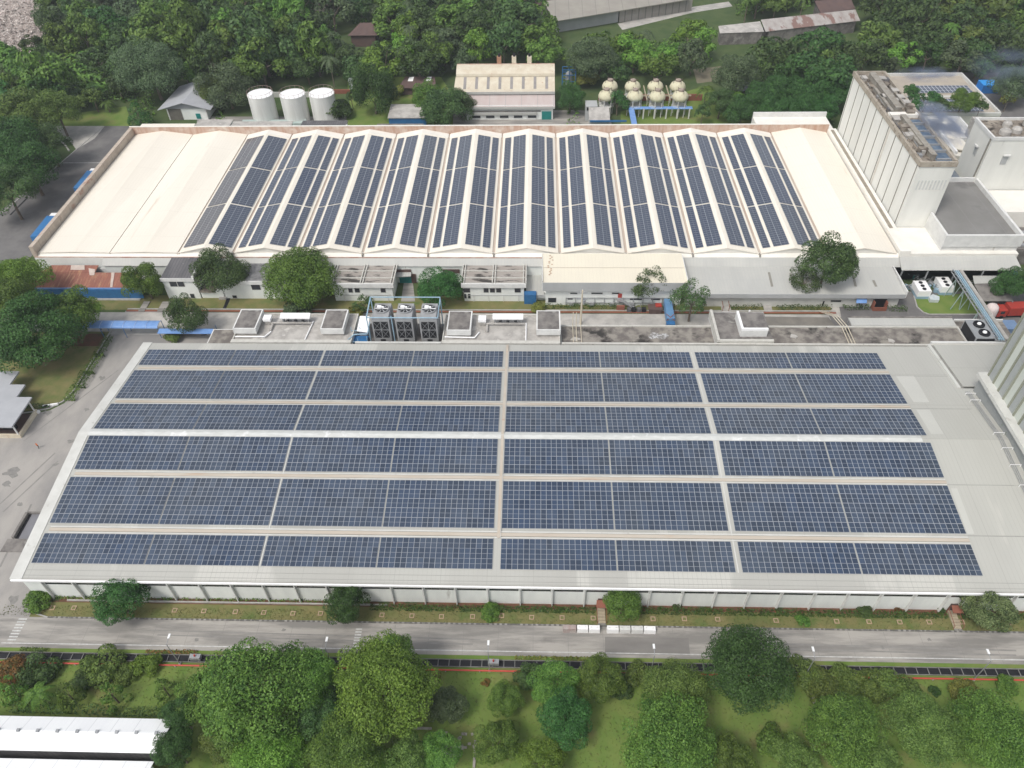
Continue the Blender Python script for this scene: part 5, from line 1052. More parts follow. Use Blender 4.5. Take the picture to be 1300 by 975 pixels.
person(49.5,569,'person in an orange top and dark trousers walking across the yard')
# ================================================================ BEHIND THE FAR WAREHOUSE
def simple_shed(name,label,cat,x0,x1,y0,y1,z,mr,mw,loc=None,ov=.3,slope=0.):
    t=thing(name,label,cat,((x0+x1)/2,(y0+y1)/2,0)); MB().box(x0+ov,x1-ov,y0+ov,y1-ov,0,z-.2).build('wall',mw,t)
    b=MB(); b.slab([(x0,y0,z),(x1,y0,z),(x1,y1,z+slope),(x0,y1,z+slope)],.2); b.build('roof',mr,t); return t
t=thing('gabled_shed','white gabled shed with a grey roof at the edge of the woods','shed',(-127,270,0))
yf,ybk=261.0,281; x0,x1=-135.6,-118.2; xm=(x0+x1)/2
MB().box(x0+2.,x1-1.2,yf+.6,ybk-1,0,4.3).build('wall',m_wall,t)
b=MB(); b.slab([(x0-1,yf-.6,4.2),(xm,yf-.6,6.8),(xm+1,ybk,6.8),(x0,ybk,4.2)],.2); b.slab([(xm,yf-.6,6.8),(x1+1,yf-.6,4.2),(x1+1.5,ybk,4.2),(xm+1,ybk,6.8)],.2); b.build('roof',GR,t)
b=MB(); b.prism([(x0+2,yf+.5),(x1-1.2,yf+.5),(x1-1.2,yf+.6),(x0+2,yf+.6)],4.2,4.4); n=len(b.v); b.v+=[(x0+1.2,yf+.3,4.3),(x1-.6,yf+.3,4.3),(xm,yf+.3,6.6)]; b.f.append((n,n+1,n+2)); b.m.append(0); b.build('gable',mat('gable_grey',(.30,.31,.33),rough=.7),t)
MB().box(x0+2.3,x0+7,yf+.45,yf+.6,0,4.1).build('open_bay',mat('bay_brown',(.12,.11,.095),(.16,.15,.13),1,rough=.8),t); MB().box(x0+12.0,x0+13.6,yf+.4,yf+.6,.4,2.3).build('door',m_teal,t)
for x in (x0+2.1,x1-1.3): MB().box(x-.2,x+.2,yf+.3,yf+.6,0,4.2).build('post',m_white,t)
simple_shed('low_roof_building','bright cream low roof behind the left end of the stained parapet','building',X(178,160,5),X(246,160,5),236.5,Y(210,157,5),5,m_froof,m_wall)
simple_shed('low_roof_building','grey mottled flat roof room just right of the cream low roof','building',X(247,160,5),X(291,160,5),236.5,Y(270,151.5,5),5,m_pale,m_wall)
simple_shed('low_roof_building','long pale grey flat roof below the leftmost white tank','building',X(293,160,5),X(369,160,5),236.5,Y(320,154,5),5,m_pale,m_wall)
t=simple_shed('dark_roof_building','dark roofed low room with a white right edge below the tanks','building',X(381,160,5),X(439,160,5),236.5,Y(410,153,5),5,m_darksheet,m_wall); MB().box(X(439,160,5),X(441,160,5),236.5,246,3,5.3).build('parapet',m_white,t)
simple_shed('low_roof_building','narrow grey flat roof with pale edges below the blue sheet shed','building',X(478,160,5),X(537,160,5),236.5,Y(500,157,5),5,m_flat2,m_wall)
# tanks
TKY=[]
for i,(px,py,lab) in enumerate(((330,119,'white cylindrical tank, leftmost of three'),(371,119,'white cylindrical tank, middle of three'),(408,118,'white cylindrical tank, rightmost of three, partly behind a dark bush'))):
    x,y=at(px,py,9.8)[:2]; t=thing('storage_tank',lab,'storage tank',(x,y,0),'three white tanks behind the warehouse'); r=4.45
    MB().lathe(x,y,[(r,0),(r,9.6),(r+.08,9.6),(r+.08,9.8),(r-.1,9.8)],40).build('shell',mat('tank_white',(.70,.70,.67),(.60,.60,.57),.8,(1,1,.1),rough=.6,c=(.42,.41,.38),cthr=.6,cscale=.5,cvec=(1,1,.12)),t,smooth=False)
    MB().lathe(x,y,[(r-.1,9.8),(r*.5,10.15),(.2,10.3)],40).build('roof',m_bright,t)
    b=MB(); n=16
    for k in range(n):
        a=2*math.pi*k/n; a2=2*math.pi*(k+1)/n; p=(x+r*math.cos(a),y+r*math.sin(a)); q=(x+r*math.cos(a2),y+r*math.sin(a2))
        b.tube((*p,9.8),(*p,10.9),.05,n=5); b.tube((*p,10.9),(*q,10.9),.05,n=5)
    b.build('railing',mat('rail_rusty',(.30,.22,.19),rough=.8),t)
    b=MB(); 
    for k in range(20): b.tube((x-r*.7-.2,y-r*.75-.1,k*.5),(x-r*.7+.3,y-r*.75-.4,k*.5),.03,n=4)
    b.build('ladder',m_steel,t)
MB_=MB().box(X(310,150,1.5),X(390,150,1.5),255.0,258,0,1.6); tag(MB_.build('tank_plinth',mat('teal_grey',(.35,.45,.42),(.42,.48,.46),.6,rough=.8),org=(-98,256,0)),'long pale teal plinth in front of the white tanks','plinth')
t=thing('boundary_wall','long pale and brick red boundary wall behind the tanks','wall',(-70,283,0)); MB().box(X(340,112,1.5),X(425,112,1.5),280.2,280.6,0,2).build('wall',m_ntrim,t)
MB().box(X(410,110,1.5),X(452,110,1.5),283.2,283.8,0,1.5).build('red_wall',m_brick,t); MB().box(X(447,100,3),X(452,100,3),283.2,285.4,0,5.2).build('gate_post',m_steel,t)
t=thing('boundary_wall','brick red wall behind the dome tanks','wall',(45,278,0)); MB().box(X(757,105,1),X(885,107,1),275.5,276,0,2.4).build('wall',m_brick,t)
# blue shed
x0,x1=X(492,150,3.6),X(541,150,3.6); t=simple_shed('blue_wall_shed','pale sheet roofed shed with blue walls left of the cream factory','shed',x0,x1,Y(515,150,3.6),Y(515,132.5,4.4),3.7,m_pale,m_blue,slope=.8)
x0,x1=X(505,111,3.2),X(550,111,3.2); y0,y1=Y(527,111,3.2),Y(527,98,4); t=thing('brown_roof_house','brown roofed pavilion with two white skylights in the garden','house',((x0+x1)/2,y0,0)); b=MB(); b.slab([(x0,y0,3),(x1+1,y0,3),(x1,y1,4.2),(x0+2,y1,4.2)],.2); b.build('roof',m_brown,t); MB().box(x0+1,x1-1,y0+.8,y1-.5,0,2.9).build('wall',m_brown,t)
for a in (x0+3.2,x1-3.4): b=MB(); b.slab([(a,y0+4,3.62),(a+2,y0+4,3.62),(a+2.2,y1-.3,4.26),(a+.4,y1-.3,4.26)],.06); b.build('skylight',m_bright,t)
x0,x1=X(442,48,4),X(479,48,4); y0,y1=Y(460,48,4),Y(460,35,5); t=thing('brown_roof_house','purplish brown roofed house hidden in the woods above the tanks','house',((x0+x1)/2,y0,0)); b=MB(); b.slab([(x0,y0,5),(x1,y0,5),(x1,y1,7),(x0+4,y1,7)],.2); b.build('roof',m_brown,t); MB().box(x0+1,x1-1,y0+.8,y1-.5,0,4.6).build('wall',m_brown,t)
# cream factory
cf=thing('cream_factory','cream and grey factory hall with skylight strips and three roof vents','factory',(-11,268,0))
x0,x1=-29.0,6.6
MB().box(x0+4,x1-.6,260.6,277.5,0,5.2).build('wall',m_wall,cf)
b=MB(); b.slab([(x0+1.0,260.1,4.9),(x1,260.1,4.9),(x1,266,7.2),(x0+1,266,7.2)],.2); b.build('lower_roof',mat('pinkish_roof',(.50,.44,.42),(.46,.38,.36),.3,(1,.3,1),rough=.8,lines=[(0,5.7,.2,(.36,.34,.33))]),cf); MB().box(x0+1,x1,259.9,260.1,4.2,4.95).build('lower_fascia',m_grey,cf)
MB().box(x0+.6,x1-.6,266,277,5,8.4).build('upper_wall',m_greyw,cf)
b=MB(); b.slab([(x0-.6,265.2,8.1),(x1,265.2,8.1),(x1,272.6,10.6),(x0-.2,272.6,10.6)],.2); b.build('upper_roof',m_cream,cf); MB().box(x0-.6,x1,265.0,265.2,7.3,8.2).build('upper_fascia',m_grey,cf)
for i in range(8): xx=x0+2.8+i*4.2; b=MB(); b.slab([(xx,266.6,8.62),(xx+1.0,266.6,8.62),(xx+1.0,272.3,10.56),(xx,272.3,10.56)],.06); b.build('skylight_strip',mat('skylight_grey',(.24,.23,.22),(.30,.28,.27),.6,rough=.8),cf)
b=MB(); prof=[(272.4,10.9),(272.6,11.6),(274,12.3),(276,12.8),(278,12.9)]
for (ya,za),(yb2,zb) in zip(prof[:-1],prof[1:]): b.slab([(x0,ya,za),(x1,ya,za),(x1,yb2,zb),(x0,yb2,zb)],.25)
b.build('monitor_roof',m_cream,cf); MB().box(x0+.3,x1-.3,272.8,277.8,8,11.2).build('monitor_wall',m_greyw,cf); MB().box(x0,x1,277.9,278.3,12.2,13.0).build('ridge_rust',mat('rust_ridge',(.42,.24,.18),(.50,.42,.36),.5,rough=.9),cf)
for px,mt in ((633.5,mat('rusty_vent',(.36,.20,.13),rough=.9)),(652.5,m_cream),(672,m_cream)):
    xx=X(px,80,13.5); MB().box(xx-.8,xx+.8,278.2,279.8,9,15.3).build('roof_vent',mt,cf); MB().tube((xx,279,15.3),(xx,279,16.3),.45,n=12).build('vent_cap',m_dark,cf)
MB().box(x0+4.5,x1-5,260.45,260.55,2.9,3.4).build('pipe_shelf',m_flat2,cf); MB().box(x0+4,x1-6.2,260.0,260.5,1.9,2.7).build('canopy',m_grey,cf)
for i in range(5): xx=x0+6+i*5.0; f=MB().box(xx,xx+3,260.42,260.58,.7,1.5).build('window',m_glass,cf)
MB().box(x1-4.6,x1-1.2,260.4,260.6,0,3.0).build('door',m_teal,cf)
t=thing('pipe_gantry','white duct on short legs in front of the cream factory','duct',(X(648,157,4),241,0)); xa,xb=X(630,157,6),X(667,157,6); MB().box(xa,xb,238.2,239.8,5.4,6.2).build('duct',m_bright,t); MB().box(xa-.5,xb+.5,237,241,0,4.6).build('base_block',m_flat2,t)
for xx in (xa+1,xb-1): MB().box(xx-.2,xx+.2,238.6,239.2,4.6,5.5).build('leg',m_steel,t)
t=thing('roof_cowl','white cowl left of the white duct in front of the factory','cowl',(X(612,152,5),241,0)); x=X(612,152,6); MB().box(x-.8,x+.8,240.6,242.4,5.4,6.8).build('hood',m_bright,t); MB().box(x-.3,x+.3,241,242,0,5.4).build('post',m_pale,t)
t=thing('roof_cowl','white cowl left of the white duct near the dome tanks','cowl',(X(775,157,5),241,0)); x=X(774,154,6); MB().box(x-.8,x+.8,239,240.4,5.4,6.8).build('hood',m_bright,t); MB().box(x-.3,x+.3,239.2,240.2,0,5.4).build('post',m_pale,t)
t=thing('flat_roof_building','long dark flat roof with pale beams below the dome tanks','building',(35,238,0)); xa,xb=X(760,160,5),X(888,160,5); MB().box(xa,xb,236,242.6,0,4.9).build('wall',m_wall,t); MB().box(xa+.2,xb-.2,236.2,242.4,4.9,5).build('roof',m_flat2,t)
for i in range(6): xx=xa+(xb-xa)*i/5; MB().box(xx-.25,xx+.25,236,242.7,4.9,5.5).build('roof_beam',m_parapet,t)
MB().box(xa,xb,242.4,242.8,4.9,5.5).build('edge_beam',m_parapet,t)
t=thing('white_panel_roof','white duct panel on the flat roof below the dome tanks','duct',(X(803,157,6),240,5)); MB().box(X(785,157,6),X(821,157,6),238.2,240,5.3,6.1).build('duct',m_bright,t)
for i in range(3): xx=X(787,157,6)+i*4.4; MB().box(xx,xx+.4,238.6,239.6,4.9,5.4).build('leg',m_steel,t)
# grey building beside dome tanks
t=thing('grey_process_building','grey process building with a sloping pale roof left of the dome tanks','building',(22,258,0))
xa,xb=X(748,148,3),X(772,148,3); MB().box(xa,xb,252,262,0,4).build('wall',m_greyw,t); b=MB(); b.slab([(xa-.3,251.6,3.9),(xb+.3,251.6,3.9),(xb+.3,258,5.6),(xa-.3,258,5.6)],.2); b.build('roof',m_pale,t); MB().box(xa-1.2,xa+3.0,259,264,0,5.4).build('upper_block',m_greyw,t)
for i in range(3): MB().box(xa-.8+i*1.3,xa-.1+i*1.3,258.9,259,4.0,5.1).build('window',m_dark,t)
MB().box(xa,xb+6,251.2,251.5,3.3,3.9).build('blue_edge',m_blue,t)
# dome tanks
m_dome=mat('dome_cream',(.60,.58,.42),(.52,.48,.34),.8,rough=.7,c=(.36,.26,.20),cthr=.62,cscale=.8)
protoD=None
dn=['first','second','third','fourth']
for row,lst in enumerate((((774.5,107),(803.4,107.5),(832.3,107.5),(860.6,107.5)),((770,119),(806.5,119.5),(834.8,120),(864,120)))):
    for i,(px,py) in enumerate(lst):
        x,y=at(px,py,7.6)[:2]; lab='cream domed tank on legs, %s row, %s from left'%(('rear','front')[row],dn[i])
        if protoD is None:
            t=protoD=thing('dome_tank',lab,'dome tank',(x,y,0),'eight domed tanks on legs'); r=2.85
            MB().lathe(x,y,[(.9,5.3),(2.1,5.6),(r,6.4),(r,7.1),(r*.86,8.0),(r*.55,8.7),(.7,9.0),(.05,9.05)],28).build('vessel',m_dome,t,smooth=True)
            MB().lathe(x,y,[(1.0,8.7),(1.0,9.5),(.8,9.6)],14).build('manhole',mat('dome_top',(.22,.16,.13),(.4,.35,.3),1,rough=.9),t)
            b=MB(); 
            for k in range(4): a=k*math.pi/2+.4; b.tube((x,y,9.3),(x+1.9*math.cos(a),y+1.9*math.sin(a),9.3),.09,n=5); b.tube((x+1.9*math.cos(a),y+1.9*math.sin(a),8.3),(x+1.9*math.cos(a),y+1.9*math.sin(a),9.6),.07,n=5)
            b.build('top_frame',m_brown,t)
            for k in range(6):
                a=k*math.pi/3+.2; MB().tube((x+2.5*math.cos(a),y+2.5*math.sin(a),0),(x+2.5*math.cos(a),y+2.5*math.sin(a),6.2),.16,n=6).build('leg',m_ntrim,t)
            b=MB(); b.lathe(x,y,[(2.6,3.4),(2.7,3.4),(2.7,3.7),(2.6,3.7)],20); b.build('ring_beam',m_ntrim,t)
        else: c=copy_tree(protoD); c.location=(x,y,0); c['label']=lab
t=thing('pipe_rack','blue pipe rack on pale posts in front of the dome tanks','pipe rack',(48,259,0)); z=3.6; xa,xb=X(799,137,z),X(879,137,z); yy=Y(840,137,z)
b=MB(); 
for k in (-.7,0,.7): b.tube((xa,yy+k,z),(xb,yy+k,z),.22)
b.build('pipe',m_bluel,t)
for i in range(6): xx=xa+1+(xb-xa-2)*i/5; MB().box(xx-.22,xx+.22,yy-1,yy-.6,0,z+.1).build('post',m_ntrim,t)
MB().box(xa-.3,xa+1.6,242.9,yy,3.2,3.6).build('blue_ramp',m_bluel,t)
b=MB()
for i in range(4): xx=X(818+i*14.5,115,6); b.box(xx-.15,xx+.15,262,274,6.2,6.5)
b.box(xa,xb,266.5,267,5.6,6.0); b.build('walkway',mat('tan_steel',(.42,.36,.26),rough=.8),t)
t=thing('blue_process_frame','blue steel process frame right of the cream factory, half hidden','frame',(X(722,105,4),272,0)); x,y=at(722,112)[:2]; b=MB()
for dx in (-2.5,0,2.5):
    for dy in (0,3): b.tube((x+dx,y+dy,0),(x+dx,y+dy,7),.15)
for z in (2.5,5,7): 
    for dy in (0,3): b.tube((x-2.5,y+dy,z),(x+2.5,y+dy,z),.15)
b.build('frame',m_blue,t); MB().lathe(x,y+1.5,[(1.3,1),(1.3,5),(.3,6)],14).build('vessel',m_ctower,t)
# far long buildings
t=thing('long_warehouse','long grey beige warehouse slanting across the top edge behind the woods','warehouse',(20,360,0))
P=[at(704,27,6),at(787,10,6),at(872,-1,6),at(860,-22,7.5),at(690,2,7.5)]
a,b2,c=P[0],P[1],P[2]
b=MB(); q=[at(704,27,6),at(875,-1,6),at(860,-30,8),at(690,2,8)]; b.slab(q,.3); b.build('roof',mat('beige_far_roof',(.33,.31,.27),(.28,.26,.23),.15,rough=.8,lines=[(0,6,.25,(.22,.21,.19))]),t)
q=[at(787,12,5.6),at(880,-3,5.6)]; b=MB(); b.hexa([(q[0][0],q[0][1],0),(q[1][0],q[1][1],0),(q[1][0],q[1][1]+1,0),(q[0][0],q[0][1]+1,0),(q[0][0],q[0][1],5.7),(q[1][0],q[1][1],5.7),(q[1][0],q[1][1]+1,5.7),(q[0][0],q[0][1]+1,5.7)]); b.build('wall',mat('far_wall',(.34,.32,.29),(.3,.28,.25),.3,rough=.9,lines=[(0,3.2,.5,(.2,.19,.18))]),t)
q=[at(706,26,5.4),at(786,13,5.4)]; b=MB(); b.hexa([(q[0][0],q[0][1]+1,0),(q[1][0],q[1][1]+1,0),(q[1][0],q[1][1]+14,0),(q[0][0],q[0][1]+14,0),(q[0][0],q[0][1]+1,5.6),(q[1][0],q[1][1]+1,5.6),(q[1][0],q[1][1]+14,5.6),(q[0][0],q[0][1]+14,5.6)]); b.build('end_wall',m_greyw,t)
def slabhouse(name,label,cat,pix,z,dz,mt):
    q=[at(pix[0][0],pix[0][1],z),at(pix[1][0],pix[1][1],z),at(pix[2][0],pix[2][1],z+dz),at(pix[3][0],pix[3][1],z+dz)]
    t=thing(name,label,cat,(q[0][0],q[0][1],0)); b=MB(); b.slab(q,.2); b.build('roof',mt,t); b=MB(); c=sum((Vector(v) for v in q),Vector((0,0,0)))/4; s=[c+(Vector(v)-c)*.93 for v in q]
    b.hexa([(v.x,v.y,0) for v in s]+[(v.x,v.y,v.z-.25) for v in s]); b.build('wall',m_flat2,t); return t
slabhouse('purple_roof_house','purple brown roofed house touching the top edge, centre','house',[(681,6),(702,6),(700,-4),(678,-4)],5,1,m_brown)
mp=mat('patchwork_rusty_roof',(.42,.40,.38),(.30,.26,.24),.35,(1,.35,1),c=(.22,.14,.12),cthr=.52,cscale=.25,cvec=(1,.3,1),rough=.9,soft=.05,detail=9)
slabhouse('patchwork_roof_shed','long patchwork rusty and pale roof in the upper right woods','shed',[(972,40),(1092,26),(1086,12),(966,25)],5,1.2,mp)
slabhouse('patchwork_roof_shed','pale grey end of the patchwork roof, left part','shed',[(914,42),(970,40),(965,27),(912,33)],5,1.0,m_pale)
slabhouse('purple_roof_house','dark purple ribbed roof above the patchwork roof, upper right','house',[(1042,17),(1086,11),(1080,-2),(1034,1)],6,1.4,m_brown)
slabhouse('white_wall_house','small white and grey house peeping out above the grey tree','house',[(936,118),(962,110),(958,100),(934,107)],4,1,GR)
slabhouse('brown_roof_house','faded brown roof at the top edge right of the river bank','house',[(392,6),(425,8),(428,-4),(395,-5)],5,1,m_brown)
# ================================================================ VEGETATION
def unit(v): return v/np.maximum(np.linalg.norm(v,axis=-1,keepdims=True),1e-6)
def leaves_mesh(name,P,N,S,mats_,asp=1.0,mi=None):
    """quads at P with normals N and sizes S"""
    n=len(P); R=RNG.normal(size=(n,3)); T=unit(np.cross(N,R)); B=np.cross(N,T)
    T=T*(S*asp)[:,None]; B=B*S[:,None]
    V=np.empty((n,4,3)); V[:,0]=P-T*.9-B*.15; V[:,1]=P-B*.62; V[:,2]=P+T+B*.1; V[:,3]=P+B*.62
    me=bpy.data.meshes.new(name); me.vertices.add(n*4); me.vertices.foreach_set('co',V.reshape(-1).astype(np.float32))
    me.loops.add(n*4); me.loops.foreach_set('vertex_index',np.arange(n*4,dtype=np.int32)); me.polygons.add(n)
    me.polygons.foreach_set('loop_start',np.arange(0,n*4,4,dtype=np.int32)); me.polygons.foreach_set('loop_total',np.full(n,4,dtype=np.int32))
    me.update(calc_edges=True)
    for q in (mats_ if isinstance(mats_,(list,tuple)) else [mats_]): me.materials.append(q)
    return me
def crown_points(nl,per,lr=(.26,.42),flat=.8,shape='round',inner=.12,hollow=0.):
    """unit crown radius ~1, centred at 0; leaves sit on lobes"""
    C=[];Rr=[]; MD=[(unit(RNG.normal(size=3)),RNG.uniform(-.16,.22)) for _ in range(7)]
    for i in range(nl):
        d=unit(RNG.normal(size=3)); 
        if shape=='round': d[2]=abs(d[2])*1.0-.35
        elif shape=='cone': d[2]=RNG.uniform(-1,1)
        d=d/np.linalg.norm(d); rad=RNG.uniform(.42,.84)*(1+sum(w_*max(0,float(d@v_))**3 for v_,w_ in MD)); c=d*rad
        if shape=='cone': h=RNG.uniform(-.9,.85); w_=(1-(h+1)/2)**.7*.55+.05; a=RNG.uniform(0,6.28); c=np.array([math.cos(a)*w_,math.sin(a)*w_,h*1.0])
        C.append(c); r=RNG.uniform(*lr); 
        if shape=='cone': r*=.75*(1.15-(c[2]+1)/2)
        Rr.append(r)
    P=[];N=[]
    for c,r in zip(C,Rr):
        m_=int(per*(r/.34)**2); d=unit(RNG.normal(size=(m_,3))); 
        rr=r*(RNG.uniform(.84,1.06,size=m_)); 
        p=c+d*rr[:,None]*np.array([1,1,.85]); keep=RNG.random(m_)<np.clip(.45+.75*d[:,2]+.55*np.einsum('ij,j->i',d,unit(c)),.12,1)
        P.append(p[keep]); N.append(unit(d[keep]+RNG.normal(size=(keep.sum(),3))*.45+np.array([0,0,.35])))
    P=np.concatenate(P);N=np.concatenate(N); P[:,2]*=flat
    return P,N,C,Rr
def trunk_mesh(name,h0,spread,nlimb=5,r=.06):
    """trunk in units of the crown radius: from z=-h0 to crown"""
    b=MB(); b.tube((0,0,-h0),(.02,.02,-.25),r,r*.65,n=8,cap=False)
    for i in range(nlimb):
        a=2*math.pi*i/nlimb+random.uniform(-.4,.4); s=random.uniform(.45,.8)*spread; zz=random.uniform(.05,.5)
        k=(.02+.25*s*math.cos(a),.02+.25*s*math.sin(a),-.12); b.tube((.02,.02,-.3),k,r*.5,r*.36,n=6,cap=False); b.tube(k,(s*math.cos(a),s*math.sin(a),zz),r*.36,r*.12,n=5,cap=False)
    me=bpy.data.meshes.new(name); me.from_pydata(b.v,[],b.f); me.materials.append(m_bark); me.update(); return me
G=lambda r,g,b:(r,g,b)
LM={ 'mid':leafmat('leaf_mid',G(.038,.092,.016),G(.150,.255,.045)), 'dark':leafmat('leaf_dark',G(.025,.056,.017),G(.088,.148,.042)),
 'bright':leafmat('leaf_bright',G(.055,.130,.014),G(.190,.320,.050)), 'olive':leafmat('leaf_olive',G(.048,.090,.018),G(.160,.230,.052)),
 'grey':leafmat('leaf_grey',G(.040,.072,.030),G(.125,.175,.082)), 'yellow':leafmat('leaf_yellow',G(.10,.12,.02),G(.24,.26,.06)),
 'deep':leafmat('leaf_deep',G(.018,.058,.014),G(.068,.162,.038)), 'red':leafmat('leaf_red',G(.06,.07,.02),G(.25,.11,.035)), 'blossom':leafmat('leaf_blossom',G(.03,.07,.02),G(.22,.29,.12)),
 'hedge':leafmat('leaf_hedge',G(.025,.055,.012),G(.075,.130,.025),.04,.5) }
VAR={}
def variant(kind,tone,q,i):
    key=(kind,tone,q,i); xl=(q=='xl'); q='hi' if xl else q
    if key in VAR: return VAR[key]
    hi=(q=='hi')
    if kind=='broad': P,N,_,_=crown_points(60 if hi else 28,760 if hi else 230,lr=(.18,.36),flat=.95); s=.028 if hi else .062
    elif kind=='lobed': P,N,_,_=crown_points(46 if hi else 20,950 if hi else 300,lr=(.2,.40),flat=.92); s=.028 if hi else .062
    elif kind=='airy': P,N,_,_=crown_points(44 if hi else 26,330 if hi else 130,lr=(.16,.30),flat=1.1); s=.036 if hi else .07
    elif kind=='cone': P,N,_,_=crown_points(34,260,shape='cone',flat=1); s=.05
    elif kind=='bush': P,N,_,_=crown_points(18,260,lr=(.34,.5),flat=.75); s=.06
    elif kind=='bamboo':
        P,N,_,_=crown_points(26,170,lr=(.2,.34),flat=1.0); s=.075; N=unit(N+np.array([0,0,-.2])); 
    if xl: P2,N2,_,_=crown_points(64,1100,lr=(.15,.33),flat=.93); P=np.concatenate([P,P2]); N=np.concatenate([N,N2]); s=.021
    n=len(P); S=s*RNG.uniform(.6,1.35,size=n)
    me=leaves_mesh('crown_%s_%s'%(kind,tone),P,N,S,LM[tone],asp=(1.9 if kind=='bamboo' else 1.15))
    VAR[key]=me; return me
TR={}
def trunkv(h,kind,i):
    k=(round(h,1),kind,i%2)
    if k not in TR: TR[k]=trunk_mesh('trunk_%s'%kind,k[0],1.0 if kind!='cone' else .25,6 if kind=='airy' else 4,.055 if kind!='cone' else .05)
    return TR[k]
def palm_mesh(tone,nf=16,droop=1.0):
    P=[];N=[];T=[]
    V=[];Fc=[]
    for i in range(nf):
        a=2*math.pi*i/nf+random.uniform(-.2,.2); up=random.uniform(.15,.75); prev=None
        for k in range(9):
            t=k/8; x=t*(1-.12*t); z=up*t-(.95*droop)*t*t; w_=.13*math.sin(math.pi*min(1,t*.9+.1))+.01
            c=Vector((math.cos(a)*x,math.sin(a)*x,z)); s=Vector((-math.sin(a),math.cos(a),0)); tip=(c-s*w_+Vector((0,0,-w_*.45)),c,c+s*w_+Vector((0,0,-w_*.45)))
            if prev is not None:
                for (p0,p1,q0,q1) in ((prev[0],prev[1],tip[0],tip[1]),(prev[1],prev[2],tip[1],tip[2])):
                    for g in range(2):
                        u0,u1=g/2+.04,g/2+.36; n=len(V); V+= [tuple(p0.lerp(q0,u0)),tuple(p1.lerp(q1,u0)),tuple(p1.lerp(q1,u1)),tuple(p0.lerp(q0,u1))]; Fc.append((n,n+1,n+2,n+3))
            prev=tip
    me=bpy.data.meshes.new('palm_crown'); me.from_pydata(V,[],Fc); me.materials.append(LM[tone]); me.update(); return me
PALM={t_:[palm_mesh(t_) for _ in range(2)] for t_ in ('grey','mid')}
def banana_mesh(tone):
    V=[];Fc=[]
    for i in range(26):
        bx0,by0=random.uniform(-.6,.6),random.uniform(-.6,.6)
        a=random.uniform(0,6.28); L=random.uniform(.45,.8); up=random.uniform(.3,.8); prev=None; bz=random.uniform(-.2,.3)
        for k in range(6):
            t=k/5; x=L*t; z=bz+up*t*L*1.2-L*t*t*.9; w_=.12*math.sin(math.pi*(t*.85+.12)); c=Vector((bx0+math.cos(a)*x,by0+math.sin(a)*x,z)); s=Vector((-math.sin(a),math.cos(a),0)); tip=(c-s*w_,c+Vector((0,0,-.02)),c+s*w_)
            if prev is not None:
                for (p0,p1,q0,q1) in ((prev[0],prev[1],tip[0],tip[1]),(prev[1],prev[2],tip[1],tip[2])): n=len(V); V+=[tuple(p0),tuple(p1),tuple(q1),tuple(q0)]; Fc.append((n,n+1,n+2,n+3))
            prev=tip
    me=bpy.data.meshes.new('banana_leaves'); me.from_pydata(V,[],Fc); me.materials.append(LM[tone]); me.update(); return me
BAN={t_:[banana_mesh(t_) for _ in range(2)] for t_ in ('grey','mid')}
NAMES={'broad':('broadleaf_tree','tree'),'lobed':('spreading_tree','tree'),'airy':('sparse_tree','tree'),'cone':('conifer','conifer'),'bush':('shrub','shrub'),'bamboo':('bamboo_clump','bamboo'),'palm':('palm_tree','palm tree'),'banana':('banana_plant','banana plant')}
tcount=0; TREEPOS=[]
def tree_w(x,y,R,zc,kind,tone,label,group=None,q='lo',zs=1.0):
    """crown centre height zc, crown radius R"""
    global tcount; tcount+=1
    nm,cat=NAMES[kind]; t=bpy.data.objects.new(nm,None); COL.objects.link(t); t.location=(x,y,0); t.rotation_euler=(0,0,random.uniform(0,6.28)); t.empty_display_size=.5
    tag(t,label,cat,group)
    if kind=='palm': me=PALM['grey' if tone!='mid' else 'mid'][tcount%2]
    elif kind=='banana': me=BAN['grey' if tone!='mid' else 'mid'][tcount%2]
    else: me=variant(kind,tone,q,tcount%(2 if q!='lo' else 3))
    c=bpy.data.objects.new('crown',me); COL.objects.link(c); c.parent=t; c.location=(0,0,zc); c.scale=(R*random.uniform(.94,1.06),R*random.uniform(.94,1.06),R*zs)
    if kind!='bush' and kind!='banana':
        hr=zc/(R*zs); k=bpy.data.objects.new('trunk',trunkv(min(hr,4.) if kind!='palm' else 1.0,kind,tcount)); COL.objects.link(k); k.parent=t; k.location=(0,0,zc); k.scale=(R,R,R*zs)
        if kind=='palm': k.data=PTR; k.location=(0,0,0); k.scale=(1,1,zc)
        elif hr>4: k.scale=(R,R,zc/4.)
    TREEPOS.append((x,y,R)); return t
b=MB(); b.tube((0,0,0),(0,0,1),.22,.14,n=8); PTR=bpy.data.meshes.new('palm_trunk'); PTR.from_pydata(b.v,[],b.f); PTR.materials.append(m_bark); PTR.update()
def tree(px,py,rpx,kind,tone,label,zc=None,group=None,q=None,zs=None,ry=None):
    """crown centre pixel and radius in pixels"""
    rpx*=(.98 if py>800 else 1.10) if kind in ('broad','lobed','airy') else 1.04
    R=rpx*depth(at(px,py,4))/F
    if zc is None: zc={'bush':R*.45,'banana':1.2,'cone':R*1.0}.get(kind,max(2.2,R*1.05))
    for _ in range(3): R=rpx*depth(at(px,py,zc))/F
    x,y=at(px,py,zc)[:2]
    if zs is None: zs=1.0
    if q is None: q='xl' if rpx>38 and kind in('broad','lobed') else 'hi' if rpx>17 and kind in('broad','lobed','airy') else 'lo'
    return tree_w(float(x),float(y),R,zc,kind,tone,label,group,q,zs)
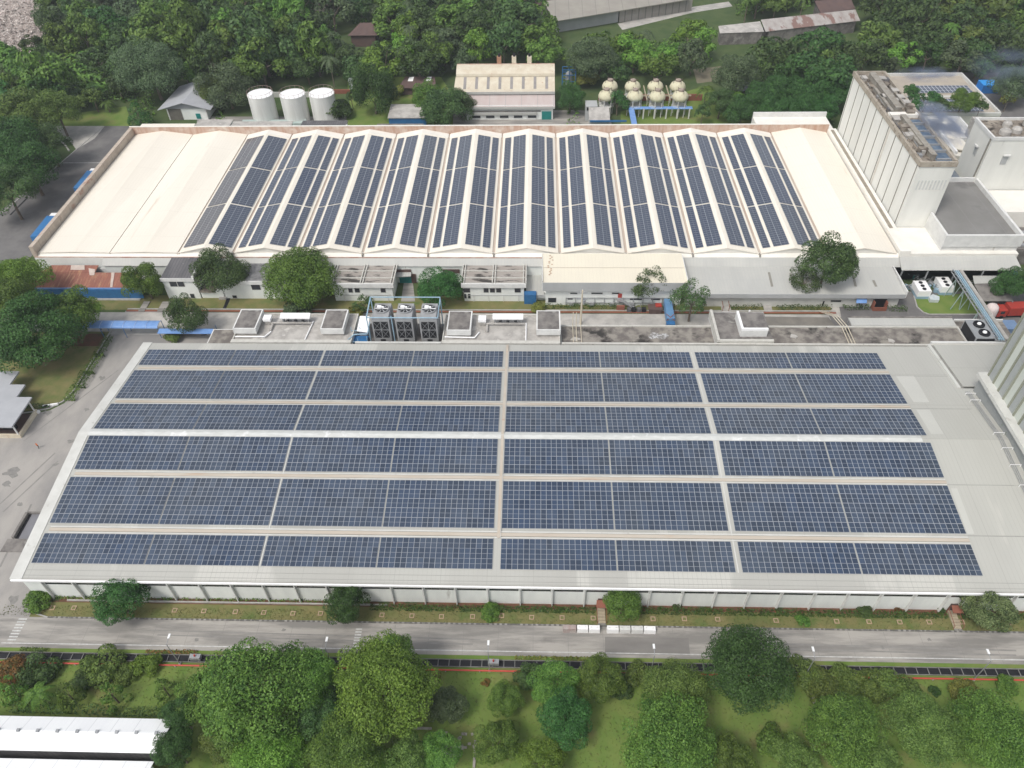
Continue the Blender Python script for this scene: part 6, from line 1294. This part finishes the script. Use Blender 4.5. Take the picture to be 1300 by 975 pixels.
# --- front verge
vg='trees on the front verge'
tree(152,761,29,'broad','deep','dark glossy round tree on the front verge, left end',group=vg)
tree(440,768,26,'broad','deep','dark glossy round tree on the front verge above the middle zebra',group=vg)
tree(790,767,23,'broad','mid','round speckled tree on the front verge behind the white barriers',group=vg)
tree(1255,772,30,'broad','blossom','pale flecked round tree on the front verge, right end',group=vg)
tree(47,762,15,'bush','mid','loose leafy bush at the left corner of the front verge')
tree(1098,775,8,'bush','dark','small dark shrub in the front hedge, right part'); tree(1020,789,9,'bush','mid','low green weed clump on the verge right of the big tree')
tree(622,777,12,'bush','mid','low bright shrub in the front hedge, centre'); tree(1195,773,5,'bush','dark','tiny dark shrub left of the right hand steps'); tree(1139,774,4,'bush','red','tiny red shrub in the front hedge')
tree(860,757+12,6,'bush','dark','small dark shrub against the front wall right of the round tree')
for i,(px,lab) in enumerate(((318,'a'),)):
    pass
# --- bottom garden
bg_='trees in the bottom garden'
tree(330,880,72,'lobed','mid','huge spreading green tree in the bottom garden, left of centre',zc=9,group=bg_)
tree(392,858,40,'lobed','mid','green crown joining the huge tree to the yellow green one',zc=8.5,group=bg_)
tree(405,905,36,'lobed','dark','darker green crown in the middle of the merged clump',zc=6.5,group=bg_)
tree(300,935,36,'lobed','mid','green crown at the lower side of the huge spreading tree',zc=6.5,group=bg_)
tree(560,955,26,'lobed','mid','green crown at the bottom left of the stone ruin',zc=4.5,group=bg_)
tree(1225,945,30,'lobed','mid','green crown between the olive tree and the right edge tree',zc=5,group=bg_)
tree(262,880,34,'lobed','mid','green leafy tree leaning left of the huge spreading tree',zc=7,group=bg_)
tree(490,872,62,'lobed','bright','large yellow green tree reaching up over the road below the zebra',zc=9,group=bg_)
tree(500,828,27,'broad','mid','small crowned tree top poking over the road beside the zebra',zc=10,group=bg_)
tree(437,945,50,'lobed','mid','green tree below the large yellow green tree',zc=7,group=bg_)
tree(340,962,46,'lobed','bright','bright green tree at the bottom edge, left of centre',zc=6,group=bg_)
tree(228,905,24,'lobed','deep','dark green tree beside the end of the white roof',zc=6,group=bg_); tree(222,950,27,'lobed','deep','dark green tree at the lower corner of the white roof',zc=6,group=bg_)
tree(283,940,28,'broad','olive','olive toned crown between the huge tree and the dark trees',zc=6,group=bg_)
tree(567,895,24,'broad','grey','grey green round tree right of the yellow green tree',group=bg_)
tree(520,965,32,'lobed','olive','olive crown at the bottom edge, centre left',zc=4.5,group=bg_); tree(470,985,34,'lobed','mid','green crown cut by the bottom edge, centre left',zc=4.5,group=bg_)
tree(640,885,23,'lobed','mid','round green tree left of the twin crowned tree',group=bg_); tree(630,942,29,'lobed','mid','round green tree at the bottom beside the stone ruin',group=bg_)
tree(708,868,32,'lobed','mid','upper crown of the twin crowned tree in the bottom garden',group=bg_); tree(716,915,37,'lobed','deep','lower crown of the twin crowned tree in the bottom garden',group=bg_)
tree(760,858,31,'lobed','mid','round green tree overlapping the drain below the barriers',group=bg_); tree(672,858,17,'bush','dark','dark rounded shrub at the red pipe, left of the twin crowns'); tree(808,858,17,'bush','olive','brownish olive shrub at the drain, right of the barriers')
tree(788,872,14,'bush','dark','dark shrub in shade between two round trees')
tree(856,878,44,'lobed','olive','yellowish green round tree below the fourth street lamp',group=bg_); tree(852,938,56,'lobed','mid','broad green tree at the bottom, right of centre',group=bg_)
tree(946,848,58,'broad','deep','big dark green tree overlapping the front road',zc=9.5,group=bg_)
tree(690,968,30,'broad','bright','pale yellow green crown at the bottom edge, centre'); tree(925,962,30,'lobed','mid','green crown at the bottom edge right of the broad tree',group=bg_); tree(985,940,22,'bush','mid','green shrub at the edge of shade, lower right of centre')
tree(1010,965,30,'broad','olive','olive green crown at the bottom edge, right of centre',group=bg_)
tree(1072,932,50,'lobed','mid','round green tree below the long hedge of bushes, left one',group=bg_); tree(1172,925,44,'lobed','olive','round olive tree below the long hedge of bushes, right one',group=bg_)
tree(1262,925,48,'lobed','mid','green tree at the right edge of the bottom garden',group=bg_); tree(1108,975,36,'broad','olive','olive crown cut by the bottom edge, right part',group=bg_)
tree(1225,880,18,'bush','yellow','pale speckled shrub on the lawn near the right edge'); tree(1185,877,7,'bush','deep','small dark round shrub on the lawn near the right edge'); tree(1277,870,12,'bush','mid','small green shrub at the right edge of the lawn'); tree(1300,955,30,'lobed','mid','green crown cut by the right edge at the bottom',group=bg_)
for i,(px,py,r) in enumerate(((1012,858,21),(1043,868,20),(1072,868,20),(1102,868,19),(1132,870,19),(1152,874,14))):
    tree(px,py,r,'bush','olive','rounded olive bush, %s from left in the long bush row'%ORD[i],group='long row of olive bushes')
tree(18,852,19,'bush','red','rounded bush with orange red leaves at the left edge'); tree(48,850,21,'bush','dark','dark green rounded bush beside the orange red bush'); tree(125,846,22,'bush','olive','brownish olive rounded bush below the road, left part'); tree(108,862,15,'bush','dark','dark low bush beside the brownish olive bush')
tree(160,855,13,'bush','olive','small round olive bush left of the bright one'); tree(188,846,15,'bush','bright','bright yellow green round bush on the left lawn')
cg='small columnar conifers on the left lawn'
for (px,py,r,lab) in ((14,873,14,'columnar conifer at the left edge above the white roof'),(85,880,12,'columnar conifer right of the small palm'),(141,881,13,'stout columnar conifer in the middle of the left lawn'),(207,873,12,'leaning columnar conifer with a yellow tip near the big trees')):
    tree(px,py,r*1.75,'cone','mid',lab,group=cg,zc=3.4,zs=1.2)
tree(46,880,22,'palm','mid','small green palm at the bottom left lawn',zc=3)
# --- left garden
lg='trees in the left garden'
tree(48,425,50,'lobed','deep','largest dark green tree on the left garden lawn',zc=8,group=lg); tree(88,395,30,'lobed','mid','green tree leaning over the light blue canopy',zc=8,group=lg)
tree(10,385,36,'lobed','mid','green tree at the left edge below the rusty shed',zc=8,group=lg); tree(28,352,27,'broad','bright','bright crown over the left end of the rusty shed',zc=9,group=lg); tree(8,345,16,'broad','bright','small bright crown at the left edge above the alley',zc=9,group=lg)
tree(116,395,18,'airy','bright','thin yellow green tree above the light blue canopy',zc=6,group=lg)
# --- middle
mg='trees along the service road'
tree(185,360,22,'lobed','mid','upright green tree between the rusty shed and white house',zc=5,group=mg,zs=1.25)
tree(238,401,22,'broad','dark','dark upright tree in front of the service road, left',zc=5,group=mg,zs=1.3); tree(220,428,10,'bush','olive','low olive shrub at the rear left corner of the near roof')
tree(282,344,30,'broad','dark','spreading dark tree between the two white houses',zc=7,group=mg)
tree(381,354,42,'broad','mid','biggest bushy green tree between the white houses',zc=6.2,group=mg); tree(378,393,14,'bush','grey','grey green dome shrub below the biggest bushy tree')
tree(461,385,13,'airy','dark','thin small tree before the left ribbed roof building',zc=3,group=mg); tree(452,396,12,'bush','yellow','yellow green feathery shrub left of the cooling towers')
tree(557,366,27,'broad','deep','round dark green tree behind the cooling towers',zc=4.5,group=mg)
tree(682,391,9,'bush','yellow','small yellow orange shrub by the blue box'); tree(822,362,22,'airy','dark','sparse tree in front of the cream sheet roof',zc=6,group=mg)
tree(879,382,25,'airy','dark','sparse leafy tree right of the blue walkway',zc=6.5,group=mg)
tree(1050,335,31,'broad','dark','tall dark twin trunk tree before the grey roof, main crown',zc=11,group=mg,zs=1.25); tree(1019,357,20,'airy','dark','smaller crown left of the tall dark twin tree',zc=6.5,group=mg)
tree(1288,360,23,'lobed','deep','dark green tree at the right edge beside the grey shed',zc=6,group=mg)
# --- behind
tree(173,140,18,'cone','deep','dense dark cone shaped tree left of the gabled shed',zc=6); tree(192,88,36,'broad','grey','tall brownish grey tree above the gabled shed',zc=12)
tree(290,118,31,'broad','grey','grey green tree between the gabled shed and tanks',zc=6); tree(268,112,16,'broad','olive','olive crown touching the gabled shed roof',zc=7)
tree(425,138,19,'bush','dark','brownish dark bush in front of the rightmost white tank',zc=3); tree(446,125,9,'airy','dark','thin little tree on the lawn right of the tanks',zc=4)
tree(474,120,25,'broad','deep','dense dark tall tree on the lawn between tanks and blue shed',zc=7.5,zs=1.5)
tree(566,138,28,'broad','dark','dark broad tree left of the cream factory',zc=5.5); tree(588,130,16,'broad','dark','dark crown against the left corner of the cream factory',zc=5); tree(543,125,20,'broad','mid','green crown above the blue wall shed',zc=5)
tree(528,112,9,'bush','red','reddish small shrub below the brown roofed pavilion'); tree(500,118,11,'bush','yellow','pale yellow green bush between the dark tree and pavilion')
tree(724,125,18,'broad','deep','green tree right of the cream factory',zc=5.5); tree(744,100,13,'bush','yellow','yellow green bush behind the green tree right of factory',zc=3)
tree(784,131,15,'broad','deep','dark round tree in front of the dome tanks',zc=4.6,zs=1.25); tree(750,76,29,'broad','grey','large grey green tree above the dome tanks',zc=9)
tree(892,143,10,'broad','dark','small dark tree right of the dome tanks',zc=4); tree(897,112,15,'palm','mid','palm with drooping fronds right of the dome tanks',zc=7); tree(932,97,26,'broad','grey','large grey green tree right of the palms',zc=9); tree(936,118,14,'palm','mid','palm in front of the large grey green tree',zc=6); tree(915,130,20,'broad','dark','dark crown between palm and mango row',zc=6)
rg='row of dark rounded trees beside the production tower'
for i,(px,py,r) in enumerate(((942,140,21),(972,124,25),(1002,118,23),(1030,124,23),(1058,120,23),(1045,140,17),(985,142,21),(1014,140,19))): tree(px,py,r,'lobed','deep','rounded dark tree, %s in the cluster left of the tower'%ORD[i],zc=6,group=rg)
sg='trees between the tower and rear solar roof'
for i,(px,py,r,tn) in enumerate(((1156,116,10,'deep'),(1176,128,15,'deep'),(1222,129,17,'mid'),(1196,134,10,'dark'),(1246,134,8,'dark'))): tree(px,py,r,'lobed',tn,'tree crown in front of the rear solar roof, %s of five'%ORD[i],zc=12,group=sg)
tree(1285,108,25,'broad','grey','hazy tree beside the bright blue container',zc=7); tree(1280,128,11,'airy','yellow','thin bare yellowish tree on the rear asphalt',zc=4)
# left edge of asphalt
lw='dark trees left of the asphalt road'
for i,(px,py,r,tn,lab) in enumerate(((30,150,34,'olive','brownish olive crown above the road curve'),(72,142,26,'olive','small leaved olive crown nearest the road curve'),(18,190,42,'deep','large dark crown left of the asphalt road, upper'),(38,215,34,'deep','large dark crown left of the asphalt road, middle'),(10,245,32,'dark','dark crown at the left edge, lowest by the road'),(60,180,24,'dark','dark crown overhanging the asphalt road'))):
    tree(px,py,r,'broad',tn,lab,zc=9,group=lw)
tree(40,55,13,'broad','dark','dark lone tree on the rubbish river bank',zc=6)
for i,(px,py,r,kd,tn,lab) in enumerate(((118,125,15,'broad','olive','pale twiggy bush above the small clearing'),(135,130,12,'palm','mid','yellowish palm beside the small clearing'),(95,120,14,'broad','dark','dark bush at the left of the clearing'),(150,110,14,'broad','dark','dark tree above the clearing'),(60,108,16,'banana','mid','banana clump above the road curve'),(35,88,14,'banana','grey','grey green banana clump at the left edge'))): tree(px,py,r,kd,tn,lab)
# --- woods behind: individually placed crowns on a jittered grid
def inpoly(px,py,poly):
    c=False; j=len(poly)-1
    for i in range(len(poly)):
        if (poly[i][1]>py)!=(poly[j][1]>py) and px<(poly[j][0]-poly[i][0])*(py-poly[i][1])/(poly[j][1]-poly[i][1])+poly[i][0]: c=not c
        j=i
    return c
def pix(x,y,z):
    d=np.array([x,y,z-H]); dz=float(d@fw); return 650+F*float(d@cr)/dz,487.5-F*float(d@cu)/dz
HOLES=[[(-60,-40),(75,-40),(62,20),(64,45),(50,75),(20,85),(-60,75)],
 [(60,128),(165,128),(172,170),(60,170)],[(196,100),(272,95),(275,170),(196,170)],[(285,98),(640,96),(640,170),(285,170)],[(428,26),(482,26),(490,72),(430,72)],[(500,86),(556,86),(560,126),(500,126)],
 [(565,76),(720,76),(720,170),(565,170)],[(680,-60),(930,-60),(935,25),(800,60),(705,66),(685,50)],[(735,94),(960,88),(960,170),(735,170)],[(900,22),(1030,10),(1026,-10),(1092,-10),(1112,30),(1110,62),(905,80)],[(930,100),(966,96),(966,122),(930,122)],[(1060,84),(1400,84),(1400,170),(1060,170)],[(386,-20),(430,-20),(430,10),(386,10)],
 [(858,84),(940,78),(948,100),(880,106)]]
LAND=[(-9999,170,'left woods'),(170,300,'woods over the gabled shed'),(300,430,'woods over the tanks'),(430,570,'woods over the pavilion'),(570,720,'woods over the cream factory'),(720,900,'woods over the dome tanks'),(900,1070,'woods under the patchwork roof'),(1070,9999,'woods over the tower')]
cells={}; cand=[]
st=11.3; y=262.; row=0
while y<400:
    x=-300.+(row%2)*st/2
    while x<300:
        xx=x+random.uniform(-3.2,3.2); yy=y+random.uniform(-3,3); x+=st
        px,py=pix(xx,yy,6)
        if px<-45 or px>1345 or py<-30: continue
        if py>165 or any(inpoly(px,py,h) for h in HOLES): continue
        if any((xx-a)**2+(yy-b_)**2<(.75*(r+3.5))**2 for a,b_,r in TREEPOS[:140] if b_>240): continue
        cand.append((xx,yy,px,py))
    y+=st*.86; row+=1
def zone_kind(px,py,r):
    # tones as in the photograph: pale banana top-left, tall mid green left, bamboo right
    if px<300 and py<40 and px>60 and r<.55: return ('banana','grey') if r<.3 else ('broad','grey')
    if 60<px<160 and 60<py<110: return ('banana','mid') if r<.6 else ('broad','dark')
    if px<420: return ('lobed','mid') if r<.45 else ('broad','dark') if r<.75 else ('bamboo','mid') if r<.85 else ('broad','deep')
    if px<700: return ('broad','dark') if r<.3 else ('lobed','mid') if r<.55 else ('palm','grey') if r<.68 else ('broad','grey') if r<.8 else ('lobed','bright') if r<.9 else ('broad','deep')
    if px<930: return ('lobed','bright') if r<.3 and py>20 else ('broad','mid') if r<.55 else ('broad','dark') if r<.75 else ('palm','grey') if r<.82 else ('broad','grey')
    return ('bamboo','olive') if r<.28 else ('lobed','bright') if r<.38 else ('broad','dark') if r<.62 else ('lobed','deep') if r<.8 else ('broad','grey') if r<.9 else ('palm','mid')
TN={'mid':'green','dark':'dark green','deep':'deep green','bright':'light green','olive':'olive','grey':'grey green','yellow':'yellow green','red':'red'}
KN={'broad':'broad tree','lobed':'rounded tree','palm':'palm','banana':'banana clump','bamboo':'feathery bamboo'}
cand.sort(key=lambda c:(c[3]))
for (xx,yy,px,py) in cand:
    li=next(i for i,l in enumerate(LAND) if l[0]<=px<l[1]); band=int(max(0,min(9,py+20))//1) if False else int((py+35)//16)
    kd,tn=zone_kind(px,py,random.random()); R=random.choice((random.uniform(4.6,6.5),random.uniform(6.5,8.8),random.uniform(6.5,8.8),random.uniform(8.8,11.2))); zc=R*random.uniform(.85,1.15)
    if kd=='palm': R=random.uniform(4.5,5.5); zc=random.uniform(10,13)
    if kd=='banana': R=random.uniform(5.5,7); zc=3.5
    cells.setdefault((li,band,kd,tn),[]).append((px,xx,yy,R,zc))
bandn=['top edge row','upper rows','rows below the top','upper middle rows','middle rows','middle rows lower part','lower rows','lower edge rows','lowest rows','bottom fringe','bottom fringe rows','last rows','last fringe']
nw_=0
for (li,band,kd,tn),lst in cells.items():
    lst.sort()
    for k,(px,xx,yy,R,zc) in enumerate(lst):
        o_='' if len(lst)==1 else ', %s from left'%ORD[min(k,11)]
        tree_w(xx,yy,R,zc,kd,tn,'%s %s, %s, %s%s'%(TN[tn],KN[kd],LAND[li][2],bandn[min(band,12)],o_),'woods behind the warehouses','lo',random.uniform(.85,1.3)); nw_+=1
print('woods trees',nw_,'all trees',tcount)
# undergrowth (uncountable): low leaf mass on the woodland floor
n=110000; ux=RNG.uniform(-300,300,n); uy=RNG.uniform(255,415,n)
keep=[]
for i in range(n):
    px,py=pix(ux[i],uy[i],1)
    keep.append(-20<px<1320 and -25<py<160 and not any(inpoly(px,py,h) for h in HOLES))
keep=np.array(keep); ux=ux[keep]; uy=uy[keep]; n=len(ux)
hh=1.2+1.6*np.sin(ux*.21+uy*.13)+1.2*np.sin(ux*.071-uy*.19); P=np.stack([ux,uy,np.clip(hh,.2,5)+RNG.uniform(-.4,.9,n)],1); N=unit(RNG.normal(size=(n,3))*.6+np.array([0,0,1]))
me=leaves_mesh('undergrowth',P,N,RNG.uniform(.35,.8,n),LM['mid']); o=bpy.data.objects.new('undergrowth',me); COL.objects.link(o); stuff(o,'low green undergrowth covering the woodland floor','undergrowth')
# hedges: leaf volumes
def hedge(x0,x1,y0,y1,h,tone,name,label,dens=26,s=.17,cat='hedge'):
    n=int(abs(x1-x0)*abs(y1-y0)*dens+abs(x1-x0)*h*dens); P=np.stack([RNG.uniform(x0,x1,n),RNG.uniform(y0,y1,n),RNG.uniform(.05,h,n)],1)
    f=RNG.random(n)<.6; P[f,2]=h*(.86+.14*np.sin(P[f,0]*2.1)+.10*np.sin(P[f,0]*.7))+RNG.uniform(-.1,.1,f.sum())
    g=(~f)&(RNG.random(n)<.7); P[g,1]=y0+RNG.uniform(-.05,.08,g.sum())
    N=unit(RNG.normal(size=(n,3))*.6+np.array([0,-.4,.8])); c=P.copy(); o_=np.array([(x0+x1)/2,(y0+y1)/2,0]); me=leaves_mesh(name,P-o_,N,s*RNG.uniform(.7,1.3,n),LM[tone])
    o=bpy.data.objects.new(name,me); COL.objects.link(o); o.location=tuple(o_); return tag(o,label,cat)
xg1,xg2=X(763,775),X(1206,775)
hedge(X(470,772),xg1-1,67.0,67.9,.9,'hedge','hedge','clipped green hedge along the front wall, left of the centre steps'); hedge(xg1+1,xg2-1.2,67.0,68.0,.95,'hedge','hedge','long clipped green hedge between the two flights of steps'); hedge(xg2+1.2,120,67,68,.95,'hedge','hedge','clipped green hedge at the right end of the front wall')
hedge(X(62,764),X(470,770),68.25,68.8,.55,'olive','hedge','low patchy planting in the bed below the front wall, left half',12)
hedge(X(690,390),X(783,390),152.2,153.4,1.0,'hedge','hedge','green hedge below the cream sheet roof',14); hedge(X(926,390),X(966,390),152.0,153.2,1.1,'dark','hedge','dark hedge right of the small red gate',14); hedge(X(983,390),X(1054,390),152.0,153.2,1.1,'dark','hedge','dark hedge under the tall twin tree',14); hedge(X(1068,390),X(1102,390),152.0,153.2,1.1,'hedge','hedge','green hedge left of the brick doorway',14); hedge(X(1124,390),X(1148,390),151.6,153,1.1,'hedge','hedge','green hedge right of the brick doorway',14)
# garden kerb shrubs
for i,(a,c) in enumerate((((143,432),(131,452)),((130,454),(118,474)),((117,476),(104,492)),((102,494),(94,508)))):
    p,q=at(*a),at(*c); x0,x1=min(p[0],q[0])-.6,max(p[0],q[0])+.6
    hedge(x0-1.3,x1,min(p[1],q[1])-.3,max(p[1],q[1])+.3,1.1,'olive' if i%2 else 'hedge','hedge','strip of mixed low shrubs inside the garden kerb, %s from the canopy'%ORD[i],26)
hedge(-123,-109.5,115.6,116.6,.8,'dark','hedge','dark low hedge behind the gatehouse corner',12)
hedge(-84.2,-70,47.9,49.3,.9,'dark','hedge','dark clipped hedge behind the white roofed shed, left part',12); hedge(-70,-56,47.7,49.1,.9,'dark','hedge','dark clipped hedge behind the white roofed shed, right part',12)
hedge(-88,-83,58.3,58.9,.5,'olive','hedge','low flowering strip above the drain at the far left'); hedge(-66,-57,58.3,58.9,.5,'red','hedge','reddish low strip above the drain beside the brown bush',20); hedge(-3,9.5,58.3,58.9,.5,'yellow','hedge','yellow leaved low strip above the drain, centre',20)
for (px,py,lab) in ((555,857,'small red leaved shrub on the lawn right of the big tree'),(616,866,'tiny bright red shrub on the lawn')): tree(px,py,5,'bush','red',lab)
# grass tufts on lawns: uncountable
n=26000; gx=RNG.uniform(-95,100,n); gy=np.where(RNG.random(n)<.8,RNG.uniform(38,56,n),RNG.uniform(64.9,67,n)); me=leaves_mesh('grass_tufts',np.stack([gx,gy,np.full(n,.08)],1),unit(RNG.normal(size=(n,3))+np.array([0,0,.6])),RNG.uniform(.06,.15,n),leafmat('grass_blade',(.07,.10,.025),(.17,.17,.06),.02)); o=bpy.data.objects.new('grass_tufts',me); COL.objects.link(o); stuff(o,'short uneven grass tufts on the lawns and verge','grass')
pts=np.array([at(random.uniform(-20,62),random.uniform(2,74))[:2] for _ in range(3200)]); pp=[]
rb=[(-30,-10),(62,-10),(52,20),(58,45),(44,66),(34,76),(18,62),(0,55),(-30,45)]
pts=np.array([p for p in pts if inpoly(*pix(p[0],p[1],0),rb)]); n=len(pts); me=leaves_mesh('rubbish',np.stack([pts[:,0],pts[:,1],RNG.uniform(.1,.5,n)],1),unit(RNG.normal(size=(n,3))*.6+np.array([0,0,1])),RNG.uniform(.2,.75,n),mat('rubbish_mix',(.62,.56,.52),(.22,.20,.18),.35,ab=(.46,.54),rough=1)); o=bpy.data.objects.new('rubbish',me); COL.objects.link(o); stuff(o,'pale scattered rubbish on the river bank','rubbish')
# ================================================================ HAZE
hb=MB().box(-950,950,-150,1250,-1,H+8).build('haze',[]); hm=bpy.data.materials.new('haze'); hm.use_nodes=True; T=hm.node_tree; T.nodes.remove(T.nodes['Principled BSDF']); hv=T.nodes.new('ShaderNodeVolumePrincipled'); hv.inputs['Color'].default_value=(.86,.92,1,1); hv.inputs['Density'].default_value=.00015; T.links.new(hv.outputs[0],T.nodes['Material Output'].inputs['Volume']); hb.data.materials.append(hm); stuff(hb,'thin pale haze over the whole site','haze')
# ================================================================ SMOKE
def smoke(label,c,sc,dens,colr,ns):
    me=bpy.data.meshes.new('smoke'); import bmesh as bm_; bm=bm_.new(); bm_.ops.create_icosphere(bm,subdivisions=3,radius=1); bm.to_mesh(me); bm.free(); o=bpy.data.objects.new('smoke',me); COL.objects.link(o); o.location=c; o.scale=sc
    M=bpy.data.materials.new('smoke'); M.use_nodes=True; T=M.node_tree; N=T.nodes; L=T.links; N.remove(N['Principled BSDF']); v=N.new('ShaderNodeVolumePrincipled'); v.inputs['Color'].default_value=(*colr,1); v.inputs['Anisotropy'].default_value=.2
    tc=N.new('ShaderNodeTexCoord'); ln=N.new('ShaderNodeVectorMath'); ln.operation='LENGTH'; L.new(tc.outputs['Object'],ln.inputs[0]); a=N.new('ShaderNodeMapRange'); a.inputs[1].default_value=1; a.inputs[2].default_value=.25; L.new(ln.outputs['Value'],a.inputs[0])
    n=N.new('ShaderNodeTexNoise'); n.inputs['Scale'].default_value=ns; n.inputs['Detail'].default_value=3; L.new(tc.outputs['Object'],n.inputs['Vector']); b_=N.new('ShaderNodeMapRange'); b_.inputs[1].default_value=.42; b_.inputs[2].default_value=.68; L.new(n.outputs['Fac'],b_.inputs[0])
    m1=N.new('ShaderNodeMath'); m1.operation='MULTIPLY'; L.new(a.outputs[0],m1.inputs[0]); L.new(b_.outputs[0],m1.inputs[1]); m2=N.new('ShaderNodeMath'); m2.operation='MULTIPLY'; m2.inputs[1].default_value=dens; L.new(m1.outputs[0],m2.inputs[0]); L.new(m2.outputs[0],v.inputs['Density']); L.new(v.outputs[0],N['Material Output'].inputs['Volume'])
    me.materials.append(M); stuff(o,label,'smoke')
smoke('blue grey smoke drifting over the tower and plant block',(108.5,196,28.5),(5.5,13,3.4),1.5,(.62,.72,.95),2.3)
smoke('thin blue smoke trailing from the rear corner of the tower',(118,232,27),(11,3.5,2.4),.7,(.55,.65,.92),2.2)
smoke('faint blue haze over the trees at the right edge',(166,270,14),(16,14,6),.10,(.5,.62,.85),1.6)
SC.render.engine='CYCLES'; SC.cycles.volume_step_rate=4; SC.cycles.max_bounces=6; SC.cycles.volume_bounces=0
